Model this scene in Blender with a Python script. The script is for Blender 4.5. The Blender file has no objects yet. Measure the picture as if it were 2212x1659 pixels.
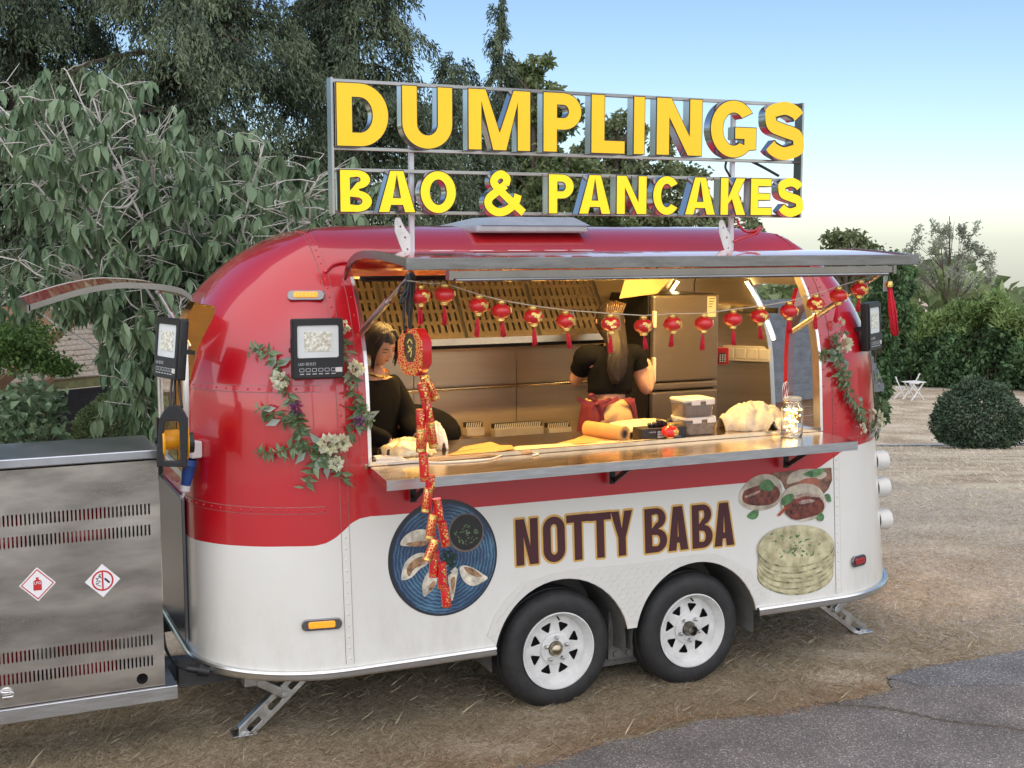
import bpy, bmesh, math, random
import numpy as np
from mathutils import Vector, Matrix
from mathutils.bvhtree import BVHTree
random.seed(7); rng = np.random.default_rng(7)
scene = bpy.context.scene
col = scene.collection
pi = math.pi

# ------------------------------------------------------------------ camera
FPX, IW, IH = 2700.0, 2212.0, 1659.0          # focal length in the units of a 2212 px wide picture
CAM = Vector((-2.897, -5.800, 2.530))
PITCH = math.atan(314.5 / FPX)
ANG = math.atan(5974.0 / math.hypot(FPX, 314.5))
FH = Vector((math.cos(ANG), math.sin(ANG), 0)); RT = Vector((math.sin(ANG), -math.cos(ANG), 0)); UZ = Vector((0, 0, 1))
FW = FH * math.cos(PITCH) - UZ * math.sin(PITCH); UP = UZ * math.cos(PITCH) + FH * math.sin(PITCH)
cam_data = bpy.data.cameras.new('camera'); camera = bpy.data.objects.new('camera', cam_data); col.objects.link(camera)
cam_data.sensor_fit = 'HORIZONTAL'; cam_data.sensor_width = 36.0; cam_data.lens = 36.0 * FPX / IW
cam_data.clip_start = 0.05; cam_data.clip_end = 3000
camera.matrix_world = Matrix(((RT.x, UP.x, -FW.x, CAM.x), (RT.y, UP.y, -FW.y, CAM.y), (RT.z, UP.z, -FW.z, CAM.z), (0, 0, 0, 1)))
scene.camera = camera
# ------------------------------------------------------------------ sky, sun, exposure (early dusk, sun low behind the photographer)
SUN_DIR = Vector((-0.42, -0.91, 0)).normalized(); SUN_EL = math.radians(46)
world = bpy.data.worlds.new('World'); scene.world = world; world.use_nodes = True
nt = world.node_tree; nt.nodes.clear()
wo = nt.nodes.new('ShaderNodeOutputWorld'); bg = nt.nodes.new('ShaderNodeBackground'); sky = nt.nodes.new('ShaderNodeTexSky')
sky.sky_type = 'NISHITA'; sky.sun_disc = False; sky.sun_elevation = SUN_EL
sky.sun_rotation = math.atan2(SUN_DIR.x, SUN_DIR.y); sky.altitude = 100; sky.air_density = 0.88; sky.dust_density = 0.5; sky.ozone_density = 2.6
bg.inputs[1].default_value = 0.068
nt.links.new(sky.outputs[0], bg.inputs[0]); nt.links.new(bg.outputs[0], wo.inputs[0])
sun_d = bpy.data.lights.new('sun', 'SUN'); sun = bpy.data.objects.new('sun', sun_d); col.objects.link(sun)
sun_d.energy = 1.8; sun_d.angle = math.radians(150); sun_d.color = (1.0, 0.93, 0.85)
sd = Vector((SUN_DIR.x * math.cos(SUN_EL), SUN_DIR.y * math.cos(SUN_EL), math.sin(SUN_EL)))
sun.rotation_euler = sd.to_track_quat('Z', 'Y').to_euler(); sun.location = (-8, -8, 9)
vs = scene.view_settings; vs.view_transform = 'Standard'; vs.look = 'None'; vs.exposure = 1.2; vs.gamma = 1.0
scene.cycles.use_denoising = True
scene.cycles.max_bounces = 8; scene.cycles.transparent_max_bounces = 12

# ------------------------------------------------------------------ picture <-> place helpers
def ray(px, py): return FW + RT * ((px - IW / 2) / FPX) - UP * ((py - IH / 2) / FPX)
def onY(px, py, Y): r = ray(px, py); return CAM + r * ((Y - CAM.y) / r.y)
def onX(px, py, X): r = ray(px, py); return CAM + r * ((X - CAM.x) / r.x)
def onZ(px, py, Z): r = ray(px, py); return CAM + r * ((Z - CAM.z) / r.z)
def at(px, py, d): return CAM + ray(px, py) * d
def hterr(x, y):
    s = (x - CAM.x) * FH.x + (y - CAM.y) * FH.y
    a = np.clip(np.asarray(s, float) - 9.5, 0, None); b = np.clip(a - 26.0, 0, None)
    soft = a * a / (a + 2.0)
    return -0.14 * soft + 0.105 * b - 0.004
def gz(p): return Vector((p.x, p.y, float(hterr(p.x, p.y))))

# ------------------------------------------------------------------ materials
def nmat(name):
    m = bpy.data.materials.new(name); m.use_nodes = True
    return m, m.node_tree.nodes, m.node_tree.links, m.node_tree.nodes['Principled BSDF']
def pbr(name, c, rough=0.5, metal=0.0, var=0.12, scale=12.0, bump=0.0, bscale=60.0, coat=0.0, emit=None, es=0.0, c2=None, stretch=(1, 1, 1), rvar=0.0, sss=0.0, trans=0.0, ior=1.45, alpha=1.0):
    m, N, L, b = nmat(name)
    tc = N.new('ShaderNodeTexCoord'); mp = N.new('ShaderNodeMapping'); mp.inputs['Scale'].default_value = stretch
    L.new(tc.outputs['Object'], mp.inputs[0])
    if var > 0 or c2:
        n = N.new('ShaderNodeTexNoise'); n.inputs['Scale'].default_value = scale; n.inputs['Detail'].default_value = 6; n.inputs['Roughness'].default_value = 0.6
        L.new(mp.outputs[0], n.inputs['Vector'])
        r = N.new('ShaderNodeValToRGB'); r.color_ramp.elements[0].position = 0.3; r.color_ramp.elements[1].position = 0.7
        a = c; bb = c2 or c
        r.color_ramp.elements[0].color = (*[max(0, v * (1 - var)) for v in a], 1); r.color_ramp.elements[1].color = (*[min(1, v * (1 + var)) for v in bb], 1)
        L.new(n.outputs['Fac'], r.inputs[0]); L.new(r.outputs[0], b.inputs['Base Color'])
        if rvar > 0:
            mr = N.new('ShaderNodeMapRange'); mr.inputs['To Min'].default_value = max(0.02, rough - rvar); mr.inputs['To Max'].default_value = rough + rvar
            L.new(n.outputs['Fac'], mr.inputs[0]); L.new(mr.outputs[0], b.inputs['Roughness'])
    else:
        b.inputs['Base Color'].default_value = (*c, 1)
    if not (rvar > 0 and (var > 0 or c2)): b.inputs['Roughness'].default_value = rough
    b.inputs['Metallic'].default_value = metal
    if bump > 0:
        n2 = N.new('ShaderNodeTexNoise'); n2.inputs['Scale'].default_value = bscale; n2.inputs['Detail'].default_value = 5
        L.new(mp.outputs[0], n2.inputs['Vector'])
        bp = N.new('ShaderNodeBump'); bp.inputs['Strength'].default_value = bump; bp.inputs['Distance'].default_value = 0.01
        L.new(n2.outputs['Fac'], bp.inputs['Height']); L.new(bp.outputs[0], b.inputs['Normal'])
    if coat: b.inputs['Coat Weight'].default_value = coat; b.inputs['Coat Roughness'].default_value = 0.05
    if emit: b.inputs['Emission Color'].default_value = (*emit, 1); b.inputs['Emission Strength'].default_value = es
    if sss: b.inputs['Subsurface Weight'].default_value = sss; b.inputs['Subsurface Radius'].default_value = (0.02, 0.008, 0.004)
    if trans: b.inputs['Transmission Weight'].default_value = trans; b.inputs['IOR'].default_value = ior
    if alpha < 1: b.inputs['Alpha'].default_value = alpha
    return m
def leafmat(name, c1, c2, rough=0.5, trans=0.25, var=1.0):
    """two leaf tones mixed by a per-leaf random tint"""
    m, N, L, b = nmat(name)
    a = N.new('ShaderNodeAttribute'); a.attribute_name = 'tint'
    r = N.new('ShaderNodeValToRGB'); r.color_ramp.elements[0].color = (*c1, 1); r.color_ramp.elements[1].color = (*c2, 1)
    L.new(a.outputs['Fac'], r.inputs[0]); L.new(r.outputs[0], b.inputs['Base Color']); b.inputs['Roughness'].default_value = rough
    b.inputs['Specular IOR Level'].default_value = 0.35
    t = N.new('ShaderNodeBsdfTranslucent'); mx = N.new('ShaderNodeMixShader'); mx.inputs[0].default_value = trans
    L.new(r.outputs[0], t.inputs[0]); L.new(b.outputs[0], mx.inputs[1]); L.new(t.outputs[0], mx.inputs[2])
    L.new(mx.outputs[0], N['Material Output'].inputs[0])
    return m
def steelmat(name, c=(0.56, 0.55, 0.53), rough=0.3, stretch=(2, 2, 60), bump=0.05, var=0.12, rvar=0.1, dist=0.01):
    m = pbr(name, c, rough, 1.0, var=var, scale=3.0, bump=bump, bscale=6.0, stretch=stretch, rvar=rvar)
    return m
M = {}
M['white'] = pbr('white_paint', (0.64, 0.615, 0.56), 0.3, var=0.04, scale=3, coat=0.3)
M['trim'] = pbr('trim_aluminium', (0.72, 0.72, 0.70), 0.28, 1.0, var=0.1, scale=8)
M['steel'] = steelmat('brushed_steel')
M['steel_in'] = pbr('inside_steel', (0.52, 0.42, 0.29), 0.36, 0.7, var=0.10, scale=2.0, stretch=(0.4, 0.4, 8), rvar=0.06, bump=0.02, bscale=3)
M['galv'] = pbr('galvanised_steel', (0.55, 0.55, 0.54), 0.35, 1.0, var=0.2, scale=20, rvar=0.1)
M['chrome'] = pbr('chrome', (0.74, 0.73, 0.72), 0.18, 1.0, var=0.05, scale=6)
M['chrome_dark'] = pbr('polished_steel', (0.25, 0.245, 0.24), 0.2, 1.0, var=0.12, scale=5)
M['black'] = pbr('black_plastic', (0.012, 0.012, 0.013), 0.42, var=0.2, scale=30)
M['blacksheen'] = pbr('black_metal', (0.02, 0.02, 0.02), 0.3, 0.3, var=0.2, scale=30)
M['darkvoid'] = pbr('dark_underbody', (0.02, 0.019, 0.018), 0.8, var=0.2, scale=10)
M['rubber'] = pbr('tyre_rubber', (0.016, 0.016, 0.017), 0.62, var=0.25, scale=14, bump=0.25, bscale=90, c2=(0.022, 0.021, 0.02))
M['rimwhite'] = pbr('wheel_white_paint', (0.60, 0.59, 0.56), 0.35, var=0.10, scale=14, coat=0.3, c2=(0.66, 0.65, 0.62))
M['amber'] = pbr('amber_lens', (0.85, 0.30, 0.01), 0.2, var=0.15, scale=60, coat=0.6, emit=(1, 0.35, 0.02), es=0.25)
M['redlens'] = pbr('red_lens', (0.32, 0.01, 0.01), 0.2, var=0.15, scale=60, coat=0.6)
M['red'] = pbr('red_gloss_paint', (0.52, 0.006, 0.018), 0.28, var=0.06, scale=3, coat=1.0)
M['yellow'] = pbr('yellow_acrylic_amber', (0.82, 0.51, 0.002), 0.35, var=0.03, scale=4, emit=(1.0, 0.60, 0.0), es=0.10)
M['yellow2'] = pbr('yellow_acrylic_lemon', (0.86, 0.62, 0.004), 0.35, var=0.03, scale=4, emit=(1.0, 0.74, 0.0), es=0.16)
M['gold'] = pbr('gold_foil', (0.83, 0.58, 0.18), 0.25, 1.0, var=0.2, scale=60, bump=0.3, bscale=200)
M['lantern'] = pbr('lantern_red', (0.62, 0.02, 0.018), 0.33, var=0.12, scale=30, coat=0.4)
M['tassel'] = pbr('tassel_red_thread', (0.60, 0.012, 0.03), 0.75, var=0.2, scale=60)
M['cord'] = pbr('string_cord', (0.55, 0.48, 0.36), 0.8, var=0.15, scale=50)
M['maroon'] = pbr('maroon_print', (0.055, 0.007, 0.010), 0.6, var=0.05, scale=6)
M['goldprint'] = pbr('gold_print', (0.62, 0.36, 0.09), 0.45, var=0.05, scale=6)
M['wood'] = pbr('brown_timber', (0.22, 0.12, 0.065), 0.7, var=0.3, scale=6, stretch=(1, 1, 10), bump=0.2)

# ------------------------------------------------------------------ object helpers
def setp(o, label=None, cat=None, group=None, kind=None):
    if label: o['label'] = label
    if cat: o['category'] = cat
    if group: o['group'] = group
    if kind: o['kind'] = kind
    return o
def thing(name, loc, label, cat, group=None, rz=0.0):
    o = bpy.data.objects.new(name, None); o.empty_display_size = 0.1; o.location = loc; o.rotation_euler = (0, 0, rz); col.objects.link(o)
    return setp(o, label, cat, group)
def wpar(o, parent):
    """parent o keeping its mesh in world coordinates"""
    o.parent = parent
    o.matrix_parent_inverse = (Matrix.Translation(parent.location) @ parent.rotation_euler.to_matrix().to_4x4()).inverted()
    return o
def place(o, parent, local):
    """local=True: mesh data is in the thing's own frame; else in world coordinates"""
    if parent is None: return o
    if local or parent.type == 'MESH': o.parent = parent
    else: wpar(o, parent)
    return o
def sharp(me, deg=35):
    me.shade_smooth()
    me.set_sharp_from_angle(angle=math.radians(deg))
def mkobj(name, me, mats, parent=None, local=False, smooth=None):
    if not isinstance(mats, (list, tuple)): mats = [mats]
    me.materials.clear()
    for m in mats: me.materials.append(M[m] if isinstance(m, str) else m)
    if smooth is True: me.shade_smooth()
    elif smooth: sharp(me, smooth)
    o = bpy.data.objects.new(name, me); col.objects.link(o)
    return place(o, parent, local)
class G:
    """collects shapes; build() links them as ONE mesh object"""
    def __init__(s): s.v = []; s.f = []; s.m = []
    def add(s, v, f, m=0):
        b = len(s.v); s.v += [tuple(p) for p in v]; s.f += [tuple(i + b for i in q) for q in f]; s.m += [m] * len(f); return s
    def box(s, x0, x1, y0, y1, z0, z1, m=0):
        return s.add([(x0, y0, z0), (x1, y0, z0), (x1, y1, z0), (x0, y1, z0), (x0, y0, z1), (x1, y0, z1), (x1, y1, z1), (x0, y1, z1)],
                     [(0, 3, 2, 1), (4, 5, 6, 7), (0, 1, 5, 4), (1, 2, 6, 5), (2, 3, 7, 6), (3, 0, 4, 7)], m)
    def obox(s, c, ax, ay, az, m=0):
        c = Vector(c); ax, ay, az = Vector(ax), Vector(ay), Vector(az)
        v = [c + ax * i + ay * j + az * k for k in (-1, 1) for j in (-1, 1) for i in (-1, 1)]
        return s.add(v, [(0, 2, 3, 1), (4, 5, 7, 6), (0, 1, 5, 4), (1, 3, 7, 5), (3, 2, 6, 7), (2, 0, 4, 6)], m)
    def bar(s, a, b, w, h, up=(0, 0, 1), m=0):
        a, b = Vector(a), Vector(b); d = (b - a); L = d.length; d.normalize(); u = Vector(up); sd = d.cross(u)
        if sd.length < 1e-4: sd = d.cross(Vector((0, 1, 0)))
        sd.normalize(); u = sd.cross(d)
        return s.obox((a + b) / 2, d * L / 2, sd * w / 2, u * h / 2, m)
    def tube(s, pts, r, n=8, m=0, caps=True):
        pts = [Vector(p) for p in pts]; k = len(pts); rs = r if isinstance(r, (list, tuple)) else [r] * k
        t0 = (pts[1] - pts[0]).normalized(); u = t0.orthogonal().normalized(); V = []; F = []
        for i, p in enumerate(pts):
            t = (pts[min(i + 1, k - 1)] - pts[max(i - 1, 0)])
            t = t.normalized() if t.length > 1e-9 else t0
            u = (u - t * u.dot(t)); u = u.normalized() if u.length > 1e-6 else t.orthogonal().normalized(); w = t.cross(u)
            for j in range(n):
                a = 2 * pi * j / n; V.append(p + (u * math.cos(a) + w * math.sin(a)) * rs[i])
        for i in range(k - 1):
            for j in range(n): F.append((i * n + j, i * n + (j + 1) % n, (i + 1) * n + (j + 1) % n, (i + 1) * n + j))
        if caps: F.append(tuple(range(n - 1, -1, -1))); F.append(tuple((k - 1) * n + j for j in range(n)))
        return s.add(V, F, m)
    def lathe(s, prof, o=(0, 0, 0), axis=(0, 0, 1), n=24, m=0):
        o = Vector(o); a = Vector(axis).normalized(); u = a.orthogonal().normalized(); w = a.cross(u); V = []; F = []; k = len(prof)
        for (r, h) in prof:
            for j in range(n):
                t = 2 * pi * j / n; V.append(o + a * h + (u * math.cos(t) + w * math.sin(t)) * max(r, 1e-5))
        for i in range(k - 1):
            for j in range(n): F.append((i * n + j, i * n + (j + 1) % n, (i + 1) * n + (j + 1) % n, (i + 1) * n + j))
        return s.add(V, F, m)
    def ball(s, c, r, nu=16, nv=10, m=0):
        if not isinstance(r, (tuple, list)): r = (r, r, r)
        V = []; F = []
        for i in range(nv + 1):
            t = pi * i / nv
            for j in range(nu):
                p = 2 * pi * j / nu; V.append((c[0] + r[0] * math.sin(t) * math.cos(p), c[1] + r[1] * math.sin(t) * math.sin(p), c[2] + r[2] * math.cos(t)))
        for i in range(nv):
            for j in range(nu): F.append((i * nu + j, (i + 1) * nu + j, (i + 1) * nu + (j + 1) % nu, i * nu + (j + 1) % nu))
        return s.add(V, F, m)
    def mesh(s, name):
        me = bpy.data.meshes.new(name); me.from_pydata(s.v, [], s.f); me.polygons.foreach_set('material_index', s.m); me.update()
        return me
    def build(s, name, mats, parent=None, local=False, smooth=None, bevel=0.0, seg=2):
        o = mkobj(name, s.mesh(name), mats, parent, local, smooth)
        if bevel:
            b = o.modifiers.new('edge', 'BEVEL'); b.width = bevel; b.segments = seg; b.limit_method = 'ANGLE'; b.angle_limit = math.radians(40); b.harden_normals = False
        return o
DG = None
def evalmesh(o):
    dg = bpy.context.evaluated_depsgraph_get()
    me = bpy.data.meshes.new_from_object(o.evaluated_get(dg), depsgraph=dg)
    return me
def plate(polys, depth, bevel=0.0, offset=0.0, T=None):
    """flat plate from closed 2-D outlines (inner ones are holes); x,y of the outline -> X,Z of the place, thickness towards -Y, front face at y=0-ish"""
    cu = bpy.data.curves.new('outline', 'CURVE'); cu.dimensions = '2D'; cu.fill_mode = 'BOTH'; cu.extrude = max(depth / 2 - bevel, 0); cu.bevel_depth = bevel; cu.bevel_resolution = 0 if bevel < 0.002 else 1; cu.offset = offset
    for p in polys:
        sp = cu.splines.new('POLY'); sp.points.add(len(p) - 1); sp.use_cyclic_u = True
        sp.points.foreach_set('co', [c for q in p for c in (q[0], q[1], 0, 1)])
    o = bpy.data.objects.new('outline', cu); col.objects.link(o)
    me = evalmesh(o); bpy.data.objects.remove(o); bpy.data.curves.remove(cu)
    R = Matrix(((1, 0, 0, 0), (0, 0, -1, -depth / 2), (0, 1, 0, 0), (0, 0, 0, 1)))   # local z -> -Y, back at y=0
    me.transform(R if T is None else T @ R); me.update()
    return me
def textmesh(txt, h, depth=0.0, T=None, align='CENTER'):
    cu = bpy.data.curves.new('lettering', 'FONT'); cu.body = txt; cu.size = h * 1.38; cu.extrude = depth / 2; cu.align_x = align; cu.align_y = 'CENTER'
    o = bpy.data.objects.new('lettering', cu); col.objects.link(o)
    me = evalmesh(o); bpy.data.objects.remove(o); bpy.data.curves.remove(cu)
    R = Matrix(((1, 0, 0, 0), (0, 0, -1, -depth / 2), (0, 1, 0, 0), (0, 0, 0, 1)))
    me.transform(R if T is None else T @ R); me.update()
    return me
def surfT(loc, nrm, up=(0, 0, 1)):
    """matrix that takes plate() space (facing -Y, up Z) to a spot with outward normal nrm"""
    n = Vector(nrm).normalized(); u = Vector(up); x = u.cross(n)   # right when looking at it from outside
    x = x.normalized(); u = n.cross(x)
    return Matrix(((x.x, -n.x, u.x, loc[0]), (x.y, -n.y, u.y, loc[1]), (x.z, -n.z, u.z, loc[2]), (0, 0, 0, 1)))
def circ(cx, cy, rx, ry=None, n=32, a0=0.0, a1=2 * pi):
    ry = rx if ry is None else ry
    full = abs(a1 - a0 - 2 * pi) < 1e-6
    return [(cx + rx * math.cos(a0 + (a1 - a0) * i / (n if full else n - 1)), cy + ry * math.sin(a0 + (a1 - a0) * i / (n if full else n - 1))) for i in range(n)]
def rrect(x0, x1, y0, y1, r, n=5):
    P = []
    for cx, cy, a in ((x1 - r, y1 - r, 0), (x0 + r, y1 - r, pi / 2), (x0 + r, y0 + r, pi), (x1 - r, y0 + r, 1.5 * pi)):
        P += [(cx + r * math.cos(a + pi / 2 * i / n), cy + r * math.sin(a + pi / 2 * i / n)) for i in range(n + 1)]
    return P
def boolcut(o, cutters):
    for c in cutters:
        b = o.modifiers.new('cut', 'BOOLEAN'); b.operation = 'DIFFERENCE'; b.solver = 'EXACT'; b.object = c; b.material_mode = 'INDEX'
    me = evalmesh(o); o.modifiers.clear(); old = o.data; o.data = me; bpy.data.meshes.remove(old)
    for c in cutters: d = c.data; bpy.data.objects.remove(c); bpy.data.meshes.remove(d)
def clone(o, parent=None):
    c = o.copy(); col.objects.link(c)
    if parent is not None: c.parent = parent
    for ch in o.children: clone(ch, c)
    return c
def smoothpath(pts, n=8):
    """Catmull-Rom through points"""
    P = [Vector(p) for p in pts]; P = [P[0] * 2 - P[1]] + P + [P[-1] * 2 - P[-2]]; out = []
    for i in range(1, len(P) - 2):
        for k in range(n):
            t = k / n; a, b, c, d = P[i - 1:i + 3]
            out.append(0.5 * ((2 * b) + (c - a) * t + (2 * a - 5 * b + 4 * c - d) * t * t + (3 * b - a - 3 * c + d) * t ** 3))
    out.append(P[-2]); return out
def leaves(name, pos, dirv, nrm, L, W, mat, parent=None, local=False, tint=None, fold=0.25, droop=0.15, wide=0.42):
    """one mesh of folded, pointed leaves (two triangles each side of the midrib)"""
    n = len(pos); pos = np.asarray(pos, float); d = np.asarray(dirv, float); d /= np.linalg.norm(d, axis=1, keepdims=True) + 1e-9
    u = np.asarray(nrm, float); s = np.cross(d, u); s /= np.linalg.norm(s, axis=1, keepdims=True) + 1e-9; u = np.cross(s, d)
    L = np.broadcast_to(np.asarray(L, float).reshape(-1, 1), (n, 1)); W = np.broadcast_to(np.asarray(W, float).reshape(-1, 1), (n, 1))
    b = pos; mid = pos + d * L * wide; l = mid - s * W * 0.5 + u * W * fold; r = mid + s * W * 0.5 + u * W * fold; t = pos + d * L - u * L * droop
    V = np.stack([b, l, t, r], 1).reshape(-1, 3)
    I = np.arange(n)[:, None] * 4; F = np.concatenate([I + 0, I + 2, I + 1, I + 0, I + 3, I + 2], 1).reshape(-1)
    me = bpy.data.meshes.new(name); me.vertices.add(4 * n); me.vertices.foreach_set('co', V.astype(np.float32).ravel())
    me.loops.add(6 * n); me.loops.foreach_set('vertex_index', F.astype(np.int32)); me.polygons.add(2 * n)
    me.polygons.foreach_set('loop_start', (np.arange(2 * n) * 3).astype(np.int32)); me.update(calc_edges=True); me.validate()
    tn = rng.random(n) if tint is None else np.asarray(tint)
    a = me.attributes.new('tint', 'FLOAT', 'POINT'); a.data.foreach_set('value', np.repeat(tn, 4).astype(np.float32))
    return mkobj(name, me, mat, parent, local)
def rdir(n):
    v = rng.normal(size=(n, 3)); return v / np.linalg.norm(v, axis=1, keepdims=True)
ORD = ['first', 'second', 'third', 'fourth', 'fifth', 'sixth', 'seventh', 'eighth', 'ninth', 'tenth', 'eleventh', 'twelfth', 'thirteenth', 'fourteenth', 'fifteenth', 'sixteenth', 'seventeenth']

def leaves_curved(name, pos, dirv, nrm, L, W, mat, parent, tint, bend=.35):
    """leaves with a curved blade: base, two pairs of edge points, tip and a sunken midrib"""
    n = len(pos); pos = np.asarray(pos, float); d = np.asarray(dirv, float); d /= np.linalg.norm(d, axis=1, keepdims=True) + 1e-9
    u = np.asarray(nrm, float); s = np.cross(d, u); s /= np.linalg.norm(s, axis=1, keepdims=True) + 1e-9; u = np.cross(s, d)
    L = np.asarray(L, float).reshape(-1, 1); W = np.asarray(W, float).reshape(-1, 1); bd = bend * rng.uniform(.3, 1.6, (n, 1)); tw = rng.normal(0, .25, (n, 1))
    def pt(t, w, lift): a = bd * t; return pos + d * L * t * np.cos(a) - u * L * t * np.sin(a) + (s * np.cos(tw * t) + u * np.sin(tw * t)) * W * w + u * W * lift
    P = [pt(0, 0, 0), pt(.25, -.40, .10), pt(.25, 0, -.02), pt(.25, .40, .10), pt(.58, -.44, .10), pt(.58, 0, -.02), pt(.58, .44, .10), pt(.84, -.22, .05), pt(.84, 0, -.01), pt(.84, .22, .05), pt(1.04, 0, 0)]
    V = np.stack(P, 1).reshape(-1, 3); f = [(0, 2, 1), (0, 3, 2), (1, 2, 5, 4), (2, 3, 6, 5), (4, 5, 8, 7), (5, 6, 9, 8), (7, 8, 10), (8, 9, 10)]
    me = bpy.data.meshes.new(name); lt = [len(q) for q in f]; tot = sum(lt); I = np.arange(n)[:, None] * 11; F = (I + np.array([i for q in f for i in q])[None, :]).ravel()
    me.vertices.add(11 * n); me.vertices.foreach_set('co', V.astype(np.float32).ravel()); me.loops.add(tot * n); me.loops.foreach_set('vertex_index', F.astype(np.int32)); me.polygons.add(len(f) * n)
    st = np.concatenate([[0], np.cumsum(lt)[:-1]]); me.polygons.foreach_set('loop_start', (np.arange(n)[:, None] * tot + st[None, :]).ravel().astype(np.int32)); me.update(calc_edges=True); me.validate()
    a = me.attributes.new('tint', 'FLOAT', 'POINT'); a.data.foreach_set('value', np.repeat(np.asarray(tint), 11).astype(np.float32))
    return mkobj(name, me, mat, parent, True, smooth=True)
# ================================================================== ground, road
def groundmat():
    m, N, L, b = nmat('dry_lawn_soil')
    tc = N.new('ShaderNodeTexCoord')
    n1 = N.new('ShaderNodeTexNoise'); n1.inputs['Scale'].default_value = 0.9; n1.inputs['Detail'].default_value = 8
    n2 = N.new('ShaderNodeTexNoise'); n2.inputs['Scale'].default_value = 28; n2.inputs['Detail'].default_value = 8; n2.inputs['Roughness'].default_value = 0.75
    L.new(tc.outputs['Object'], n1.inputs[0]); L.new(tc.outputs['Object'], n2.inputs[0])
    r1 = N.new('ShaderNodeValToRGB'); e = r1.color_ramp.elements
    e[0].position = 0.35; e[0].color = (0.38, 0.285, 0.19, 1); e[1].position = 0.65; e[1].color = (0.66, 0.565, 0.43, 1)
    r2 = N.new('ShaderNodeValToRGB'); e = r2.color_ramp.elements
    e[0].position = 0.3; e[0].color = (0.55, 0.55, 0.55, 1); e[1].position = 0.7; e[1].color = (1.25, 1.25, 1.25, 1)
    mx = N.new('ShaderNodeMix'); mx.data_type = 'RGBA'; mx.blend_type = 'MULTIPLY'; mx.inputs[0].default_value = 1
    L.new(n1.outputs['Fac'], r1.inputs[0]); L.new(n2.outputs['Fac'], r2.inputs[0]); L.new(r1.outputs[0], mx.inputs[6]); L.new(r2.outputs[0], mx.inputs[7]); L.new(mx.outputs[2], b.inputs['Base Color'])
    b.inputs['Roughness'].default_value = 0.95
    bp = N.new('ShaderNodeBump'); bp.inputs['Strength'].default_value = 0.8; bp.inputs['Distance'].default_value = 0.03
    L.new(n2.outputs['Fac'], bp.inputs['Height']); L.new(bp.outputs[0], b.inputs['Normal'])
    return m
def grid(name, xs, ys, zf, mat, smooth=True):
    X, Y = np.meshgrid(xs, ys); Z = zf(X, Y); nx, ny = len(xs), len(ys)
    V = np.stack([X, Y, Z], -1).reshape(-1, 3)
    F = [(j * nx + i, j * nx + i + 1, (j + 1) * nx + i + 1, (j + 1) * nx + i) for j in range(ny - 1) for i in range(nx - 1)]
    me = bpy.data.meshes.new(name); me.from_pydata(V.tolist(), [], F); me.update()
    return mkobj(name, me, mat, smooth=smooth)
xs = np.concatenate([np.linspace(-900, -30, 12), np.linspace(-24, 60, 85), np.linspace(75, 900, 12)])
ys = np.concatenate([np.linspace(-900, -30, 10), np.linspace(-24, 80, 105), np.linspace(95, 1200, 12)])
setp(grid('ground', xs, ys, lambda x, y: hterr(x, y) + 0.006 * np.sin(3.1 * x + 1.3) * np.cos(2.7 * y) * ((np.abs(x) < 30) & (np.abs(y) < 40)), groundmat()), kind='structure')

# asphalt drive in the foreground: ragged edge where the dry grass begins, an older strip beyond a sunken joint
def edge_y(x):
    return -0.52 + 0.05 * math.sin(0.9 * x + 0.6) + 0.03 * math.sin(3.3 * x) + 0.015 * math.sin(9.1 * x + 2) + 0.008 * math.sin(23 * x)
def asphaltmat(name, c, sp):
    m, N, L, b = nmat(name); tc = N.new('ShaderNodeTexCoord')
    v = N.new('ShaderNodeTexVoronoi'); v.inputs['Scale'].default_value = 150; n = N.new('ShaderNodeTexNoise'); n.inputs['Scale'].default_value = 2.2; n.inputs['Detail'].default_value = 9
    L.new(tc.outputs['Object'], v.inputs[0]); L.new(tc.outputs['Object'], n.inputs[0])
    r = N.new('ShaderNodeValToRGB'); e = r.color_ramp.elements; e[0].position = 0.3; e[0].color = (*[x * 0.72 for x in c], 1); e[1].position = 0.72; e[1].color = (*[x * 1.3 for x in c], 1)
    L.new(n.outputs['Fac'], r.inputs[0])
    w = N.new('ShaderNodeTexWhiteNoise'); L.new(v.outputs['Color'], w.inputs[0])
    r2 = N.new('ShaderNodeValToRGB'); e = r2.color_ramp.elements; e[0].position = 0.0; e[0].color = (0.55, 0.55, 0.55, 1); e[1].position = 0.86; e[1].color = (1.15, 1.13, 1.1, 1); k = r2.color_ramp.elements.new(0.97); k.color = (sp, sp, sp * 0.95, 1)
    L.new(w.outputs[0], r2.inputs[0])
    mx = N.new('ShaderNodeMix'); mx.data_type = 'RGBA'; mx.blend_type = 'MULTIPLY'; mx.inputs[0].default_value = 1
    L.new(r.outputs[0], mx.inputs[6]); L.new(r2.outputs[0], mx.inputs[7]); L.new(mx.outputs[2], b.inputs['Base Color']); b.inputs['Roughness'].default_value = 0.85
    bp = N.new('ShaderNodeBump'); bp.inputs['Strength'].default_value = 0.7; bp.inputs['Distance'].default_value = 0.004
    L.new(v.outputs['Distance'], bp.inputs['Height']); L.new(bp.outputs[0], b.inputs['Normal'])
    return m
def strip(name, mat, ef, y1, z, x0=-14, x1=30, n=700):
    X = np.linspace(x0, x1, n); V = []; F = []
    for x in X: V += [(x, ef(x), z - 0.03), (x, ef(x) - 0.03, z), (x, y1(x), z)]
    for i in range(n - 1):
        a, b = 3 * i, 3 * i + 3
        F += [(a, a + 1, b + 1, b), (a + 1, a + 2, b + 2, b + 1)]
    me = bpy.data.meshes.new(name); me.from_pydata(V, [], F); me.update(); return setp(mkobj(name, me, mat), kind='structure')
def joint_y(x):      # where the newer asphalt overlies the older
    return -0.50 - 1.15 * (x - 1.35) if x < 3.2 else -2.63 - 0.4 * (x - 3.2)
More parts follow.
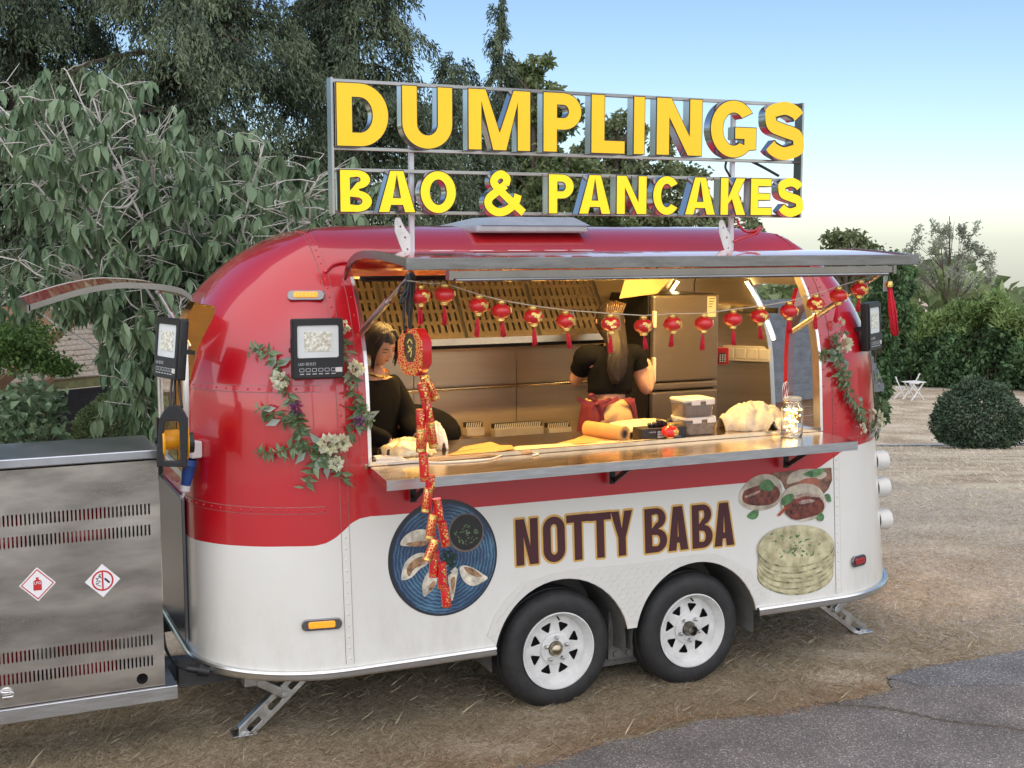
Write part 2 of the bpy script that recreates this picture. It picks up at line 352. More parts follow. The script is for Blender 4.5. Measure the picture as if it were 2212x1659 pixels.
strip('road', asphaltmat('asphalt', (0.165, 0.150, 0.142), 2.4), lambda x: edge_y(x) if x < 1.9 else edge_y(x) + 0.10, lambda x: -30.0, 0.012)
# worn joint between the newer surface and the older strip: a ragged crack full of crumbs and dead grass
jpts = smoothpath([Vector((1.33, -0.50, .0)), Vector((1.62, -0.72, 0)), Vector((1.80, -1.00, 0)), Vector((2.02, -1.20, 0)), Vector((2.16, -1.45, 0)), Vector((2.40, -1.80, 0)), Vector((2.75, -2.3, 0))], 30)
g = G(); V = []; F = []
for i, p in enumerate(jpts):
    t = (jpts[min(i + 1, len(jpts) - 1)] - jpts[max(i - 1, 0)]).normalized(); s_ = Vector((-t.y, t.x, 0)); w1 = .016 + .010 * math.sin(i * .9) + .006 * math.sin(i * 2.7 + 1) + random.uniform(0, .006); w2 = .014 + .009 * math.sin(i * 1.3 + 2) + random.uniform(0, .008)
    V += [tuple(p + s_ * w1 + UZ * .0125), tuple(p + UZ * .0155), tuple(p - s_ * w2 + UZ * .0125)]
for i in range(len(jpts) - 1): F += [(3 * i, 3 * i + 1, 3 * i + 4, 3 * i + 3), (3 * i + 1, 3 * i + 2, 3 * i + 5, 3 * i + 4)]
g.add(V, F); setp(g.build('asphalt_joint', pbr('crumbled_joint', (0.10, 0.085, 0.065), 0.95, var=0.5, scale=40, bump=.6, bscale=60), smooth=True), kind='structure')
# older, bluer strip of asphalt beyond the joint
g = G(); q = [(1.95, -0.36), (2.05, -0.55), (2.35, -0.68), (2.75, -0.80), (3.3, -0.95), (6.5, -1.9), (9.5, -2.4), (9.5, 0.4), (4.6, -0.36), (3.2, -0.33), (2.6, -0.32), (2.2, -0.31)]
qs = []
for i in range(len(q)):
    a_, b_ = Vector((*q[i], 0)), Vector((*q[(i + 1) % len(q)], 0)); k = max(2, int((b_ - a_).length / .05))
    for j in range(k): p = a_.lerp(b_, j / k); qs.append((p.x + random.gauss(0, .007), p.y + random.gauss(0, .007)))
me = plate([qs], .005); me.transform(Matrix.Rotation(-pi / 2, 4, 'X')); me.transform(Matrix.Translation((0, 0, .0172 - max(v.co.z for v in me.vertices))))
setp(mkobj('road_patch', me, asphaltmat('old_asphalt', (0.15, 0.148, 0.15), 2.6)), kind='structure')
# loose grit and shed needles on the road
n = 2600; x = rng.uniform(-1.5, 4.5, n); y = ev_ = np.array([edge_y(v) for v in x]) - rng.exponential(.22, n) - .01
leaves('road_litter', np.stack([x, y, np.full(n, .0145)], 1), np.stack([rng.normal(size=n), rng.normal(size=n), rng.uniform(0, .15, n)], 1), np.tile([0, 0, 1.], (n, 1)), rng.uniform(.008, .03, n), rng.uniform(.0015, .004, n), leafmat('litter', (.16, .10, .05), (.50, .42, .30), .9, .1), fold=.05, droop=0)['kind'] = 'stuff'
bpy.data.objects['road_litter']['label'] = 'dead needles and straw scattered on the asphalt'
# distant path on the lawn behind
def lay(name, mat, a, b, w, up, n=24):
    V = []; F = []; d = (b - a); s = Vector((-d.y, d.x, 0)).normalized() * w / 2
    for i in range(n + 1):
        p = a + d * (i / n)
        for q in (p - s, p + s): V.append((q.x, q.y, float(hterr(q.x, q.y)) + up))
    for i in range(n): F.append((2 * i, 2 * i + 2, 2 * i + 3, 2 * i + 1))
    me = bpy.data.meshes.new(name); me.from_pydata(V, [], F); me.update(); return setp(mkobj(name, me, mat), kind='structure')
pa = at(1700, 972, 35.0); pb = at(2500, 955, 36.5)
lay('path', pbr('pale_path', (0.30, 0.30, 0.30), 0.9, var=0.2, scale=4), gz(pa), gz(pb), 1.1, 0.03)

# ---- dry grass: individual blades, matted and curling
strawmat = leafmat('straw_blade', (0.44, 0.335, 0.215), (0.95, 0.84, 0.64), 0.85, 0.4)
def grass(name, n, xr, yr, L, W, lift, keep=None, mat=None, label=None):
    x = rng.uniform(*xr, n); y = rng.uniform(*yr, n)
    k = np.ones(n, bool)
    clump = np.sin(x * 5.1 + 2 * np.sin(y * 3.3)) * np.cos(y * 6.3 + 1.7 * np.sin(x * 2.9)) + rng.normal(0, 0.6, n)
    k &= clump > -0.7
    if keep is not None: k &= keep(x, y)
    x, y, cl = x[k], y[k], clump[k]; n = len(x)
    pos = np.stack([x, y, hterr(x, y) + 0.002], 1); a = rng.uniform(0, 2 * pi, n); up = np.clip(rng.normal(lift, 0.28, n) + .30 * np.clip(cl, -.6, 1.2), 0.02, 1.8)
    d = np.stack([np.cos(a), np.sin(a), up], 1); nr = np.stack([-np.sin(a) * .6, np.cos(a) * .6, np.ones(n)], 1) + rng.normal(0, .3, (n, 3))
    ln = L * rng.uniform(0.4, 1.5, n); o = leaves(name, pos, d, nr, ln, W * rng.uniform(0.6, 1.4, n), mat or strawmat, tint=np.clip(rng.normal(0.45, 0.28, n) + 0.1 * cl, 0, 1), fold=0.1, droop=0.3, wide=0.22)
    return setp(o, label, None, None, 'stuff')
ev = np.vectorize(edge_y)
inv = lambda x, y: (y > ev(x) - 0.03)
def instrip(x, y):
    return (y > ev(x) - 0.05 + 0.0 * x) & (rng.random(len(x)) > np.clip((x - 1.2 + .35 * np.sin(2.3 * y)) / 2.6, 0, .9)) & ~((x > 1.9) & (y < ev(x) + 0.09))
grass('grass', 440000, (-3.2, 3.8), (-0.72, 1.8), 0.040, 0.0017, 0.45, instrip, label='dry straw coloured grass around and under the trailer')
grass('lawn_grass', 270000, (0.9, 9.0), (-0.6, 8.0), 0.050, 0.0032, 0.35, lambda x, y: (y > ev(x) + 0.05) & (y > (x - 9.8) * 1.0) & (rng.random(len(x)) < np.clip((x - 0.9 + .35 * np.sin(2.3 * y)) / 2.4, 0, 1)), mat=leafmat('pale_straw_blade', (0.56, 0.50, 0.41), (0.96, 0.92, 0.84), 0.85, 0.4), label='bleached dry grass right of the trailer')
grass('far_lawn_grass', 100000, (6.0, 34), (4, 38), 0.09, 0.012, 0.4, lambda x, y: (np.abs((y + 5.8) / (x + 2.9) - 1.08) < 0.4), mat=leafmat('far_straw_blade', (0.62, 0.53, 0.39), (0.96, 0.89, 0.73), 0.85, 0.4), label='yellowed lawn stretching to the hedge')

grass('grass_stalks', 5200, (-3.2, 3.0), (-0.62, 1.2), 0.09, 0.0018, 0.7, instrip, mat=leafmat('stalk', (.40, .31, .19), (.70, .58, .40), .85, .15), label='long pale stalks standing out of the dry grass')

n = 6500; x = rng.uniform(-3.2, 1.85, n); y = ev(x) + rng.exponential(.13, n) - .04 + .05 * np.sin(4 * x)
setp(leaves('edge_litter', np.stack([x, y, np.full(n, .012) + rng.uniform(0, .012, n)], 1), np.stack([rng.normal(size=n), rng.normal(size=n), rng.uniform(-.1, .35, n)], 1), rng.normal(size=(n, 3)) * .4 + [0, 0, 1], rng.uniform(.012, .04, n), rng.uniform(.0014, .004, n), leafmat('brown_litter', (.26, .135, .065), (.50, .32, .18), .9, .1), fold=.05, droop=.1), 'reddish brown dead needles along the asphalt edge', None, None, 'stuff')
# ================================================================== the food trailer
trailer = thing('food_trailer', (0.45, 1.0, 0.0), 'rounded red and white food trailer with open serving hatch on dry grass', 'food trailer')
XF, XR = -1.81, 2.61; XA, XB = -1.128, 1.872      # nose, tail, ends of the straight side
def sup(z, z1, H, n):
    u = min(max((z - z1) / H, 0), 1); return 1 - (1 - u ** n) ** (1 / n)
def inset_side(z): return 0.075 * (z - 0.39) + 0.835 * sup(z, 1.72, 0.88, 2.25)
def inset_front(z): return 1.0 * sup(z, 1.65, 0.95, 2.2)
def inset_rear(z): return 0.06 * (z - 0.4) + 0.9 * sup(z, 1.65, 0.95, 2.2)
def ring(z, s=None, off=0.0):
    """plan outline of the body at height z, starting mid near side going to the tail"""
    si = (inset_side(z) if s is None else s) + off; y0, y1 = si, 2.0 - si
    xf, xr = XF + inset_front(z) + off, XR - inset_rear(z) - off
    xa = max(XA, xf + 0.03); xb = min(XB, xr - 0.03); hw = (y1 - y0) / 2
    bf = min(0.63, hw * 0.98); br = min(0.70, hw * 0.98); P = []
    NS, NC, NE = 40, 20, 10
    for i in range(NS): t = i / NS; P.append((xa + (xb - xa) * t, y0))                       # near side
    for i in range(NC): t = pi / 2 * i / NC; P.append((xb + (xr - xb) * math.sin(t), y0 + br * (1 - math.cos(t))))
    for i in range(NE): t = i / NE; P.append((xr, y0 + br + (y1 - y0 - 2 * br) * t))
    for i in range(NC): t = pi / 2 * i / NC; P.append((xb + (xr - xb) * math.cos(t), y1 - br * (1 - math.sin(t))))
    for i in range(NS): t = i / NS; P.append((xb + (xa - xb) * t, y1))
    for i in range(NC): t = pi / 2 * i / NC; P.append((xa + (xf - xa) * math.sin(t), y1 - bf * (1 - math.cos(t))))
    for i in range(NE): t = i / NE; P.append((xf, y1 - bf + (y0 - y1 + 2 * bf) * t))
    for i in range(NC): t = pi / 2 * i / NC; P.append((xa + (xf - xa) * math.cos(t), y0 + bf * (1 - math.sin(t))))
    return [(x, y, z) for x, y in P]
ZL = [0.40 + (1.65 - 0.40) * i / 12 for i in range(12)] + [1.65 + 0.95 * math.sin(pi / 2 * i / 30) for i in range(30)]
SH = G(); rows = [ring(z) for z in ZL]; n = len(rows[0])
for r in rows: SH.v += r
for i in range(len(rows) - 1):
    for j in range(n): SH.f.append((i * n + j, i * n + (j + 1) % n, (i + 1) * n + (j + 1) % n, (i + 1) * n + j)); SH.m.append(0)
top = (len(rows) - 1) * n
rdg = []                                                   # close the roof on its centre line
for (x, y, z) in rows[-1]: rdg.append((min(max(x, -0.75), 1.65), 1.0 + (y - 1.0) * 0.02, 2.602))
SH.v += rdg
for j in range(n): SH.f.append((top + j, top + (j + 1) % n, top + n + (j + 1) % n, top + n + j)); SH.m.append(0)
shell_me = SH.mesh('body_shell')
bm = bmesh.new(); bm.from_mesh(shell_me); bmesh.ops.remove_doubles(bm, verts=bm.verts, dist=0.0008); bmesh.ops.recalc_face_normals(bm, faces=bm.faces); bm.to_mesh(shell_me)
BV = BVHTree.FromBMesh(bm); bm.free()
def hit(px, py, off=0.0):
    """where the camera ray meets the closed body, and its outward normal"""
    r = ray(px, py).normalized(); loc, nr, _, _ = BV.ray_cast(CAM, r)
    if loc is None:
        loc, nr, _, _ = BV.find_nearest(CAM + r * 8.0)
    if nr.dot(r) > 0: nr = -nr
    return loc + nr * off, nr
def near(p, off=0.0):
    loc, nr, _, _ = BV.find_nearest(Vector(p)); c = Vector((0.45, 1.0, 1.4))
    if nr.dot(loc - c) < 0: nr = -nr
    return loc + nr * off, nr
# paint scheme: red above a wavy line, white below
def paintmat():
    m, N, L, b = nmat('trailer_two_tone_paint'); tc = N.new('ShaderNodeTexCoord'); sx = N.new('ShaderNodeSeparateXYZ'); L.new(tc.outputs['Object'], sx.inputs[0])
    line = [(375, 1118), (405, 1150), (450, 1163), (520, 1170), (620, 1171), (680, 1170), (705, 1163), (725, 1150), (742, 1132), (757, 1115), (775, 1103), (800, 1097), (840, 1095), (1200, 1064), (1620, 1027), (1700, 1018), (1740, 1007), (1770, 992), (1792, 974), (1815, 955), (1840, 941), (1870, 932), (1905, 926)]
    pts = sorted([(p.x, p.z) for p in [hit(a, c)[0] for a, c in line]]); pts = [(-2.0, pts[0][1] + 0.25), ] + pts + [(3.0, pts[-1][1])]
    mr = N.new('ShaderNodeMapRange'); mr.inputs['From Min'].default_value = -2; mr.inputs['From Max'].default_value = 3; L.new(sx.outputs['X'], mr.inputs[0])
    rp = N.new('ShaderNodeValToRGB'); E = rp.color_ramp.elements
    for i, (x, z) in enumerate(pts):
        f = (x + 2) / 5; v = (z - 0.9) / 0.7
        e = E[0] if i == 0 else (E[-1] if False else E.new(f)); e.position = f; e.color = (v, v, v, 1)
    E.remove(E[-1]) if E[-1].position == 1.0 and len(E) > len(pts) else None
    L.new(mr.outputs[0], rp.inputs[0])
    mz = N.new('ShaderNodeMapRange'); mz.inputs['From Min'].default_value = 0.9; mz.inputs['From Max'].default_value = 1.5; mz.clamp = False; L.new(sx.outputs['Z'], mz.inputs[0])
    gt = N.new('ShaderNodeMath'); gt.operation = 'GREATER_THAN'; L.new(mz.outputs[0], gt.inputs[0]); L.new(rp.outputs[0], gt.inputs[1])
    n = N.new('ShaderNodeTexNoise'); n.inputs['Scale'].default_value = 2.5; n.inputs['Detail'].default_value = 8; L.new(tc.outputs['Object'], n.inputs[0])
    wr = N.new('ShaderNodeValToRGB'); wr.color_ramp.elements[0].position = 0.35; wr.color_ramp.elements[0].color = (0.69, 0.665, 0.60, 1); wr.color_ramp.elements[1].color = (0.74, 0.72, 0.67, 1); L.new(n.outputs['Fac'], wr.inputs[0])
    rr = N.new('ShaderNodeValToRGB'); rr.color_ramp.elements[0].color = (0.43, 0.002, 0.008, 1); rr.color_ramp.elements[1].color = (0.49, 0.003, 0.011, 1); L.new(n.outputs['Fac'], rr.inputs[0])
    mx = N.new('ShaderNodeMix'); mx.data_type = 'RGBA'; L.new(gt.outputs[0], mx.inputs[0]); L.new(wr.outputs[0], mx.inputs[6]); L.new(rr.outputs[0], mx.inputs[7]); # road dust thrown up along the bottom and faint streaks
    nd = N.new('ShaderNodeTexNoise'); nd.inputs['Scale'].default_value = 9; nd.inputs['Detail'].default_value = 10; nd.inputs['Roughness'].default_value = .75; mpd = N.new('ShaderNodeMapping'); mpd.inputs['Scale'].default_value = (1, 1, .35); L.new(tc.outputs['Object'], mpd.inputs[0]); L.new(mpd.outputs[0], nd.inputs[0])
    zd = N.new('ShaderNodeMapRange'); zd.inputs['From Min'].default_value = .38; zd.inputs['From Max'].default_value = .85; zd.inputs['To Min'].default_value = .34; zd.inputs['To Max'].default_value = 0.0; L.new(sx.outputs['Z'], zd.inputs[0])
    nr_ = N.new('ShaderNodeMapRange'); nr_.inputs['From Min'].default_value = .42; nr_.inputs['From Max'].default_value = .72; L.new(nd.outputs['Fac'], nr_.inputs[0])
    md = N.new('ShaderNodeMath'); md.operation = 'MULTIPLY'; L.new(zd.outputs[0], md.inputs[0]); L.new(nr_.outputs[0], md.inputs[1])
    dm = N.new('ShaderNodeMix'); dm.data_type = 'RGBA'; L.new(md.outputs[0], dm.inputs[0]); L.new(mx.outputs[2], dm.inputs[6]); dm.inputs[7].default_value = (.34, .29, .22, 1); L.new(dm.outputs[2], b.inputs['Base Color'])
    b.inputs['Roughness'].default_value = 0.32; b.inputs['Coat Weight'].default_value = 1.0; b.inputs['Coat IOR'].default_value = 1.5
    cr = N.new('ShaderNodeMapRange'); cr.inputs['To Min'].default_value = 0.16; cr.inputs['To Max'].default_value = 0.05; L.new(gt.outputs[0], cr.inputs[0]); L.new(cr.outputs[0], b.inputs['Coat Roughness'])
    n3 = N.new('ShaderNodeTexNoise'); n3.inputs['Scale'].default_value = 1.7; n3.inputs['Detail'].default_value = 3; L.new(tc.outputs['Object'], n3.inputs[0])
    bp = N.new('ShaderNodeBump'); bp.inputs['Strength'].default_value = 0.12; bp.inputs['Distance'].default_value = 0.03; L.new(n3.outputs['Fac'], bp.inputs['Height']); L.new(bp.outputs[0], b.inputs['Coat Normal']); L.new(bp.outputs[0], b.inputs['Normal'])
    return m
M['paint'] = paintmat()
shell = mkobj('body_shell', shell_me, ['paint', 'steel_in', 'trim'], None)
so = shell.modifiers.new('thick', 'SOLIDIFY'); so.thickness = 0.032; so.offset = -1; so.material_offset = 1; so.material_offset_rim = 2
def cutter(me, mi=2):
    o = bpy.data.objects.new('cutter', me); col.objects.link(o)
    for m in ('paint', 'steel_in', 'trim'): me.materials.append(M[m])
    for p in me.polygons: p.material_index = mi
    return o
OX0, OX1, OZ0, OZ1 = -1.007, 1.778, 1.405, 2.355
c1 = plate([rrect(OX0, OX1, OZ0, OZ1, 0.05)], 1.2, T=Matrix.Translation((0, 0.62, 0)))       # serving hatch
AX = (0.045, 0.895); AR = 0.405; AZ = 0.315
cuts = [cutter(c1)]
for ax in AX:                                                                                   # wheel arches
    cuts.append(cutter(plate([circ(ax, AZ, AR, n=48)], 0.9, T=Matrix.Translation((0, 0.45, 0))), 1))
FT = Matrix.Rotation(-pi / 2, 4, 'Z')                                                           # plate facing -X
fw_ = plate([rrect(-1.42, -0.58, 1.30, 2.19, 0.09)], 0.9, T=Matrix.Translation((-1.55, 0, 0)) @ FT); cuts.append(cutter(fw_))
rd_ = plate([rrect(0.42, 1.50, 0.46, 2.22, 0.12)], 0.9, T=Matrix.Translation((2.2, 0, 0)) @ Matrix.Rotation(pi / 2, 4, 'Z')); cuts.append(cutter(rd_))
boolcut(shell, cuts); sharp(shell.data, 32); place(shell, trailer, False)

def follow(z, t0, t1, off=0.004, rng_=None):
    r = ring(z, None, -off); k = len(r); return [Vector(r[i % k]) for i in range(t0, t1)]
NR = len(rows[0])   # ring order: 0-39 near side, 40-59 tail near corner, 60-69 tail, 70-89, 90-129 far side, 130-149, 150-159 nose, 160-179 nose near corner
# lower rub rail all round
R0 = [Vector(p) for p in ring(0.40, None, -0.012)]
g = G(); prof = [(-0.012, -0.030), (0.010, -0.030), (0.016, -0.018), (0.010, -0.004), (0.014, 0.004), (0.008, 0.014), (-0.012, 0.014)]
def sweep(g, path, prof, closed, m=0):
    k = len(path); base = len(g.v); q = len(prof)
    for i, p in enumerate(path):
        a = path[(i - 1) % k] if closed else path[max(i - 1, 0)]; b = path[(i + 1) % k] if closed else path[min(i + 1, k - 1)]
        t = (b - a); t.z = 0; t.normalize(); o = Vector((t.y, -t.x, 0))
        for (u, w) in prof: g.v.append(tuple(p + o * u + UZ * w))
    for i in range(k if closed else k - 1):
        for j in range(q):
            a, b = base + i * q, base + ((i + 1) % k) * q
            g.f.append((a + j, a + (j + 1) % q, b + (j + 1) % q, b + j)); g.m.append(m)
rail_near = [p for i, p in enumerate(R0) if not (i < 40 and -0.357 < p.x < 1.30)]
i0 = next(i for i, p in enumerate(R0) if i < 40 and p.x > 1.30)
order = [R0[(i0 + k) % NR] for k in range(NR)]
order = [p for p in order if not (p.y < 0.02 and -0.357 < p.x < 1.30)]
order = [Vector((1.297, order[0].y, 0.4))] + order + [Vector((-0.356, order[-1].y, 0.4))]
sweep(g, order, prof, False); g.build('rub_rail', 'trim', trailer, smooth=50)
# floor and chassis
g = G(); fl = [(x, y) for x, y, z in ring(0.43, None, 0.04)]
g.add([(x, y, 0.47) for x, y in fl] + [(x, y, 0.40) for x, y in fl], [tuple(range(NR)), tuple(range(2 * NR - 1, NR - 1, -1))] + [(i, (i + 1) % NR, NR + (i + 1) % NR, NR + i) for i in range(NR)])
flo = g.build('floor', 'darkvoid', None)
cu = [cutter(plate([rrect(AX[0] - 0.45, AX[1] + 0.45, -0.2, 0.9, 0.05)], 0.5, T=Matrix.Translation((0, 0.36, 0))), 0)]; boolcut(flo, cu); place(flo, trailer, False)
g = G()
for ax in AX:      # inner wheel boxes
    a = [(ax + AR * 1.0 * math.cos(t), AZ + AR * math.sin(t)) for t in np.linspace(-0.15, pi + 0.15, 30)]
    b = len(g.v)
    for x, z in a: g.v += [(x, 0.036, z), (x, 0.42, z)]
    for i in range(29): g.f.append((b + 2 * i, b + 2 * i + 1, b + 2 * i + 3, b + 2 * i + 2)); g.m.append(0)
g.box(-0.38, 1.32, 0.42, 0.43, 0.30, 0.75)
g.build('wheel_box', pbr('grey_wheel_box', (0.13, 0.125, 0.115), 0.6, var=0.25, scale=6), trailer, smooth=40)
g = G(); g.box(-1.9, 2.4, 0.46, 0.54, 0.27, 0.395); g.box(-1.9, 2.4, 1.46, 1.54, 0.27, 0.395)
for x in (-1.3, -0.5, 1.6, 2.2): g.box(x, x + 0.06, 0.5, 1.5, 0.29, 0.37)
g.build('chassis', pbr('chassis_steel', (0.06, 0.06, 0.06), 0.6, 0.4, var=0.3), trailer)
g = G(); g.box(0.42, 0.58, 0.18, 0.30, 0.17, 0.45); g.box(0.36, 0.64, 0.22, 0.26, 0.12, 0.26); g.tube([(0.05, 0.24, 0.31), (0.49, 0.24, 0.21), (0.93, 0.24, 0.31)], 0.022, 6)
g.tube([(0.47, 0.17, 0.2), (0.47, 0.31, 0.2)], 0.02, 8); g.tube([(0.55, 0.17, 0.2), (0.55, 0.31, 0.2)], 0.02, 8)
g.build('suspension_hanger', pbr('dusty_axle_steel', (0.13, 0.12, 0.11), 0.7, 0.3, var=0.3), trailer)
# tongue under the locker, tray and jockey parts
g = G(); g.bar((-1.7, 0.55, 0.33), (-3.6, 0.95, 0.33), 0.07, 0.11); g.bar((-1.7, 1.45, 0.33), (-3.6, 1.05, 0.33), 0.07, 0.11); g.build('tongue', pbr('tongue_steel', (0.05, 0.06, 0.08), 0.5, 0.5, var=0.3), trailer)

# ---- panel seams with rivets
def seam_from_pts(name, pts, w, h=0.003, mat='paint', rivets=True, spacing=0.055, rr=0.006, rows2=False):
    """a thin cover strip lying on the body along pts, with a row of domed rivets"""
    P = [near(p, 0.0) for p in pts]; g = G(); k = len(P); base = 0
    for i, (p, nr) in enumerate(P):
        a = P[max(i - 1, 0)][0]; b = P[min(i + 1, k - 1)][0]; t = (b - a).normalized(); s = t.cross(nr).normalized()
        for (u, q) in ((-w / 2, -0.004), (-w / 2, h), (w / 2, h), (w / 2, -0.004)): g.v.append(tuple(p + s * u + nr * q))
    for i in range(k - 1):
        for j in range(4): g.f.append((i * 4 + j, i * 4 + (j + 1) % 4, (i + 1) * 4 + (j + 1) % 4, (i + 1) * 4 + j)); g.m.append(0)
    o = g.build(name, mat, trailer, smooth=30)
    ge = G()
    for sgn in (-1, 1):
        b0 = len(ge.v)
        for i, (p, nr) in enumerate(P):
            a = P[max(i - 1, 0)][0]; b = P[min(i + 1, k - 1)][0]; t = (b - a).normalized(); s = t.cross(nr).normalized(); c = p + s * (sgn * (w / 2 + .0012)); ge.v += [tuple(c - s * .0014 + nr * .0012), tuple(c + s * .0014 + nr * .0012)]
        for i in range(k - 1): ge.f.append((b0 + 2 * i, b0 + 2 * i + 1, b0 + 2 * i + 3, b0 + 2 * i + 2)); ge.m.append(0)
    ge.build('seam_gap', M.setdefault('gap', pbr('dark_seam_line', (.27, .17, .15), .8, var=.3, scale=30)), o)['kind'] = 'stuff'  # thin darker line along both edges of the cover strip
    if rivets:
        g2 = G(); acc = 0.0; nxt = spacing / 2
        for i in range(k - 1):
            a, b = P[i][0], P[i + 1][0]; L = (b - a).length
            while nxt < acc + L:
                f = (nxt - acc) / L; p = a.lerp(b, f); nr = P[i][1].lerp(P[i + 1][1], f).normalized(); nxt += spacing
                t = (b - a).normalized(); s = t.cross(nr).normalized()
                for u in ((-w * 0.33, w * 0.33) if rows2 else (0.0,)):
                    g2.lathe([(rr, 0.0), (rr * 0.9, 0.002), (rr * 0.55, 0.0036), (0, 0.0042)], p + nr * h + s * u, nr, 8)
            acc += L
        r = g2.build('rivet_row', mat, o, smooth=True); r['kind'] = 'stuff'
    return o
def section(x, z0, z1, n=50):
    out = []
    for i in range(n):
        z = z0 + (z1 - z0) * i / (n - 1); z = z if z <= 1.65 else 1.65 + 0.95 * math.sin((z - 1.65) / 0.95 * pi / 2)
        out.append((x, inset_side(z), z))
    return out
seam_from_pts('seam_strip', section(XA - 0.012, 0.43, 2.58), 0.038)
seam_from_pts('seam_strip', section(XB + 0.012, 0.43, 2.58), 0.038)
def level(z, i0, i1): r = ring(z); k = len(r); return [r[i % k] for i in range(i0, i1)]
seam_from_pts('seam_strip', level(1.80, 161, 179), 0.03, spacing=0.06)
seam_from_pts('seam_strip', level(1.205, 161, 179), 0.03, spacing=0.06)
seam_from_pts('seam_strip', level(1.33, 42, 60), 0.03, spacing=0.06)
# hatch surround: narrow steel frame with rivets beside the opening
for sx, nm in ((OX0, -1), (OX1, 1)):
    pts = [(sx + nm * 0.022, inset_side(z), z) for z in np.linspace(OZ0 + 0.01, OZ1 - 0.02, 24)]
    seam_from_pts('hatch_surround', pts, 0.04, 0.004, 'paint', spacing=0.1, rr=0.005)
for sx in (OX0 - 0.004, OX1 - 0.014):
    g = G()
    for i, z in enumerate(np.linspace(OZ0, OZ1, 16)[:-1]):
        z2 = z + (OZ1 - OZ0) / 15; a, b = inset_side(z), inset_side(z2)
        g.add([(sx, a - 0.012, z), (sx + 0.018, a - 0.012, z), (sx + 0.018, b - 0.012, z2), (sx, b - 0.012, z2), (sx, a + 0.05, z), (sx + 0.018, a + 0.05, z), (sx + 0.018, b + 0.05, z2), (sx, b + 0.05, z2)],
              [(0, 1, 2, 3), (0, 3, 7, 4), (1, 5, 6, 2), (4, 7, 6, 5)])
    g.build('hatch_frame', 'trim', trailer)
# drip rail brow left of the hatch
g = G(); a = [near(p)[0] + Vector((0, -0.012, 0)) for p in [hit(700, 588)[0], hit(716, 572)[0], hit(735, 566)[0], hit(755, 566)[0], hit(772, 568)[0]]]
g.tube(smoothpath(a, 5), 0.010, 6); g.build('drip_rail', 'red', trailer, smooth=True)
# small vent louvres on the nose roof
g = G()
for (px, py) in ((413, 609), (426, 604), (439, 600)):
    p, nr = hit(px, py); g.obox(p + nr * 0.012, (0.018, 0, 0.006), Vector((0.004, 0.05, 0.02)), nr * 0.01)
g.build('hinge_plate', 'trim', trailer, bevel=0.004)

# ---- serving hatch awning (the cut-out wall swung up), hinged at the top of the opening
AWP = [(0.285, 2.352), (0.24, 2.395), (0.17, 2.432), (0.08, 2.455), (-0.05, 2.466), (-0.20, 2.466), (-0.36, 2.459), (-0.52, 2.448), (-0.65, 2.436)]
aw = smoothpath([Vector((0, y, z)) for y, z in AWP], 4); AX0, AX1 = -1.05, 1.785
def sheet(g, prof, x0, x1, th, m_top=0, m_bot=1, m_edge=2):
    k = len(prof); b = len(g.v)
    nr = []
    for i in range(k):
        t = (prof[min(i + 1, k - 1)] - prof[max(i - 1, 0)]).normalized(); nr.append(Vector((0, t.z, -t.y)) if True else None)
    for x in (x0, x1):
        for i, p in enumerate(prof):
            nn = nr[i] if nr[i].z > 0 else -nr[i]
            g.v.append((x, p.y, p.z)); q = p - nn * th; g.v.append((x, q.y, q.z))
    o = 2 * k
    for i in range(k - 1):
        a = b + 2 * i
        g.f += [(a, a + 2, a + 2 + o, a + o), (a + 1, a + 1 + o, a + 3 + o, a + 3), (a, a + 1, a + 3, a + 2), (a + o, a + 2 + o, a + 3 + o, a + 1 + o)]; g.m += [m_top, m_bot, m_edge, m_edge]
    for a in (b, b + 2 * (k - 1)): g.f.append((a, a + o, a + 1 + o, a + 1)); g.m.append(m_edge)
g = G(); sheet(g, aw, AX0, AX1, 0.018)
awning = g.build('awning', ['red', pbr('awning_lining', (0.42, 0.40, 0.36), 0.35, 0.6, var=0.1, scale=4), 'chrome_dark'], trailer, smooth=30)
g = G(); g.box(AX0 - 0.012, AX1 + 0.012, -0.664, -0.648, 2.392, 2.446); g.box(AX0 - 0.012, AX1 + 0.012, -0.648, -0.60, 2.392, 2.398)
g.build('awning_edge', pbr('awning_edge_steel', (0.20, 0.20, 0.20), 0.28, 1.0, var=0.25, scale=5, stretch=(1, 1, 6), rvar=.1), awning, bevel=0.003)
g = G(); g.box(AX0 - 0.010, AX1 + 0.010, -0.655, -0.20, 2.4685, 2.4725); 
for s in (AX0 - 0.006, AX1 - 0.006):
    k = len(aw)
    for i in range(k - 1):
        a, b = aw[i], aw[i + 1]; g.add([(s, a.y, a.z - 0.032), (s + 0.012, a.y, a.z - 0.032), (s + 0.012, b.y, b.z - 0.032), (s, b.y, b.z - 0.032), (s, a.y, a.z + 0.006), (s + 0.012, a.y, a.z + 0.006), (s + 0.012, b.y, b.z + 0.006), (s, b.y, b.z + 0.006)], [(0, 1, 2, 3), (4, 7, 6, 5), (0, 3, 7, 4), (1, 5, 6, 2)])
g.f = g.f[6:]; g.m = g.m[6:]
g.build('awning_side_rim', 'chrome_dark', awning)
g = G(); g.box(-0.82, 1.68, -0.60, -0.565, 2.352, 2.385); g.tube([(-0.80, -0.582, 2.345), (1.66, -0.582, 2.345)], 0.011, 10, 1)
g.box(-0.84, -0.82, -0.605, -0.56, 2.345, 2.388, 2); g.box(1.68, 1.70, -0.605, -0.56, 2.345, 2.388, 2)
g.build('strip_light', ['chrome_dark', pbr('unlit_tube', (0.8, 0.78, 0.72), 0.25, var=0.03), 'black'], awning)
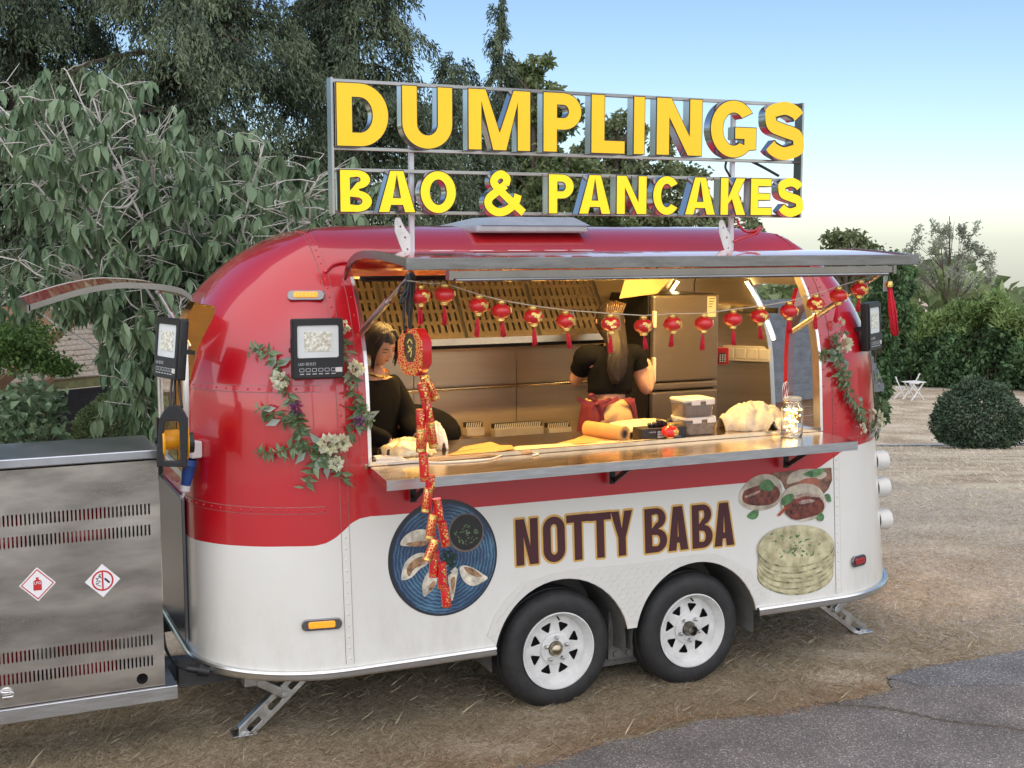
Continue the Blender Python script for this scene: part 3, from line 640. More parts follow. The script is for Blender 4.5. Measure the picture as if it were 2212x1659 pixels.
g = G(); g.box(AX0 + 0.06, AX1 - 0.06, 0.21, 0.235, 2.318, 2.342); g.tube([(AX0 + 0.08, 0.20, 2.322), (AX1 - 0.1, 0.20, 2.322)], 0.008, 8); g.build('hinge_rail', 'blacksheen', awning)
# four worn stickers seen edge-on on top of the awning, as pale discs
g = G()
for px in (960, 1046, 1128, 1207, 1265):
    p = onZ(px, 553.5, 2.471); p.y = -0.45; p = onY(px, 552, -0.45); g.lathe([(0.055, 0.0), (0.055, 0.002), (0, 0.002)], (p.x, -0.42, 2.4728), (0, 0, 1), 16)
g.build('top_sticker', pbr('sticker_white', (0.7, 0.68, 0.66), 0.5), awning)
# gas struts
def strut(a, b, split):
    a, b = Vector(a), Vector(b); m_ = a.lerp(b, split); g = G(); g.tube([a, m_], 0.0165, 12); g.tube([m_ - (b - a) * 0.002, m_ + (b - a) * 0.012], 0.019, 12); g.tube([m_, b], 0.0085, 10, 1)
    g.ball(a, 0.016, 8, 6, 1); g.ball(b, 0.016, 8, 6, 1); return g.build('gas_strut', ['galv', 'chrome'], trailer, smooth=40)
strut(onY(782, 716, 0.12), onY(888, 592, -0.52), 0.55); strut(onY(1712, 716, 0.16), onY(1918, 583, -0.56), 0.55)
# ---- counter: folding shelf outside, worktop inside
cz = 1.405
g = G(); poly = [(-1.055, 0.03), (-1.105, -0.345), (1.775, -0.345), (1.80, 0.03)]
poly = [(-1.007, 0.045), (-1.05, -0.33), (1.705, -0.33), (1.76, 0.045)]
g.add([(x, y, cz - 0.045) for x, y in poly] + [(x, y, cz) for x, y in poly], [(0, 1, 2, 3)[::-1], (4, 5, 6, 7), (0, 4, 5, 1)[::-1], (1, 5, 6, 2)[::-1], (2, 6, 7, 3)[::-1], (3, 7, 4, 0)[::-1]])
bm = bmesh.new(); 
M['counter_steel'] = pbr('worn_counter_steel', (0.66, 0.53, 0.38), 0.2, 1.0, var=0.14, scale=7, rvar=0.1, bump=0.03, bscale=12, stretch=(1, 4, 1))
M['edge_alu'] = pbr('counter_edge_aluminium', (0.52, 0.53, 0.54), 0.38, 1.0, var=0.14, scale=9, stretch=(1, 1, 8), rvar=0.1)
counter = g.build('counter', ['counter_steel'], trailer, bevel=0.004)
g = G(); g.box(-1.052, 1.707, -0.336, -0.331, cz - 0.047, cz + 0.002); g.build('counter_edge', 'edge_alu', counter)
for px, py, yb in ((898, 1040, 0), (1330, 1010, 0), (1706, 985, 0)):
    x = onY(px, py + 25, -0.02).x; g = G(); g.box(x - 0.016, x + 0.016, 0.012, 0.02, cz - 0.19, cz - 0.046); g.box(x - 0.016, x + 0.016, -0.24, 0.012, cz - 0.053, cz - 0.046)
    g.bar((x, 0.0, cz - 0.17), (x, -0.19, cz - 0.06), 0.026, 0.008, (1, 0, 0)); g.tube([(x - 0.018, 0.004, cz - 0.165), (x + 0.018, 0.004, cz - 0.165)], 0.009, 8)
    g.build('bracket', 'blacksheen', counter)
g = G(); g.box(OX0 - 0.02, 1.77, 0.075, 0.60, 1.37, 1.414); g.box(OX0 + 0.0, 1.76, 0.055, 0.075, 1.406, 1.428, 1); g.box(OX0 - 0.02, 1.77, 0.585, 0.60, 0.5, 1.37)
g.build('worktop', ['counter_steel', 'edge_alu'], trailer)
# ---- marker lamps on the body
def lamp(px, py, w, h, lens):
    p, nr = hit(px, py, 0.0); T = surfT(p, nr)
    o = mkobj('marker_lamp', plate([rrect(-w / 2, w / 2, -h / 2, h / 2, h * 0.42)], 0.014, 0.004, T=T), 'chrome_dark', trailer, smooth=40)
    l = mkobj('lens', plate([rrect(-w * 0.33, w * 0.33, -h * 0.28, h * 0.28, h * 0.14)], 0.020, 0.003, T=T), lens, o)
    g = G(); x = T.to_3x3() @ Vector((1, 0, 0)); u = T.to_3x3() @ Vector((0, 0, 1))
    for i in range(6):
        for j in (-1, 1): g.ball(p + nr * 0.018 + x * (w * 0.27 * (i - 2.5) / 2.5) + u * (j * h * 0.13), 0.0052, 8, 5)
    g.build('lens_bulb', lens, o, smooth=True)
lamp(661, 640, 0.175, 0.048, 'amber'); lamp(695, 1348, 0.190, 0.048, 'amber'); lamp(1853, 1211, 0.13, 0.058, 'redlens')
# round tail lamps on the tail
for py in (1010, 1072, 1148):
    z = hit(1912, py)[0].z
    c, nr = near((XR - 0.14, 0.42, z)); c2, nr2 = near((2.50, 0.34, z)); g = G(); T = nr2
    g.lathe([(0.062, -0.02), (0.066, 0.05), (0.060, 0.065), (0.0, 0.072)], c2, Vector((1, 0, 0)).lerp(nr2, 0.3), 24); g.build('tail_lamp', 'white', trailer, smooth=40)
# ---- wheels
def rotpoly(P, a): c, s = math.cos(a), math.sin(a); return [(x * c - y * s, x * s + y * c) for x, y in P]
def make_wheel(x, hubcap, a0):
    w = thing('wheel', (x, 0.0, AZ), None, None); w.parent = trailer; w.matrix_parent_inverse = Matrix.Translation(trailer.location).inverted()
    Y0 = 0.062
    g = G()   # tyre, axis along Y, outer face at Y0
    pr = [(0.205, 0.005), (0.216, -0.004), (0.232, -0.009), (0.262, -0.012), (0.292, -0.006), (0.312, 0.010), (0.322, 0.026), (0.327, 0.034), (0.327, 0.062), (0.3225, 0.066), (0.3225, 0.074), (0.329, 0.078), (0.330, 0.105), (0.325, 0.109), (0.325, 0.117), (0.330, 0.121), (0.329, 0.148), (0.3225, 0.152), (0.3225, 0.160), (0.327, 0.164), (0.322, 0.185), (0.30, 0.2), (0.26, 0.208), (0.205, 0.2)]
    g.lathe([(r, -h) for r, h in pr], (0, Y0, 0), (0, -1, 0), 72)
    ty = g.build('tyre', 'rubber', w, True, smooth=35)
    g = G()
    for r_ in (0.246, 0.283): g.lathe([(r_ + 0.003, -0.0108 + 0.012 * 0), (r_, 0.0), (r_ - 0.003, 0.0)], (0, Y0 + 0.0, 0), (0, -1, 0), 72)
    # rim barrel
    g = G(); g.lathe([(0.2125, 0.002), (0.214, 0.012), (0.208, 0.0135), (0.203, 0.004), (0.196, -0.012), (0.186, -0.022), (0.181, -0.040), (0.178, -0.052)], (0, Y0, 0), (0, -1, 0), 64)
    rim = g.build('rim', 'rimwhite', w, True, smooth=40)
    holes = []
    for i in range(8):
        tri = [(-0.004, 0.094), (0.004, 0.094), (0.032, 0.135), (0.0305, 0.143), (0.022, 0.147), (-0.022, 0.147), (-0.0305, 0.143), (-0.032, 0.135)]
        holes.append(rotpoly(tri, a0 + i * pi / 4))
    holes.append(circ(0, 0, 0.040, n=32))
    d = plate([circ(0, 0, 0.180, n=72)] + holes, 0.008, 0.0015, T=Matrix.Translation((0, Y0 + 0.050, 0)))
    mkobj('rim_face', d, 'rimwhite', rim, True, smooth=40)
    g = G(); g.lathe([(0.088, 0.0), (0.086, 0.010), (0.080, 0.012), (0.044, 0.012), (0.041, 0.006)], (0, Y0 + 0.042, 0), (0, -1, 0), 48); g.build('hub_flange', 'rimwhite', rim, True, smooth=35)
    g = G()
    if hubcap: g.lathe([(0.040, -0.01), (0.038, 0.012), (0.034, 0.026), (0.024, 0.036), (0.010, 0.041), (0, 0.042)], (0, Y0 + 0.036, 0), (0, -1, 0), 32)
    else:
        g.lathe([(0.040, -0.01), (0.036, 0.016), (0.033, 0.02), (0.031, 0.052), (0.026, 0.058), (0.022, 0.052), (0.022, 0.02), (0, 0.018)], (0, Y0 + 0.036, 0), (0, -1, 0), 32)
    g.build('hub_cap', pbr('hub_brass_steel' + str(hubcap), (0.42, 0.36, 0.26) if hubcap else (0.25, 0.23, 0.2), 0.3, 1.0, var=0.2, scale=30), w, True, smooth=40)
    for i in range(5):
        a = 2 * pi * i / 5 + (pi / 2 if hubcap else pi / 2 + pi); g = G(); g.lathe([(0.0115, 0.0), (0.0115, 0.016), (0.009, 0.022), (0, 0.025)], (0.064 * math.cos(a), Y0 + 0.030, 0.064 * math.sin(a)), (0, -1, 0), 6)
        g.build('lug_nut', 'galv', w, True, smooth=30)
    g = G(); a = pi / 2 - 0.05; g.tube([(0.178 * math.cos(a), Y0 + 0.03, 0.178 * math.sin(a)), (0.168 * math.cos(a), Y0 + 0.005, 0.168 * math.sin(a))], 0.005, 8); g.build('valve', 'black', w, True)
    g = G(); g.lathe([(0.178, 0.06), (0.15, 0.10), (0.0, 0.10)], (0, Y0, 0), (0, 1, 0), 32); g.build('brake_drum', 'darkvoid', w, True)
    return w
make_wheel(AX[0], True, pi / 8); make_wheel(AX[1], False, pi / 8 + 0.2)
# ---- white tread plate round the arches
tl = [(1050, 1372), (1064, 1335), (1087, 1300), (1125, 1262), (1190, 1240), (1260, 1228), (1380, 1217), (1500, 1198), (1545, 1196), (1588, 1212), (1620, 1232), (1645, 1272), (1650, 1292)]
pl = [(onY(a, b, 0.02).x, onY(a, b, 0.02).z) for a, b in tl]
lo = [(AX[1] + (AR + 0.002) * math.cos(t), AZ + (AR + 0.002) * math.sin(t)) for t in np.linspace(0.28, pi - 0.30, 30)] + [(AX[0] + (AR + 0.002) * math.cos(t), AZ + (AR + 0.002) * math.sin(t)) for t in np.linspace(0.30, pi - 0.28, 30)]
tp = plate([pl + lo], 0.004)
for v in tp.vertices: v.co.y += inset_side(v.co.z) - 0.0005
tread = mkobj('tread_plate', tp, 'white', trailer)
from mathutils.geometry import intersect_point_tri_2d
def inside(P, x, z):
    c = False; j = len(P) - 1
    for i in range(len(P)):
        if ((P[i][1] > z) != (P[j][1] > z)) and (x < (P[j][0] - P[i][0]) * (z - P[i][1]) / (P[j][1] - P[i][1] + 1e-12) + P[i][0]): c = not c
        j = i
    return c
g = G(); full = pl + lo; st = 0.052
for i in range(-12, 40):
    for j in range(0, 20):
        x = i * st + (j % 2) * st / 2; z = 0.42 + j * st * 0.5
        s = 1 if (j % 2) else -1
        if all(inside(full, x + k * 0.013, z + k2 * 0.013) for k in (-1, 1) for k2 in (-1, 1)):
            y = inset_side(z) - 0.0055; d = Vector((0.5 if True else 0, 0, 0.866 * 1)) if s > 0 else Vector((0.866, 0, 0.5))
            d.normalize(); q = Vector((-d.z, 0, d.x)); c = Vector((x, y, z))
            g.add([c + d * 0.021, c + q * 0.006, c - d * 0.021, c - q * 0.006, c + Vector((0, -0.006, 0))], [(0, 1, 4), (1, 2, 4), (2, 3, 4), (3, 0, 4)])
g.build('tread_bars', 'white', tread, smooth=True)['kind'] = 'stuff'
# ---- corner stabiliser jacks
def jack(foot, top, brace_top, name_side):
    foot, top, bt = Vector(foot), Vector(top), Vector(brace_top); d = (foot - top); L = d.length; d.normalize()
    j = thing('stabiliser_jack', top, None, None); j.parent = trailer; j.matrix_parent_inverse = Matrix.Translation(trailer.location).inverted()
    # channel arm with slots, built as a plate in the plane that faces the near side
    nrm = Vector((0, -1, 0)); nrm = (nrm - d * nrm.dot(d)).normalized(); u = d; sd_ = u.cross(nrm)
    outline = rrect(-0.042, 0.042, -L - 0.02, 0.03, 0.035); slots = []
    k = 4
    for i in range(k):
        a = -L * (i + 0.22) / k; b = -L * (i + 0.82) / k; slots.append(rrect(-0.017, 0.017, b, a, 0.012))
    T = Matrix.Translation(top) @ Matrix(((-sd_.x, -nrm.x, -u.x, 0), (-sd_.y, -nrm.y, -u.y, 0), (-sd_.z, -nrm.z, -u.z, 0), (0, 0, 0, 1)))
    me = plate([outline] + slots, 0.006, 0.001, T=T)
    me.transform(Matrix.Translation(-top)); arm = mkobj('jack_arm', me, 'galv', j, True, smooth=30)
    g = G()
    for s in (-1, 1): g.bar(sd_ * 0.042 * s - nrm * 0.0 + nrm * -0.02, d * L + sd_ * 0.042 * s + nrm * -0.02, 0.004, 0.04, nrm)
    g.build('jack_flange', 'galv', arm, True)
    g = G(); m_ = d * L * 0.52; g.bar(bt - top - nrm * 0.02, m_ - nrm * 0.012 + nrm * 0.03, 0.045, 0.02, nrm); g.tube([m_ + nrm * 0.03, m_ - nrm * 0.05], 0.016, 12); g.build('jack_brace', 'galv', j, True, bevel=0.004)
    g = G(); f = d * L; g.box(f.x - 0.06, f.x + 0.06, f.y - 0.03, f.y + 0.07, f.z - 0.012, f.z + 0.004); g.tube([f + nrm * 0.02, f - nrm * 0.06], 0.014, 10); g.build('jack_foot', 'galv', j, True, bevel=0.003)
    g = G(); b0 = bt - top; g.box(b0.x - 0.035, b0.x + 0.035, b0.y - 0.03, b0.y + 0.05, b0.z - 0.035, b0.z + 0.04); g.build('jack_screw_block', 'galv', j, True, bevel=0.006)
jack((-1.60, 0.36, 0.012), (-1.15, 0.42, 0.37), onY(540, 1466, 0.33), 0)
jack((2.40, 0.38, 0.012), (1.92, 0.40, 0.37), (2.40, 0.36, 0.37), 1)
# ---- front window flap, curved, hinged over the nose window
fp = [(415, 641), (395, 626), (360, 617), (300, 612), (240, 613), (160, 629), (62, 660)]
fv = [onY(a, b, 0.56) for a, b in fp]; fv = smoothpath([Vector((0, p.x, p.z)) for p in fv], 5)
g = G(); sheet(g, fv, 0.56, 1.44, 0.014)
me = g.mesh('front_flap'); 
for v in me.vertices: x, y, z = v.co; v.co = (y, x, z)
me.flip_normals(); flap = mkobj('front_flap', me, ['red', 'steel', 'trim'], trailer, smooth=30)
g = G()
for yy in (0.556, 1.432):
    for i in range(len(fv) - 1):
        a, b = fv[i], fv[i + 1]; g.add([(a.y, yy, a.z - 0.026), (b.y, yy, b.z - 0.026), (b.y, yy, b.z + 0.003), (a.y, yy, a.z + 0.003), (a.y, yy + 0.012, a.z - 0.026), (b.y, yy + 0.012, b.z - 0.026), (b.y, yy + 0.012, b.z + 0.003), (a.y, yy + 0.012, a.z + 0.003)], [(0, 1, 2, 3), (7, 6, 5, 4), (0, 4, 5, 1), (3, 2, 6, 7)])
t = fv[-1]; g.box(t.y - 0.008, t.y + 0.006, 0.556, 1.444, t.z - 0.036, t.z + 0.003); g.build('flap_rim', 'chrome_dark', flap)
strut((-1.78, 0.60, 1.99), (-1.92, 0.60, 2.27), 0.6)
# nose window frame and the rear doorway frame
def frameplate(nm, outer, inner, x, face, th, mat):
    me = plate([outer, inner], th, 0.002, T=Matrix.Translation((x, 0, 0)) @ Matrix.Rotation(-pi / 2 * face, 4, 'Z')); return mkobj(nm, me, mat, trailer)
frameplate('nose_window_frame', rrect(-1.425, -0.575, 1.295, 2.05, 0.09), rrect(-1.395, -0.605, 1.325, 2.02, 0.07), -1.785, 1, 0.03, 'trim')
g = G(); g.box(-1.802, -1.798, 0.9, 1.38, 1.33, 2.03); M['glass'] = pbr('window_glass', (0.9, 0.95, 0.95), 0.02, trans=1.0, var=0, ior=1.45); g.build('nose_window_glass', 'glass', trailer)
# lower steel panel on the nose
g = G(); g.box(-1.832, -1.813, 0.64, 1.36, 0.44, 1.20); g.build('nose_panel', pbr('nose_panel_steel', (0.20, 0.215, 0.235), 0.3, 1.0, var=0.1, scale=2, rvar=0.05), trailer, bevel=0.004)
# rear door leaf standing open
me = G()
for i in range(24):
    z = 0.5 + 1.68 * i / 23
    dx = -0.9 * sup(z, 1.65, 0.95, 2.2) * 0.9
    me.v += [(2.62, 1.53 + dx * 0.9, z), (3.14, 2.145 + dx * 3.2, z), (3.13, 2.165 + dx * 3.2, z), (2.60, 1.55 + dx * 0.9, z)]
for i in range(23):
    for j in range(4): me.f.append((4 * i + j, 4 * i + (j + 1) % 4, 4 * i + 4 + (j + 1) % 4, 4 * i + 4 + j)); me.m.append(0 if i > 19 else 1)
me.build('rear_door', ['red', 'trim'], trailer, smooth=40)
# roof vent
g = G(); v0 = onY(1020, 497, 0.62); v1 = onY(1275, 492, 0.62); x0, x1 = v0.x, v1.x
g.box(x0 + 0.02, x1 - 0.02, 0.60, 1.30, 2.56, 2.602); 
b = len(g.v); g.v += [(x0 + 0.05, 0.60, 2.602), (x1, 0.60, 2.602), (x1, 1.30, 2.602), (x0 + 0.05, 1.30, 2.602), (x0 + 0.25, 0.72, 2.652), (x1 - 0.05, 0.72, 2.652), (x1 - 0.05, 1.2, 2.652), (x0 + 0.25, 1.2, 2.652)]
g.f += [(b, b + 1, b + 5, b + 4), (b + 1, b + 2, b + 6, b + 5), (b + 2, b + 3, b + 7, b + 6), (b + 3, b, b + 4, b + 7), (b + 4, b + 5, b + 6, b + 7)]; g.m += [0] * 5
g.build('roof_vent', pbr('vent_cover', (0.5, 0.53, 0.56), 0.3, 0.3, var=0.1), trailer, bevel=0.012)
# ================================================================== lettering
def stroke(path, t):
    P = [Vector((x, y)) for x, y in path]; L = []; R = []; k = len(P)
    for i in range(k):
        a = P[max(i - 1, 0)]; b = P[min(i + 1, k - 1)]; d = (b - a).normalized(); n = Vector((-d.y, d.x)); L.append(tuple(P[i] + n * t / 2)); R.append(tuple(P[i] - n * t / 2))
    return L + R[::-1]
def spl(pts, n=8): return [(p.x, p.y) for p in smoothpath([Vector((x, y, 0)) for x, y in pts], n)]
def glyph(ch, w, t, h=None):
    """outline polygons in a box w wide and 1 high; t = stem, h = bar thickness"""
    h = h or t * 0.86
    if ch == 'I': return [[(0, 0), (w, 0), (w, 1), (0, 1)]]
    if ch == 'L': return [[(0, 0), (w, 0), (w, h), (t, h), (t, 1), (0, 1)]]
    if ch == 'E': return [[(0, 0), (w, 0), (w, h), (t, h), (t, .5 - h * .42), (w * .93, .5 - h * .42), (w * .93, .5 + h * .48), (t, .5 + h * .48), (t, 1 - h), (w * .98, 1 - h), (w * .98, 1), (0, 1)]]
    if ch == 'T': return [[(w / 2 - t / 2, 0), (w / 2 + t / 2, 0), (w / 2 + t / 2, 1 - h), (w, 1 - h), (w, 1), (0, 1), (0, 1 - h), (w / 2 - t / 2, 1 - h)]]
    if ch == 'N': k = t * 1.12; return [[(0, 0), (t, 0), (t, .62), (w - k, 0), (w, 0), (w, 1), (w - t, 1), (w - t, .38), (k, 1), (0, 1)]]
    if ch == 'M': m = w / 2; q = t * 0.62; return [[(0, 0), (t * .92, 0), (t * .92, .70), (m - q * .75, 0), (m + q * .75, 0), (w - t * .92, .70), (w - t * .92, 0), (w, 0), (w, 1), (w - t * 1.18, 1), (m, .33), (t * 1.18, 1), (0, 1)]]
    if ch == 'A':
        m = w / 2; q = t * .62; a = .24
        def xl(z): return m * z * (1 - q / m * 0.72) 
        tp = t * 1.08; sl = (m - tp * .56)
        out = [(0, 0), (tp, 0), (tp + sl * .16, .17), (w - tp - sl * .16, .17), (w - tp, 0), (w, 0), (m + tp * .60, 1), (m - tp * .60, 1)]
        zl = .17 + h * .85; inner = [(tp + sl * zl * .94, zl), (w - tp - sl * zl * .94, zl), (m, .80)]
        return [out, inner]
    if ch == 'K': return [[(0, 0), (t, 0), (t, .30), (t * 1.35, .40), (w - t * 1.22, 0), (w, 0), (t * 1.35 + (w - t * 1.35) * .36 + t * .18, .58), (w * .98, 1), (w * .98 - t * 1.2, 1), (t, .54), (t, 1), (0, 1)]]
    if ch == 'Y': m = w / 2; return [[(m - t / 2, 0), (m + t / 2, 0), (m + t / 2, .40), (w, 1), (w - t * 1.08, 1), (m, .60), (t * 1.08, 1), (0, 1), (m - t / 2, .40)]]
    if ch == 'U':
        r = w / 2; return [[(0, 1), (0, r * .9)] + circ(r, r * .9, r, r * .92, 20, pi, 2 * pi)[1:] + [(w, 1), (w - t, 1), (w - t, r * .9)] + circ(r, r * .9, r - t, r * .92 - h, 20, 2 * pi, pi)[1:] + [(t, 1)]]
    if ch == 'D':
        c = max(w * .42, t * 1.05); c = w * .45
        return [[(0, 0)] + circ(c, .5, w - c, .5, 24, -pi / 2, pi / 2) + [(0, 1)], [(t, h)] + circ(c * .98, .5, w - c - t, .5 - h, 20, -pi / 2, pi / 2) + [(t, 1 - h)]]
    if ch == 'P':
        c = w * .52; b = .37; ry = (1 - b) / 2
        return [[(0, 0), (t, 0), (t, b)] + circ(c, b + ry, w - c, ry, 20, -pi / 2, pi / 2) + [(0, 1)], [(t, b + h * .92)] + circ(c, b + ry, w - c - t * .95, ry - h * .92, 16, -pi / 2, pi / 2) + [(t, 1 - h * .92)]]
    if ch == 'B':
        c = w * .52; q = .53; r1 = q / 2; r2 = (1 - q) / 2; hh = h * .9
        o = [(0, 0)] + circ(c, r1, w - c, r1, 18, -pi / 2, pi / 2 * .86) + circ(c, q + r2, (w - c) * .9, r2, 18, -pi / 2 * .86, pi / 2) + [(0, 1)]
        return [o, [(t, hh)] + circ(c, r1, w - c - t, r1 - hh * .93, 14, -pi / 2, pi / 2) + [(t, q - hh * .86)], [(t, q + hh * .1)] + circ(c, q + r2, (w - c) * .9 - t, r2 - hh * .9, 14, -pi / 2, pi / 2) + [(t, 1 - hh)]]
    if ch == 'O': 
        if w < .6:   # condensed: straight sided
            r = w / 2; return [circ(r, 1 - r, r, r, 16, 0, pi) + circ(r, r, r, r, 16, pi, 2 * pi), circ(r, 1 - r, r - t, r - h, 14, 0, pi) + circ(r, r, r - t, r - h, 14, pi, 2 * pi)]
        return [circ(w / 2, .5, w / 2, .515, 44), circ(w / 2, .5, w / 2 - t, .515 - h, 36)]
    if ch == 'C': return [circ(w / 2, .5, w / 2, .515, 40, .62, 2 * pi - .62) + circ(w / 2, .5, w / 2 - t, .515 - h, 32, 2 * pi - .74, .74)]
    if ch == 'G':
        o = circ(w / 2, .5, w / 2, .515, 36, .60, 1.5 * pi + .75); i = circ(w / 2, .5, w / 2 - t, .515 - h, 28, 1.5 * pi + .62, .72)
        return [o + [(w, .14), (w, .545), (w * .52, .545), (w * .52, .545 - h * .95), (w - t, .545 - h * .95), (w - t, .24)] + i]
    if ch == 'S':
        k = t / 2; hh = h / 2
        pts = [(k * 1.05, .235), (k + w * .10, hh + .055), (w * .5, hh - .012), (w - k * 1.25, hh + .07), (w - k, .275), (w * .80, .425), (w * .5, .50), (w * .20, .585), (k, .735), (k * 1.25, 1 - hh - .06), (w * .5, 1.012 - hh), (w - k - w * .10, 1 - hh - .055), (w - k * 1.12, .765)]
        return [stroke(spl(pts, 6), t * .96)]
    if ch == '&':
        pts = [(w * 1.0, .03), (w * .62, .36), (w * .27, .70), (w * .27, .86), (w * .42, .955), (w * .57, .86), (w * .54, .70), (w * .30, .52), (w * .12, .36), (w * .12, .19), (w * .27, .06), (w * .45, .045), (w * .64, .13), (w * .80, .29), (w * .86, .47)]
        return [stroke(spl(pts[:7], 6), t * .80), stroke(spl(pts[6:], 6), t * .84)]
def place_glyph(polys, x0, z0, sx, sz): return [[(x0 + a * sx, z0 + b * sz) for a, b in p] for p in polys]
# ---------------- roof sign
YS = 0.20
sign = thing('roof_sign', (0.3, 0.3, 2.56), 'large two-line yellow letter sign on a polished frame above the trailer roof', 'sign')
def z7(x, y): return (662.4 + x * .5208, 144 + y * .5208)
def letter(ch, xa, xb, yt, yb, mat, tk, depth):
    a = onY(*z7(xa, (yt + yb) / 2), YS); b = onY(*z7(xb, (yt + yb) / 2), YS); m_ = (xa + xb) / 2
    zt = onY(*z7(m_, yt), YS).z; zb = onY(*z7(m_, yb), YS).z; H = zt - zb; w = (b.x - a.x) / H
    base = None
    polys = place_glyph(glyph(ch, w, tk), a.x, zb, H, H)
    groups = [polys] if ch != '&' else [[polys[0]], [polys[1]]]
    for gi, pg in enumerate(groups):
        if True:   # letter can: open shell seen from the side, thin black lip, coloured face
            can = mkobj('letter' if base is None else 'letter_stroke', plate(pg, depth, T=Matrix.Translation((0, YS + depth + 0.0012 * gi, 0))), 'chrome', sign if base is None else base, smooth=25)
            lip = mkobj('letter_lip', plate(pg, 0.004, T=Matrix.Translation((0, YS - 0.0005 + 0.0012 * gi, 0))), 'black', base or can)
            pf = pg if ch not in 'S&' else (place_glyph(glyph(ch, w, tk * 0.88), a.x, zb, H, H) if ch == 'S' else [place_glyph(glyph(ch, w, tk * 0.88), a.x, zb, H, H)[gi]])
            fc = mkobj('letter_face', plate(pf, 0.003, offset=-0.0045 if ch not in 'S&' else 0.0, T=Matrix.Translation((0, YS - 0.0035 + 0.0014 * gi, 0))), mat, base or can)
            if base is None: base = can
    return base
tops = lambda x, y0, y1: y0 + (y1 - y0) * (x - 120) / (2060 - 120)
for ch, xa, xb in (('D', 120, 340), ('U', 392, 605), ('M', 667, 928), ('P', 978, 1140), ('L', 1177, 1320), ('I', 1353, 1402), ('N', 1448, 1640), ('G', 1672, 1865), ('S', 1898, 2062)):
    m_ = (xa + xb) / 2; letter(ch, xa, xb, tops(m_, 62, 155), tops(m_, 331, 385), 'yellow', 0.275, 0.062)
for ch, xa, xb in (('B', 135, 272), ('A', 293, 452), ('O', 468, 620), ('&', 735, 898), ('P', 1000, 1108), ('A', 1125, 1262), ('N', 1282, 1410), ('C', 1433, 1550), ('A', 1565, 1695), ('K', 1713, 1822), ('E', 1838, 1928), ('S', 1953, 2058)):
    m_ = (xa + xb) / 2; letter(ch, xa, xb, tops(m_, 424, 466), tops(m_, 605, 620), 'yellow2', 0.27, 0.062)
yb = YS + 0.072; xl, xr_ = onY(715, 300, yb).x, onY(1722, 380, yb).x
def sgz(y): return onY(*z7(1100, y), yb).z
zs = [sgz(110), sgz(368), sgz(450), sgz(612)]
for z in zs:
    g = G(); g.box(xl, xr_, yb - 0.006, yb + 0.018, z - 0.009, z + 0.009); g.build('frame_rail', 'chrome_dark', sign, bevel=0.002)
for x in (xl - 0.012, xr_ - 0.012):
    g = G(); g.box(x, x + 0.012, yb - 0.05, yb + 0.020, zs[3] - 0.0095, zs[0] + 0.0095); g.build('frame_upright', 'chrome_dark', sign)
for px, pb in ((888, 522), (1578, 512)):
    x = onY(px, 480, yb + 0.045).x
    g = G(); g.box(x - 0.012, x + 0.012, yb + 0.0275, yb + 0.0495, 2.42, zs[0] - 0.01); g.build('sign_post', pbr('post_paint', (0.62, 0.64, 0.66), 0.4, 0.2, var=0.05), sign)
    ol = [(-0.070, 0.0), (-0.066, 0.035), (-0.030, 0.075), (0.010, 0.125), (0.016, 0.155), (-0.010, 0.175), (-0.045, 0.170), (-0.085, 0.110), (-0.105, 0.03)]
    ol = [(-0.085, 0.145), (-0.078, 0.160), (-0.058, 0.160), (-0.03, 0.105), (0.0, 0.07), (0.0, -0.06), (-0.02, -0.075), (-0.05, 0.0), (-0.085, 0.09)]
    hs = [circ(-0.055, 0.115, 0.006, n=12), circ(-0.03, 0.06, 0.006, n=12), circ(-0.018, 0.0, 0.006, n=12)]
    mkobj('roof_bracket', plate([ol] + hs, 0.006, 0.001, T=Matrix.Translation((x - 0.014, yb + 0.02, 2.475))), 'galv', sign)
g = G(); g.tube(smoothpath([onY(1570, 345, yb + 0.03), onY(1567, 362, yb + 0.03), onY(1575, 378, yb + 0.03), onY(1582, 400, yb + .05), onY(1580, 470, yb + 0.05)]), 0.007, 6); g.tube(smoothpath([onY(1622, 348, yb + 0.03), onY(1650, 362, yb + 0.03), onY(1682, 380, yb + 0.03)]), 0.008, 6); g.build('sign_cable', 'black', sign, smooth=True)
g = G(); cp = [(1592, 472), (1598, 488), (1612, 500), (1632, 497), (1642, 490), (1630, 505), (1600, 515), (1585, 522)]
g.tube(smoothpath([onY(a, b, yb + 0.02) for a, b in cp]), 0.008, 6); g.tube(smoothpath([onY(a + 3, b + 2, yb + 0.03) for a, b in cp[2:6]]), 0.009, 6); g.build('red_cable', 'red', sign, smooth=True)
# ---------------- flat prints on the near side
def decal(name, polys, layer, mat, parent=None):
    me = plate(polys, 0.0012)
    for v in me.vertices: v.co.y += inset_side(v.co.z) - 0.0004 - 0.0016 * layer
    return mkobj(name, me, mat, parent or trailer)
def W5(x, y): p = onY(691.2 + x * .3125, 979.3 + y * .3125, 0.03); return (p.x, p.z)
def W6(x, y): p = onY(1325 + x * .3125, 979.3 + y * .3125, 0.03); return (p.x, p.z)
def sm2(pts, n=5): 
    P = [Vector((x, y, 0)) for x, y in pts]; k = len(P); out = []
    for i in range(k):
        a, b, c, d = P[i - 1], P[i], P[(i + 1) % k], P[(i + 2) % k]
        for q in range(n):
            t = q / n; v = 0.5 * ((2 * b) + (c - a) * t + (2 * a - 5 * b + 4 * c - d) * t * t + (3 * b - a - 3 * c + d) * t ** 3); out.append((v.x, v.y))
    return out
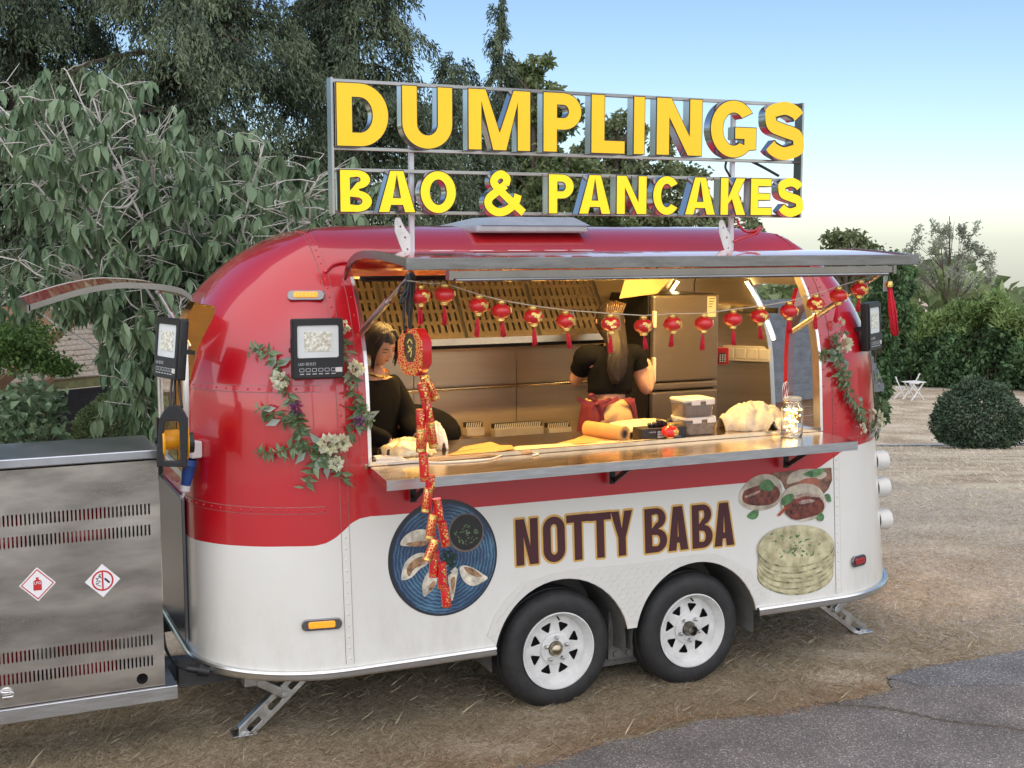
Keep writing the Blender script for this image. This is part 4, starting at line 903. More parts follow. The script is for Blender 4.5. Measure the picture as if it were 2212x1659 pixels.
# shop name
tops_ = lambda px, a, b: a + (b - a) * (px - 1116) / (1590 - 1116)
name_l = [('N', 1116, 1164), ('O', 1175, 1222), ('T', 1226, 1275), ('T', 1275, 1322), ('Y', 1322, 1368), ('B', 1394.5, 1442), ('A', 1445, 1487), ('B', 1496.5, 1540), ('A', 1544, 1586)]
for ch, xa, xb in name_l:
    m_ = (xa + xb) / 2; a = onY(xa, 1150, 0.03); b = onY(xb, 1150, 0.03); zt = onY(m_, tops_(m_, 1124, 1085), 0.03).z; zb = onY(m_, tops_(m_, 1222, 1176), 0.03).z; H = zt - zb
    pg = place_glyph(glyph(ch, (b.x - a.x) / H, 0.185, 0.165), a.x, zb, H, H)
    m0 = plate(pg, 0.0004); g = G(); idx = name_l.index((ch, xa, xb))
    vv = [v.co.copy() for v in m0.vertices]; ff = [tuple(q.vertices) for q in m0.polygons]
    for k in range(18): a_ = 2 * pi * k / 18; g.add([v + Vector((.0115 * math.cos(a_), -.00002 * k - .0006 * (idx % 2), .0115 * math.sin(a_))) for v in vv], ff)
    me = g.mesh('print_letter')
    for v in me.vertices: v.co.y += inset_side(v.co.z) - 0.0004
    bk = mkobj('print_letter', me, 'goldprint', trailer); decal('letter_fill', pg, 1.4, 'maroon', bk)
# plate of dumplings
dc = Vector((-0.626, 0, 0.907)); DR = 0.299
def ringmat():
    m, N, L, b = nmat('blue_glazed_plate_print'); tc = N.new('ShaderNodeTexCoord'); mp = N.new('ShaderNodeMapping'); mp.inputs['Location'].default_value = (-dc.x, 0, -dc.z); mp.inputs['Scale'].default_value = (1, 0, 1); L.new(tc.outputs['Object'], mp.inputs[0])
    w = N.new('ShaderNodeTexWave'); w.wave_type = 'RINGS'; w.rings_direction = 'SPHERICAL'; w.inputs['Scale'].default_value = 17; w.inputs['Distortion'].default_value = 3.5; w.inputs['Detail'].default_value = 3; w.inputs['Detail Scale'].default_value = 2; L.new(mp.outputs[0], w.inputs[0])
    n = N.new('ShaderNodeTexNoise'); n.inputs['Scale'].default_value = 5.5; n.inputs['Detail'].default_value = 5; L.new(mp.outputs[0], n.inputs[0])
    mx = N.new('ShaderNodeMath'); mx.operation = 'MULTIPLY_ADD'; mx.inputs[1].default_value = 0.26; L.new(w.outputs['Fac'], mx.inputs[0]); L.new(n.outputs['Fac'], mx.inputs[2])
    r = N.new('ShaderNodeValToRGB'); e = r.color_ramp.elements; e[0].position = 0.38; e[0].color = (0.012, 0.022, 0.055, 1); e[1].position = 0.95; e[1].color = (0.10, 0.24, 0.33, 1); q = e.new(0.62); q.color = (0.022, 0.05, 0.11, 1)
    L.new(mx.outputs[0], r.inputs[0]); L.new(r.outputs[0], b.inputs['Base Color']); b.inputs['Roughness'].default_value = 0.35; return m
M['plate_print'] = ringmat()
dish = decal('dumpling_plate_print', [circ(dc.x, dc.z, DR, n=72)], 0.4, pbr('dark_plate_rim', (0.018, 0.02, 0.028), 0.35, var=0.3, scale=9))
decal('plate_well', [circ(dc.x + .004, dc.z - .004, DR * .945, n=72)], 1.4, 'plate_print', dish)
bc = W5(1015, 552); bp_ = decal('bowl_print', [circ(bc[0], bc[1], 0.099, 0.100, 48)], 2.6, pbr('bowl_rim_print', (0.16, 0.11, 0.085), 0.35, var=0.3, scale=20), dish)
decal('bowl_inside', [circ(bc[0] + .002, bc[1] + .003, 0.091, 0.092, 48)], 3.6, pbr('bowl_inside_print', (0.012, 0.011, 0.012), 0.3, var=0.3, scale=20), dish)
M['herb'] = pbr('herb_print', (0.05, 0.09, 0.03), 0.4, var=0.5, scale=40, c2=(0.14, 0.2, 0.08))
hp = []
for i in range(34):
    a = random.uniform(0, 2 * pi); r = 0.068 * math.sqrt(random.random()); x, z = bc[0] + r * math.cos(a), bc[1] - 0.008 + r * .75 * math.sin(a); b_ = random.uniform(0, pi); l = random.uniform(.006, .015); hp.append([(x + l * math.cos(b_), z + l * math.sin(b_)), (x - .003 * math.sin(b_), z + .003 * math.cos(b_)), (x - l * math.cos(b_), z - l * math.sin(b_)), (x + .003 * math.sin(b_), z - .003 * math.cos(b_))])
g = G()
for i, p in enumerate(hp): y = lambda z: inset_side(z) - 0.0082 - 0.0001 * i; g.add([(x, y(z), z) for x, z in p], [(0, 1, 2, 3)])
g.build('herb_flecks', 'herb', dish)['kind'] = 'stuff'
M['dough'] = pbr('dough_print', (0.42, 0.36, 0.27), 0.4, var=0.35, scale=22, c2=(0.62, 0.56, 0.44)); M['dough_brown'] = pbr('fried_dough_print', (0.14, 0.065, 0.03), 0.4, var=0.5, scale=35, c2=(0.34, 0.19, 0.09))
dum = [([(560, 635), (590, 580), (640, 545), (700, 530), (760, 540), (775, 580), (760, 620), (700, 645), (620, 645)], [(600, 628), (660, 612), (730, 606), (768, 596), (758, 625), (700, 645), (630, 645)]),
       ([(562, 872), (570, 810), (600, 745), (660, 700), (720, 690), (757, 722), (740, 770), (690, 800), (640, 850), (600, 870)], [(600, 800), (640, 745), (700, 715), (735, 722), (715, 765), (650, 800), (615, 850)]),
       ([(712, 985), (705, 910), (730, 845), (770, 800), (803, 800), (810, 850), (790, 920), (745, 965)], [(745, 950), (760, 900), (795, 880), (785, 925)]),
       ([(885, 845), (935, 788), (952, 812), (940, 880), (925, 960), (905, 1015), (893, 940)], [(900, 880), (925, 850), (930, 890), (912, 960)]),
       ([(965, 792), (1000, 775), (1060, 792), (1120, 830), (1156, 860), (1110, 893), (1050, 914), (1000, 890), (975, 850)], [(995, 785), (1050, 795), (1100, 830), (1115, 850), (1070, 850), (1020, 825)])]
for i, (o_, b_) in enumerate(dum):
    d_ = decal('dumpling_print', [sm2([W5(*q) for q in o_])], 2.6, 'dough', dish); decal('browned_side', [sm2([W5(*q) for q in b_])], 3.6, 'dough_brown', dish)
g = G()
for i in range(60):
    c = W5(random.gauss(885, 30), random.gauss(735, 35)); a = random.uniform(0, 2 * pi); l = random.uniform(.004, .014); y = inset_side(c[1]) - 0.0056 - 0.00008 * i
    g.add([(c[0] + l * math.cos(a + k * 2.1), y, c[1] + l * math.sin(a + k * 2.1)) for k in range(3)], [(0, 1, 2)])
g.build('garnish_flecks', pbr('dark_herb_print', (0.012, 0.03, 0.012), 0.4, var=0.5, scale=40), dish)['kind'] = 'stuff'
# filled buns, top right
M['bun'] = pbr('bun_print', (0.30, 0.24, 0.17), 0.4, var=0.25, scale=9, c2=(0.58, 0.50, 0.39)); M['filling'] = pbr('filling_print', (0.018, 0.006, 0.006), 0.3, var=0.6, scale=30, c2=(0.17, 0.04, 0.025)); M['leafp'] = pbr('leaf_print', (0.03, 0.09, 0.03), 0.4, var=0.4, scale=25, c2=(0.10, 0.22, 0.08))
M['onion'] = pbr('onion_print', (0.20, 0.11, 0.09), 0.4, var=0.4, scale=30, c2=(0.42, 0.30, 0.24)); M['chilli'] = pbr('chilli_print', (0.38, 0.05, 0.02), 0.4, var=0.2)
fr = decal('bun_print', [sm2([W6(*q) for q in [(880, 335), (885, 280), (925, 220), (1000, 165), (1090, 150), (1150, 175), (1180, 240), (1170, 310), (1130, 365), (1040, 398), (950, 392), (900, 365)]])], 0.6, 'bun')
bun3 = decal('bun_print', [[W6(*q) for q in [(1110, 140), (1300, 120), (1528, 104), (1528, 190), (1500, 250), (1450, 300), (1300, 300), (1200, 250), (1180, 200)]]], 0.5, pbr('dark_food_print', (0.05, 0.028, 0.02), 0.4, var=0.6, scale=18, c2=(0.22, 0.10, 0.06)))
decal('bun_top', [sm2([W6(*q) for q in [(1215, 215), (1240, 150), (1310, 118), (1400, 113), (1490, 140), (1460, 180), (1360, 190), (1290, 200)]])], 1.4, 'bun', bun3)
decal('leaf', [sm2([W6(*q) for q in [(1330, 150), (1400, 118), (1480, 112), (1450, 150), (1390, 170)]])], 2.4, 'leafp', bun3)
decal('salmon_slice', [sm2([W6(*q) for q in [(1290, 215), (1340, 180), (1420, 175), (1440, 215), (1380, 240)]])], 2.4, pbr('salmon_print', (0.36, 0.12, 0.07), 0.4, var=0.3, scale=30), bun3)
bun2 = decal('bun_print', [sm2([W6(*q) for q in [(1165, 370), (1180, 290), (1225, 240), (1310, 214), (1400, 222), (1455, 270), (1475, 345), (1450, 410), (1400, 450), (1300, 470), (1215, 440)]])], 3.4, 'bun')
decal('filling', [sm2([W6(*q) for q in [(1185, 385), (1200, 320), (1260, 295), (1340, 285), (1420, 300), (1460, 350), (1440, 410), (1360, 440), (1260, 460), (1205, 430)]])], 4.4, 'filling', bun2)
decal('filling', [sm2([W6(*q) for q in [(905, 325), (920, 265), (990, 235), (1080, 215), (1150, 240), (1160, 300), (1110, 350), (1020, 365), (940, 355)]])], 1.6, 'filling', fr)
for nm, pts, la, mt, pr_ in (('onion', [(1255, 300), (1330, 278), (1420, 290), (1415, 305), (1330, 298), (1265, 318)], 5.4, 'onion', bun2), ('onion', [(1290, 335), (1360, 318), (1400, 330), (1350, 345), (1300, 352)], 5.4, 'onion', bun2), ('leaf', [(1165, 350), (1185, 300), (1250, 280), (1240, 330), (1190, 360)], 5.4, 'leafp', bun2), ('chilli', [(1140, 425), (1195, 368), (1205, 375), (1155, 430)], 5.4, 'chilli', bun2), ('leaf', [(1405, 440), (1430, 410), (1455, 430), (1445, 465), (1415, 462)], 5.4, 'leafp', bun2),
                         ('leaf', [(1020, 240), (1050, 195), (1090, 185), (1125, 220), (1110, 260), (1060, 262)], 2.6, 'leafp', fr), ('leaf', [(930, 440), (960, 405), (1010, 392), (1005, 440), (970, 460)], 0.6, 'leafp', fr), ('onion', [(920, 300), (960, 285), (1020, 262), (1022, 272), (965, 300), (930, 308)], 2.6, 'onion', fr), ('leaf', [(1470, 290), (1500, 285), (1512, 330), (1490, 335)], 4.4, 'leafp', bun2)):
    decal(nm, [sm2([W6(*q) for q in pts], 3)], la, mt, pr_)
# stack of pancakes
M['pan1'] = pbr('pancake_print', (0.36, 0.30, 0.15), 0.45, var=0.3, scale=14, c2=(0.52, 0.47, 0.29)); M['pan2'] = pbr('pancake_edge_print', (0.09, 0.08, 0.04), 0.45, var=0.4, scale=18, c2=(0.40, 0.36, 0.2))
pk = None
for i in range(5, -1, -1):
    cy = 640 + i * 38; el = [(1250 + 262 * math.cos(a) * (1 + .02 * math.sin(3 * a + i)), cy + (148 - 2 * i) * math.sin(a) * (1 + .03 * math.cos(2 * a + 2 * i)) - 0.06 * 262 * math.cos(a) * 1.2) for a in np.linspace(0, 2 * pi, 48, endpoint=False)]
    o_ = decal('pancake_print', [[W6(*q) for q in el]], 0.6 + 1.2 * (5 - i), 'pan2', pk); pk = pk or o_
    el2 = [((x - 1250) * .985 + 1250, (y - cy) * .96 + cy - 6) for x, y in el]
    decal('pancake_top', [[W6(*q) for q in el2]], 0.6 + 1.2 * (5 - i) + 0.6, 'pan1', pk)
g = G()
for i in range(70):
    c = W6(1210 + 130 * random.uniform(-1, 1), 600 + 62 * random.uniform(-1, 1)) if i < 34 else W6(1260 + 150 * random.uniform(-1, 1), 640 + 75 * random.uniform(-1, 1)); a = random.uniform(0, 2 * pi); l = random.uniform(.005, .018); y = inset_side(c[1]) - 0.0122 - 0.00005 * i
    g.add([(c[0] + l * math.cos(a), y, c[1] + l * math.sin(a)), (c[0] - .4 * l * math.sin(a), y, c[1] + .4 * l * math.cos(a)), (c[0] - l * math.cos(a), y, c[1] - l * math.sin(a)), (c[0] + .4 * l * math.sin(a), y, c[1] - .4 * l * math.cos(a))], [(0, 1, 2, 3)], 0 if i < 42 else 1)
g.build('topping_flecks', ['leafp', 'dough_brown'], pk)['kind'] = 'stuff'
# ================================================================== things on and round the trailer
# ---- gas locker on the tongue
YL = 0.30
p0 = onY(341, 990, YL); LX1 = p0.x; LZ1 = p0.z; LZ0 = onY(350, 1480, YL).z; LX0 = -3.05; LTZ = onY(341, 970, YL).z
yback = onZ(296, 941, LTZ).y
lock = thing('gas_locker', (-2.5, 0.8, 0.3), 'brushed steel gas locker with vent slots on the trailer tongue', 'locker')
M['lsteel'] = pbr('locker_steel', (0.46, 0.43, 0.385), 0.30, 0.92, var=0.35, scale=1.8, bump=0.22, bscale=2.5, stretch=(1, 1, 3.2), rvar=0.12)  # broad noise patches put reflection tones into the base colour
M['lid_steel'] = pbr('lid_steel', (0.50, 0.52, 0.55), 0.34, 1.0, var=0.18, scale=3, rvar=0.12, bump=0.05, bscale=4)
def z2w(x, y): p = onY(x * .3646, 1037 + y * .3646, YL); return p.x, p.z
holes = []
x_first, _ = z2w(885, 170); sp_ = (z2w(885, 170)[0] - z2w(500, 190)[0]) / 16.0
for (ya, yb_, xo) in ((138, 204, 882), (262, 328, 884), (914, 978, 898), (1036, 1100, 900)):
    xr0, zt = z2w(xo, ya); _, zb = z2w(xo, yb_)
    i = 0
    while True:
        x = xr0 - i * sp_; i += 1
        if x < LX0 + 0.05: break
        holes.append(rrect(x - 0.0042, x + 0.0042, zb, zt, 0.004, 3))
hx, hz = z2w(843, 1177); holes.append(circ(hx, hz, 0.027, n=24))
front = mkobj('front_panel', plate([[(LX0, LZ0), (LX1, LZ0), (LX1, LZ1 - 0.008), (LX0, LZ1 - 0.008)]] + holes, 0.003, T=Matrix.Translation((0, YL + 0.003, 0))), 'lsteel', lock)
g = G(); g.box(LX1 - 0.003, LX1 - 0.0001, YL + 0.0032, yback, LZ0, LZ1 - 0.008); g.build('side_panel', 'lsteel', lock)
g = G(); g.box(LX0, LX0 + 0.003, YL + 0.0032, yback, LZ0, LZ1 - 0.008); g.build('side_panel', 'lsteel', lock)
g = G(); g.box(LX0, LX1, yback, yback + 0.003, LZ0, LZ1 - 0.008); g.build('back_panel', 'lsteel', lock)
g = G(); g.box(LX0 - 0.005, LX1 + 0.006, YL - 0.008, yback + 0.008, LZ1, LTZ); g.build('lid', 'lid_steel', lock, bevel=0.006)
g = G(); g.box(LX0 - 0.02, onY(385, 1503, YL - 0.02).x, YL - 0.02, yback + 0.1, LZ0 - 0.075, LZ0 - 0.004); g.build('base_tray', 'edge_alu', lock, bevel=0.004)
g = G(); hp_ = z2w(40, 1265); g.lathe([(0.0, 0), (0.032, 0.0), (0.030, 0.004), (0.02, 0.006), (0, 0.006)], (hp_[0], YL, hp_[1]), (0, -1, 0), 20); g.tube(smoothpath([(hp_[0] - 0.03, YL - 0.004, hp_[1] + .012), (hp_[0] - 0.01, YL - 0.022, hp_[1] + .012), (hp_[0] + 0.022, YL - 0.022, hp_[1] + 0.01), (hp_[0] + 0.026, YL - 0.022, hp_[1] - 0.01), (hp_[0] - .02, YL - 0.02, hp_[1] - .012)]), 0.0045, 8); g.build('latch', 'chrome', lock, smooth=40)
for i, x in enumerate((-2.32, -2.72)):
    c = thing('gas_cylinder', (x, YL + 0.26, LZ0), 'red gas cylinder behind the locker slots, ' + ('nearest the trailer' if i == 0 else 'farther from the trailer'), 'gas cylinder', 'gas cylinders in the locker')
    g = G(); g.lathe([(0.14, 0), (0.15, 0.02), (0.15, 0.75), (0.13, 0.84), (0.06, 0.9), (0.03, 0.91)], (0, 0, 0.005), n=24); g.build('bottle', 'red', c, True, smooth=40)
    g = G(); g.tube([(0, 0, 0.91), (0, 0, 0.98)], 0.02, 8); g.lathe([(0.10, 0.88), (0.10, 1.0)], n=20); g.build('valve_guard', 'galv', c, True)
# hazard stickers
def diamond(px, py, kind):
    p = onY(px, py, YL); hd = 0.081; T = Matrix.Translation((p.x, YL, p.z))
    o = mkobj('gas_sticker' if kind == 0 else 'no_smoking_sticker', plate([[(-hd, 0), (0, -hd), (hd, 0), (0, hd)]], 0.0012, T=T), pbr('sticker_white_print', (0.8, 0.78, 0.77), 0.4, var=0.02), lock)
    def dp(nm, polys, la, mt): return mkobj(nm, plate(polys, 0.0008, T=Matrix.Translation((p.x, YL - 0.0012 - 0.0009 * la, p.z))), mt, o)
    rp = M.setdefault('red_print', pbr('red_print', (0.52, 0.03, 0.03), 0.4, var=0.04))
    if kind == 0:
        a, b = hd * .90, hd * .82; dp('border', [[(-a, 0), (0, -a), (a, 0), (0, a)], [(-b, 0), (0, -b), (b, 0), (0, b)]], 0, rp)
        a = hd * 0; dp('bottle_symbol', [rrect(-.0185, .0185, -.029, .014, .003) if False else [(-.0185, -.029), (.0185, -.029), (.0185, .012), (.014, .019), (.006, .022), (.005, .028), (.008, .033), (-.008, .033), (-.005, .028), (-.006, .022), (-.014, .019), (-.0185, .012)]], 0, rp)
        me = textmesh('LPG', 0.0135, 0.0006, T=Matrix.Translation((p.x, YL - 0.0024, p.z + 0.006))); mkobj('lettering', me, pbr('print_white', (0.8, 0.8, 0.8), 0.5), o)
    else:
        bl = M['black']
        dp('ring', [circ(0, 0, .050, n=40), circ(0, 0, .042, n=40)], 0, rp); dp('bar', [[(-.0038, -.0425), (.0038, -.0425), (.0038, .0425), (-.0038, .0425)]], 0, rp)
        dp('cigarette', [[(.006, .007), (.012, .013), (.034, -.010), (.028, -.016)]], 0, bl)
        for k, pth in enumerate(([(-.006, .012), (-.012, .02), (-.02, .012), (-.03, .014), (-.022, .004), (-.030, -.004)], [(-.008, -.004), (-.016, .0), (-.018, -.010), (-.030, -.012), (-.020, -.022), (-.008, -.026)], [(-.006, .03), (-.014, .03), (-.01, .02), (-.02, .024)])):
            dp('smoke', [stroke(spl(pth, 5), .0032)], 0, bl)
diamond(81, 1262, 0); diamond(221.7, 1254, 1)
# supply cable and connector below the nose
g = G(); g.tube(smoothpath([onY(352, 1365, 0.62), onY(358, 1400, 0.55), onY(375, 1430, 0.45), onY(395, 1443, 0.40), onY(410, 1446, .38)]), 0.008, 8); g.tube([onY(405, 1444, .38), onY(432, 1448, .36)], 0.018, 10); g.tube([onY(428, 1447, .36), onY(452, 1452, .35)], [0.030, 0.024], 10); g.tube(smoothpath([onY(450, 1450, .35), onY(480, 1447, .4), onY(500, 1446, .5)]), 0.007, 8)
setp(g.build('supply_cable', 'black', smooth=40), 'black supply cable with round connector under the trailer nose', 'cable')
# ---- flood lights
def make_flood(name, c, n, label, w=0.245, h=0.285, tx=True):
    c = Vector(c); n = Vector(n).normalized(); th = thing(name, c, label, 'flood light', 'flood lights on the trailer')
    T = surfT(c, n); Tl = T.copy(); Tl.translation = (0, 0, 0)
    def pl(nm, polys, d, y0, mt, par, bev=0.0, sm=None): return mkobj(nm, plate(polys, d, bev, T=Tl @ Matrix.Translation((0, y0, 0))), mt, par, True, sm)
    hs = pl('housing', [rrect(-w / 2, w / 2, -h / 2, h / 2, 0.006)], 0.042, 0.042, M['black'], th, 0.003)
    bz = pl('bezel', [rrect(-w / 2 + .004, w / 2 - .004, -h / 2 + .004, h / 2 - .004, .004), rrect(-w * .41, w * .41, -h * .15, h * .40, .010)], 0.010, 0.0, M['black'], hs)
    pl('reflector', [rrect(-w * .41, w * .41, -h * .15, h * .40, .010)], 0.003, -0.0005, pbr('reflector_white', (0.70, 0.72, 0.70), 0.3, var=0.04), hs)
    pl('led_panel', [rrect(-w * .27, w * .27, -h * .04, h * .29, .004)], 0.003, -0.004, pbr('led_array', (0.62, 0.55, 0.30), 0.5, var=0.5, scale=70, c2=(0.72, 0.70, 0.6)), hs)
    pt = M.setdefault('grey_print', pbr('grey_print', (0.5, 0.5, 0.5), 0.5, var=0.0))
    if tx:
        me = textmesh('LED 投光灯', 0.0125, 0.0006, T=Tl @ Matrix.Translation((-w * .40, -0.0105, -h * .255)), align='LEFT'); mkobj('lettering', me, pt, hs, True)
        for k in range(6):
            x = -w * .38 + k * w * .125; pl('icon', [rrect(x, x + w * .095, -h * .385, -h * .325, .004), rrect(x + .002, x + w * .095 - .002, -h * .385 + .002, -h * .325 - .002, .003)], 0.0006, -0.0104, pt, hs)
            pl('icon_caption', [[(x + .002, -h * .43), (x + w * .09, -h * .43), (x + w * .09, -h * .415), (x + .002, -h * .415)]], 0.0006, -0.0104, pt, hs)
    pl('rating_label', [[(w * .34, -h * .40), (w * .47, -h * .40), (w * .47, -h * .32), (w * .34, -h * .32)]], 0.0006, -0.0104, M['white'], hs)
    g = G(); g.box(-w / 2 - .006, -w / 2 - .001, .012, .030, -.02, .05); g.box(w / 2 + .001, w / 2 + .006, .012, .030, -.02, .05); g.box(-w / 2 - .006, w / 2 + .006, .075, .079, -.02, 0.0); g.box(-w / 2 - .006, -w / 2 - .001, .03, .079, -.02, 0.0); g.box(w / 2 + .001, w / 2 + .006, .03, .079, -.02, 0.0)
    me = g.mesh('bracket'); me.transform(Tl); mkobj('bracket', me, M['black'], th, True)
    return th
p, n_ = hit(679, 750); n_ = Vector((n_.x * .45, n_.y, 0)); make_flood('flood_light', p + n_.normalized() * 0.095, n_, 'black flood light with square white reflector above the left flower garland')
p, n_ = hit(1858, 705); n_ = Vector((n_.x * 0.9 - 0.05, n_.y, 0.05)); make_flood('flood_light', p + n_.normalized() * 0.085, n_, 'black flood light at the right end above the right flower garland')
c_ = onY(362, 752, 0.30); make_flood('flood_light', c_, (-0.97, -0.27, 0.10), 'black flood light turned to the left beside the nose window')
# ---- cable reel hanging from the left flood light
rc = onY(375, 938, 0.24); K = 0.00205 * .3646
reel = thing('cable_reel', rc, 'yellow cable reel in black frame hanging at the trailer nose', 'cable reel')
def rl(x, y): return ((x - 1030) * K, -(y - 1310) * K)
T = Matrix.Rotation(math.radians(-14), 4, 'Z') @ Matrix.Translation((0, -0.05, 0))
mkobj('frame', plate([sm2([rl(*q) for q in [(1010, 1122), (1075, 1122), (1118, 1190), (1122, 1230), (1108, 1490), (1085, 1500), (955, 1492), (935, 1470), (958, 1220), (962, 1190)]], 3), [rl(*q) for q in [(995, 1205), (1065, 1205), (1080, 1225), (1080, 1460), (1060, 1475), (975, 1470), (968, 1450), (980, 1220)]]], 0.028, 0.004, T=T), 'black', reel, True, smooth=40)
g = G(); g.lathe([(0.048, -0.05), (0.048, 0.05)], (0, 0.03, -0.03), (1, 0, 0), 32); g.build('drum', pbr('yellow_plastic', (0.80, 0.34, 0.005), 0.35, var=0.05), reel, True, smooth=40)
for s in (-1, 1): g = G(); g.lathe([(0.0, 0.0), (0.105, 0.0), (0.108, 0.006), (0.105, 0.012), (0, 0.012)], (s * 0.056 - 0.006, 0.03, -0.03), (1, 0, 0), 40); g.build('flange', M['yellow'] if False else bpy.data.materials['yellow_plastic'], reel, True, smooth=40)
g = G(); g.box(-0.075, -0.062, 0.01, 0.05, -0.14, 0.08); g.tube([(-0.085, 0.03, -0.03), (0.085, 0.03, -0.03)], 0.014, 12); g.lathe([(0, 0), (0.05, 0), (0.05, 0.03), (0, 0.03)], (0.065, 0.03, -0.05), (1, 0, 0), 20); g.build('crank_side', 'black', reel, True)
g = G(); tpz = onY(378, 800, 0.26) - rc
g.tube(smoothpath([Vector((-0.02, -0.05, 0.14)), Vector((-0.012, -0.03, 0.2)), tpz + Vector((-0.01, 0, 0))]), 0.006, 8); g.tube(smoothpath([Vector((0.035, -0.05, 0.13)), Vector((0.03, -0.03, 0.2)), tpz + Vector((0.015, 0, 0))]), 0.006, 8); g.tube(smoothpath([Vector((0.0, -0.03, 0.135)), tpz + Vector((0.005, 0.0, 0.0)), tpz + Vector((0.03, 0, 0.06))]), 0.006, 8)
g.ball(tpz, (0.03, 0.025, 0.03), 10, 8); g.build('hanging_cord', 'black', reel, True, smooth=True)
# ---- blue mains plug in its white inlet
p, n_ = hit(429, 968); pg = thing('mains_plug', p, 'blue mains plug in a white inlet box on the red nose', 'plug'); T = surfT((0, 0, 0), n_)
g = G(); g.box(-0.038, 0.038, -0.06, 0.0, -0.045, 0.04); me = g.mesh('inlet_box'); me.transform(T); o = mkobj('inlet_box', me, pbr('inlet_white', (0.72, 0.70, 0.68), 0.4, var=0.05), pg, True); b_ = o.modifiers.new('edge', 'BEVEL'); b_.width = 0.008; b_.segments = 2
g = G(); a = Vector((-0.002, -0.045, -0.05)); d = Vector((-0.18, -0.1, -1)).normalized(); g.lathe([(0.030, 0), (0.034, 0.03), (0.031, 0.034), (0.031, 0.08), (0.026, 0.11), (0.024, 0.14)], T @ a, (T.to_3x3() @ d), 20); g.build('plug_body', pbr('mains_blue', (0.02, 0.07, 0.26), 0.4, var=0.1), pg, True, smooth=40)
g = G(); e_ = a + d * 0.135; g.lathe([(0.026, 0), (0.026, 0.03), (0.012, 0.034)], T @ e_, T.to_3x3() @ d, 16, 0); g.tube(smoothpath([T @ (e_ + d * .03), T @ (e_ + d * .07 + Vector((-.01, 0, 0))), T @ (e_ + d * .09 + Vector((-.05, .02, 0.02)))]), 0.006, 8, 1); g.build('plug_collar', [bpy.data.materials['inlet_white'], 'black'], pg, True, smooth=40)
# ---- flower garlands
M['euca'] = leafmat('eucalyptus_leaf', (0.07, 0.13, 0.045), (0.24, 0.32, 0.18), 0.55, 0.2); M['petal'] = leafmat('cream_petal', (0.60, 0.60, 0.36), (0.80, 0.78, 0.66), 0.6, 0.3); M['purple'] = leafmat('purple_petal', (0.14, 0.03, 0.12), (0.34, 0.12, 0.30), 0.6, 0.2); M['greenstem'] = pbr('green_stem', (0.14, 0.17, 0.06), 0.7, var=0.3, scale=40)
M['dusty'] = leafmat('dusty_leaf', (0.22, 0.28, 0.22), (0.42, 0.48, 0.42), 0.7, 0.2)
def surfpts(px_list, off=0.02):
    out = []
    for a, b in px_list:
        p, n = hit(a, b); out.append((p + n * off, n))
    return out
def garland(label, strands, blossoms, big, sprigs=()):
    root = thing('flower_garland', surfpts([strands[0][0]])[0][0], label, 'garland', 'flower garlands on the trailer')
    pos = []; dr = []; nr = []; Ls = []; Ws = []; stem = G()
    for st in strands:
        S = surfpts(st); P = smoothpath([p for p, n in S], 6); N_ = [near(p)[1] for p in P]
        stem.tube([p + N_[i] * 0.004 * math.sin(i) for i, p in enumerate(P)], 0.0035, 5)
        for i, p in enumerate(P):
            t = (P[min(i + 1, len(P) - 1)] - P[max(i - 1, 0)]).normalized()
            for k in range(3):
                n = N_[i]; s = t.cross(n) * random.choice((-1, 1)); d = (t * random.uniform(-.6, .8) + s * random.uniform(.5, 1.2) + n * random.uniform(0, .7) + Vector((0, 0, -.25))).normalized()
                pos.append(p + n * random.uniform(0, .03) + t * random.uniform(-.02, .02)); dr.append(d); nr.append((n + Vector(rdir(1)[0]) * .5)); l = random.choice((.018, .024, .034, .046, .062)) * random.uniform(.85, 1.15); Ls.append(l); Ws.append(l * random.uniform(.28, .5))
    stem.build('stem', 'greenstem', root, smooth=True)
    o = leaves('foliage', pos, dr, nr, Ls, Ws, M['euca'], root, droop=0.2); o['kind'] = 'stuff'
    for (px, py, tx, ty, l) in big:      # large single leaves
        (p, n), (q, _) = surfpts([(px, py), (tx, ty)], .045); d = (q - p).normalized(); leaves('large_leaf', [p], [d], [n], [l], [l * .42], M['dusty'], root, tint=[random.random()], fold=.12)
    for (px, py, rad, kind) in blossoms:
        p, n = surfpts([(px, py)], .045)[0]; m_ = 26 if kind == 'cream' else 60; P = []; D = []; Nn = []
        for k in range(m_):
            v = Vector(rdir(1)[0]); v = (v + n * .7).normalized(); P.append(p + v * rad * (.45 if kind == 'cream' else .3)); D.append((v + Vector(rdir(1)[0]) * .5)); Nn.append(n if kind == 'cream' else v)
        leaves('blossom', P, D, Nn, [rad * (.72 if kind == 'cream' else .8)] * m_, [rad * (.62 if kind == 'cream' else .18)] * m_, M['petal' if kind == 'cream' else 'purple' if kind == 'purple' else 'euca'], root, droop=.05)
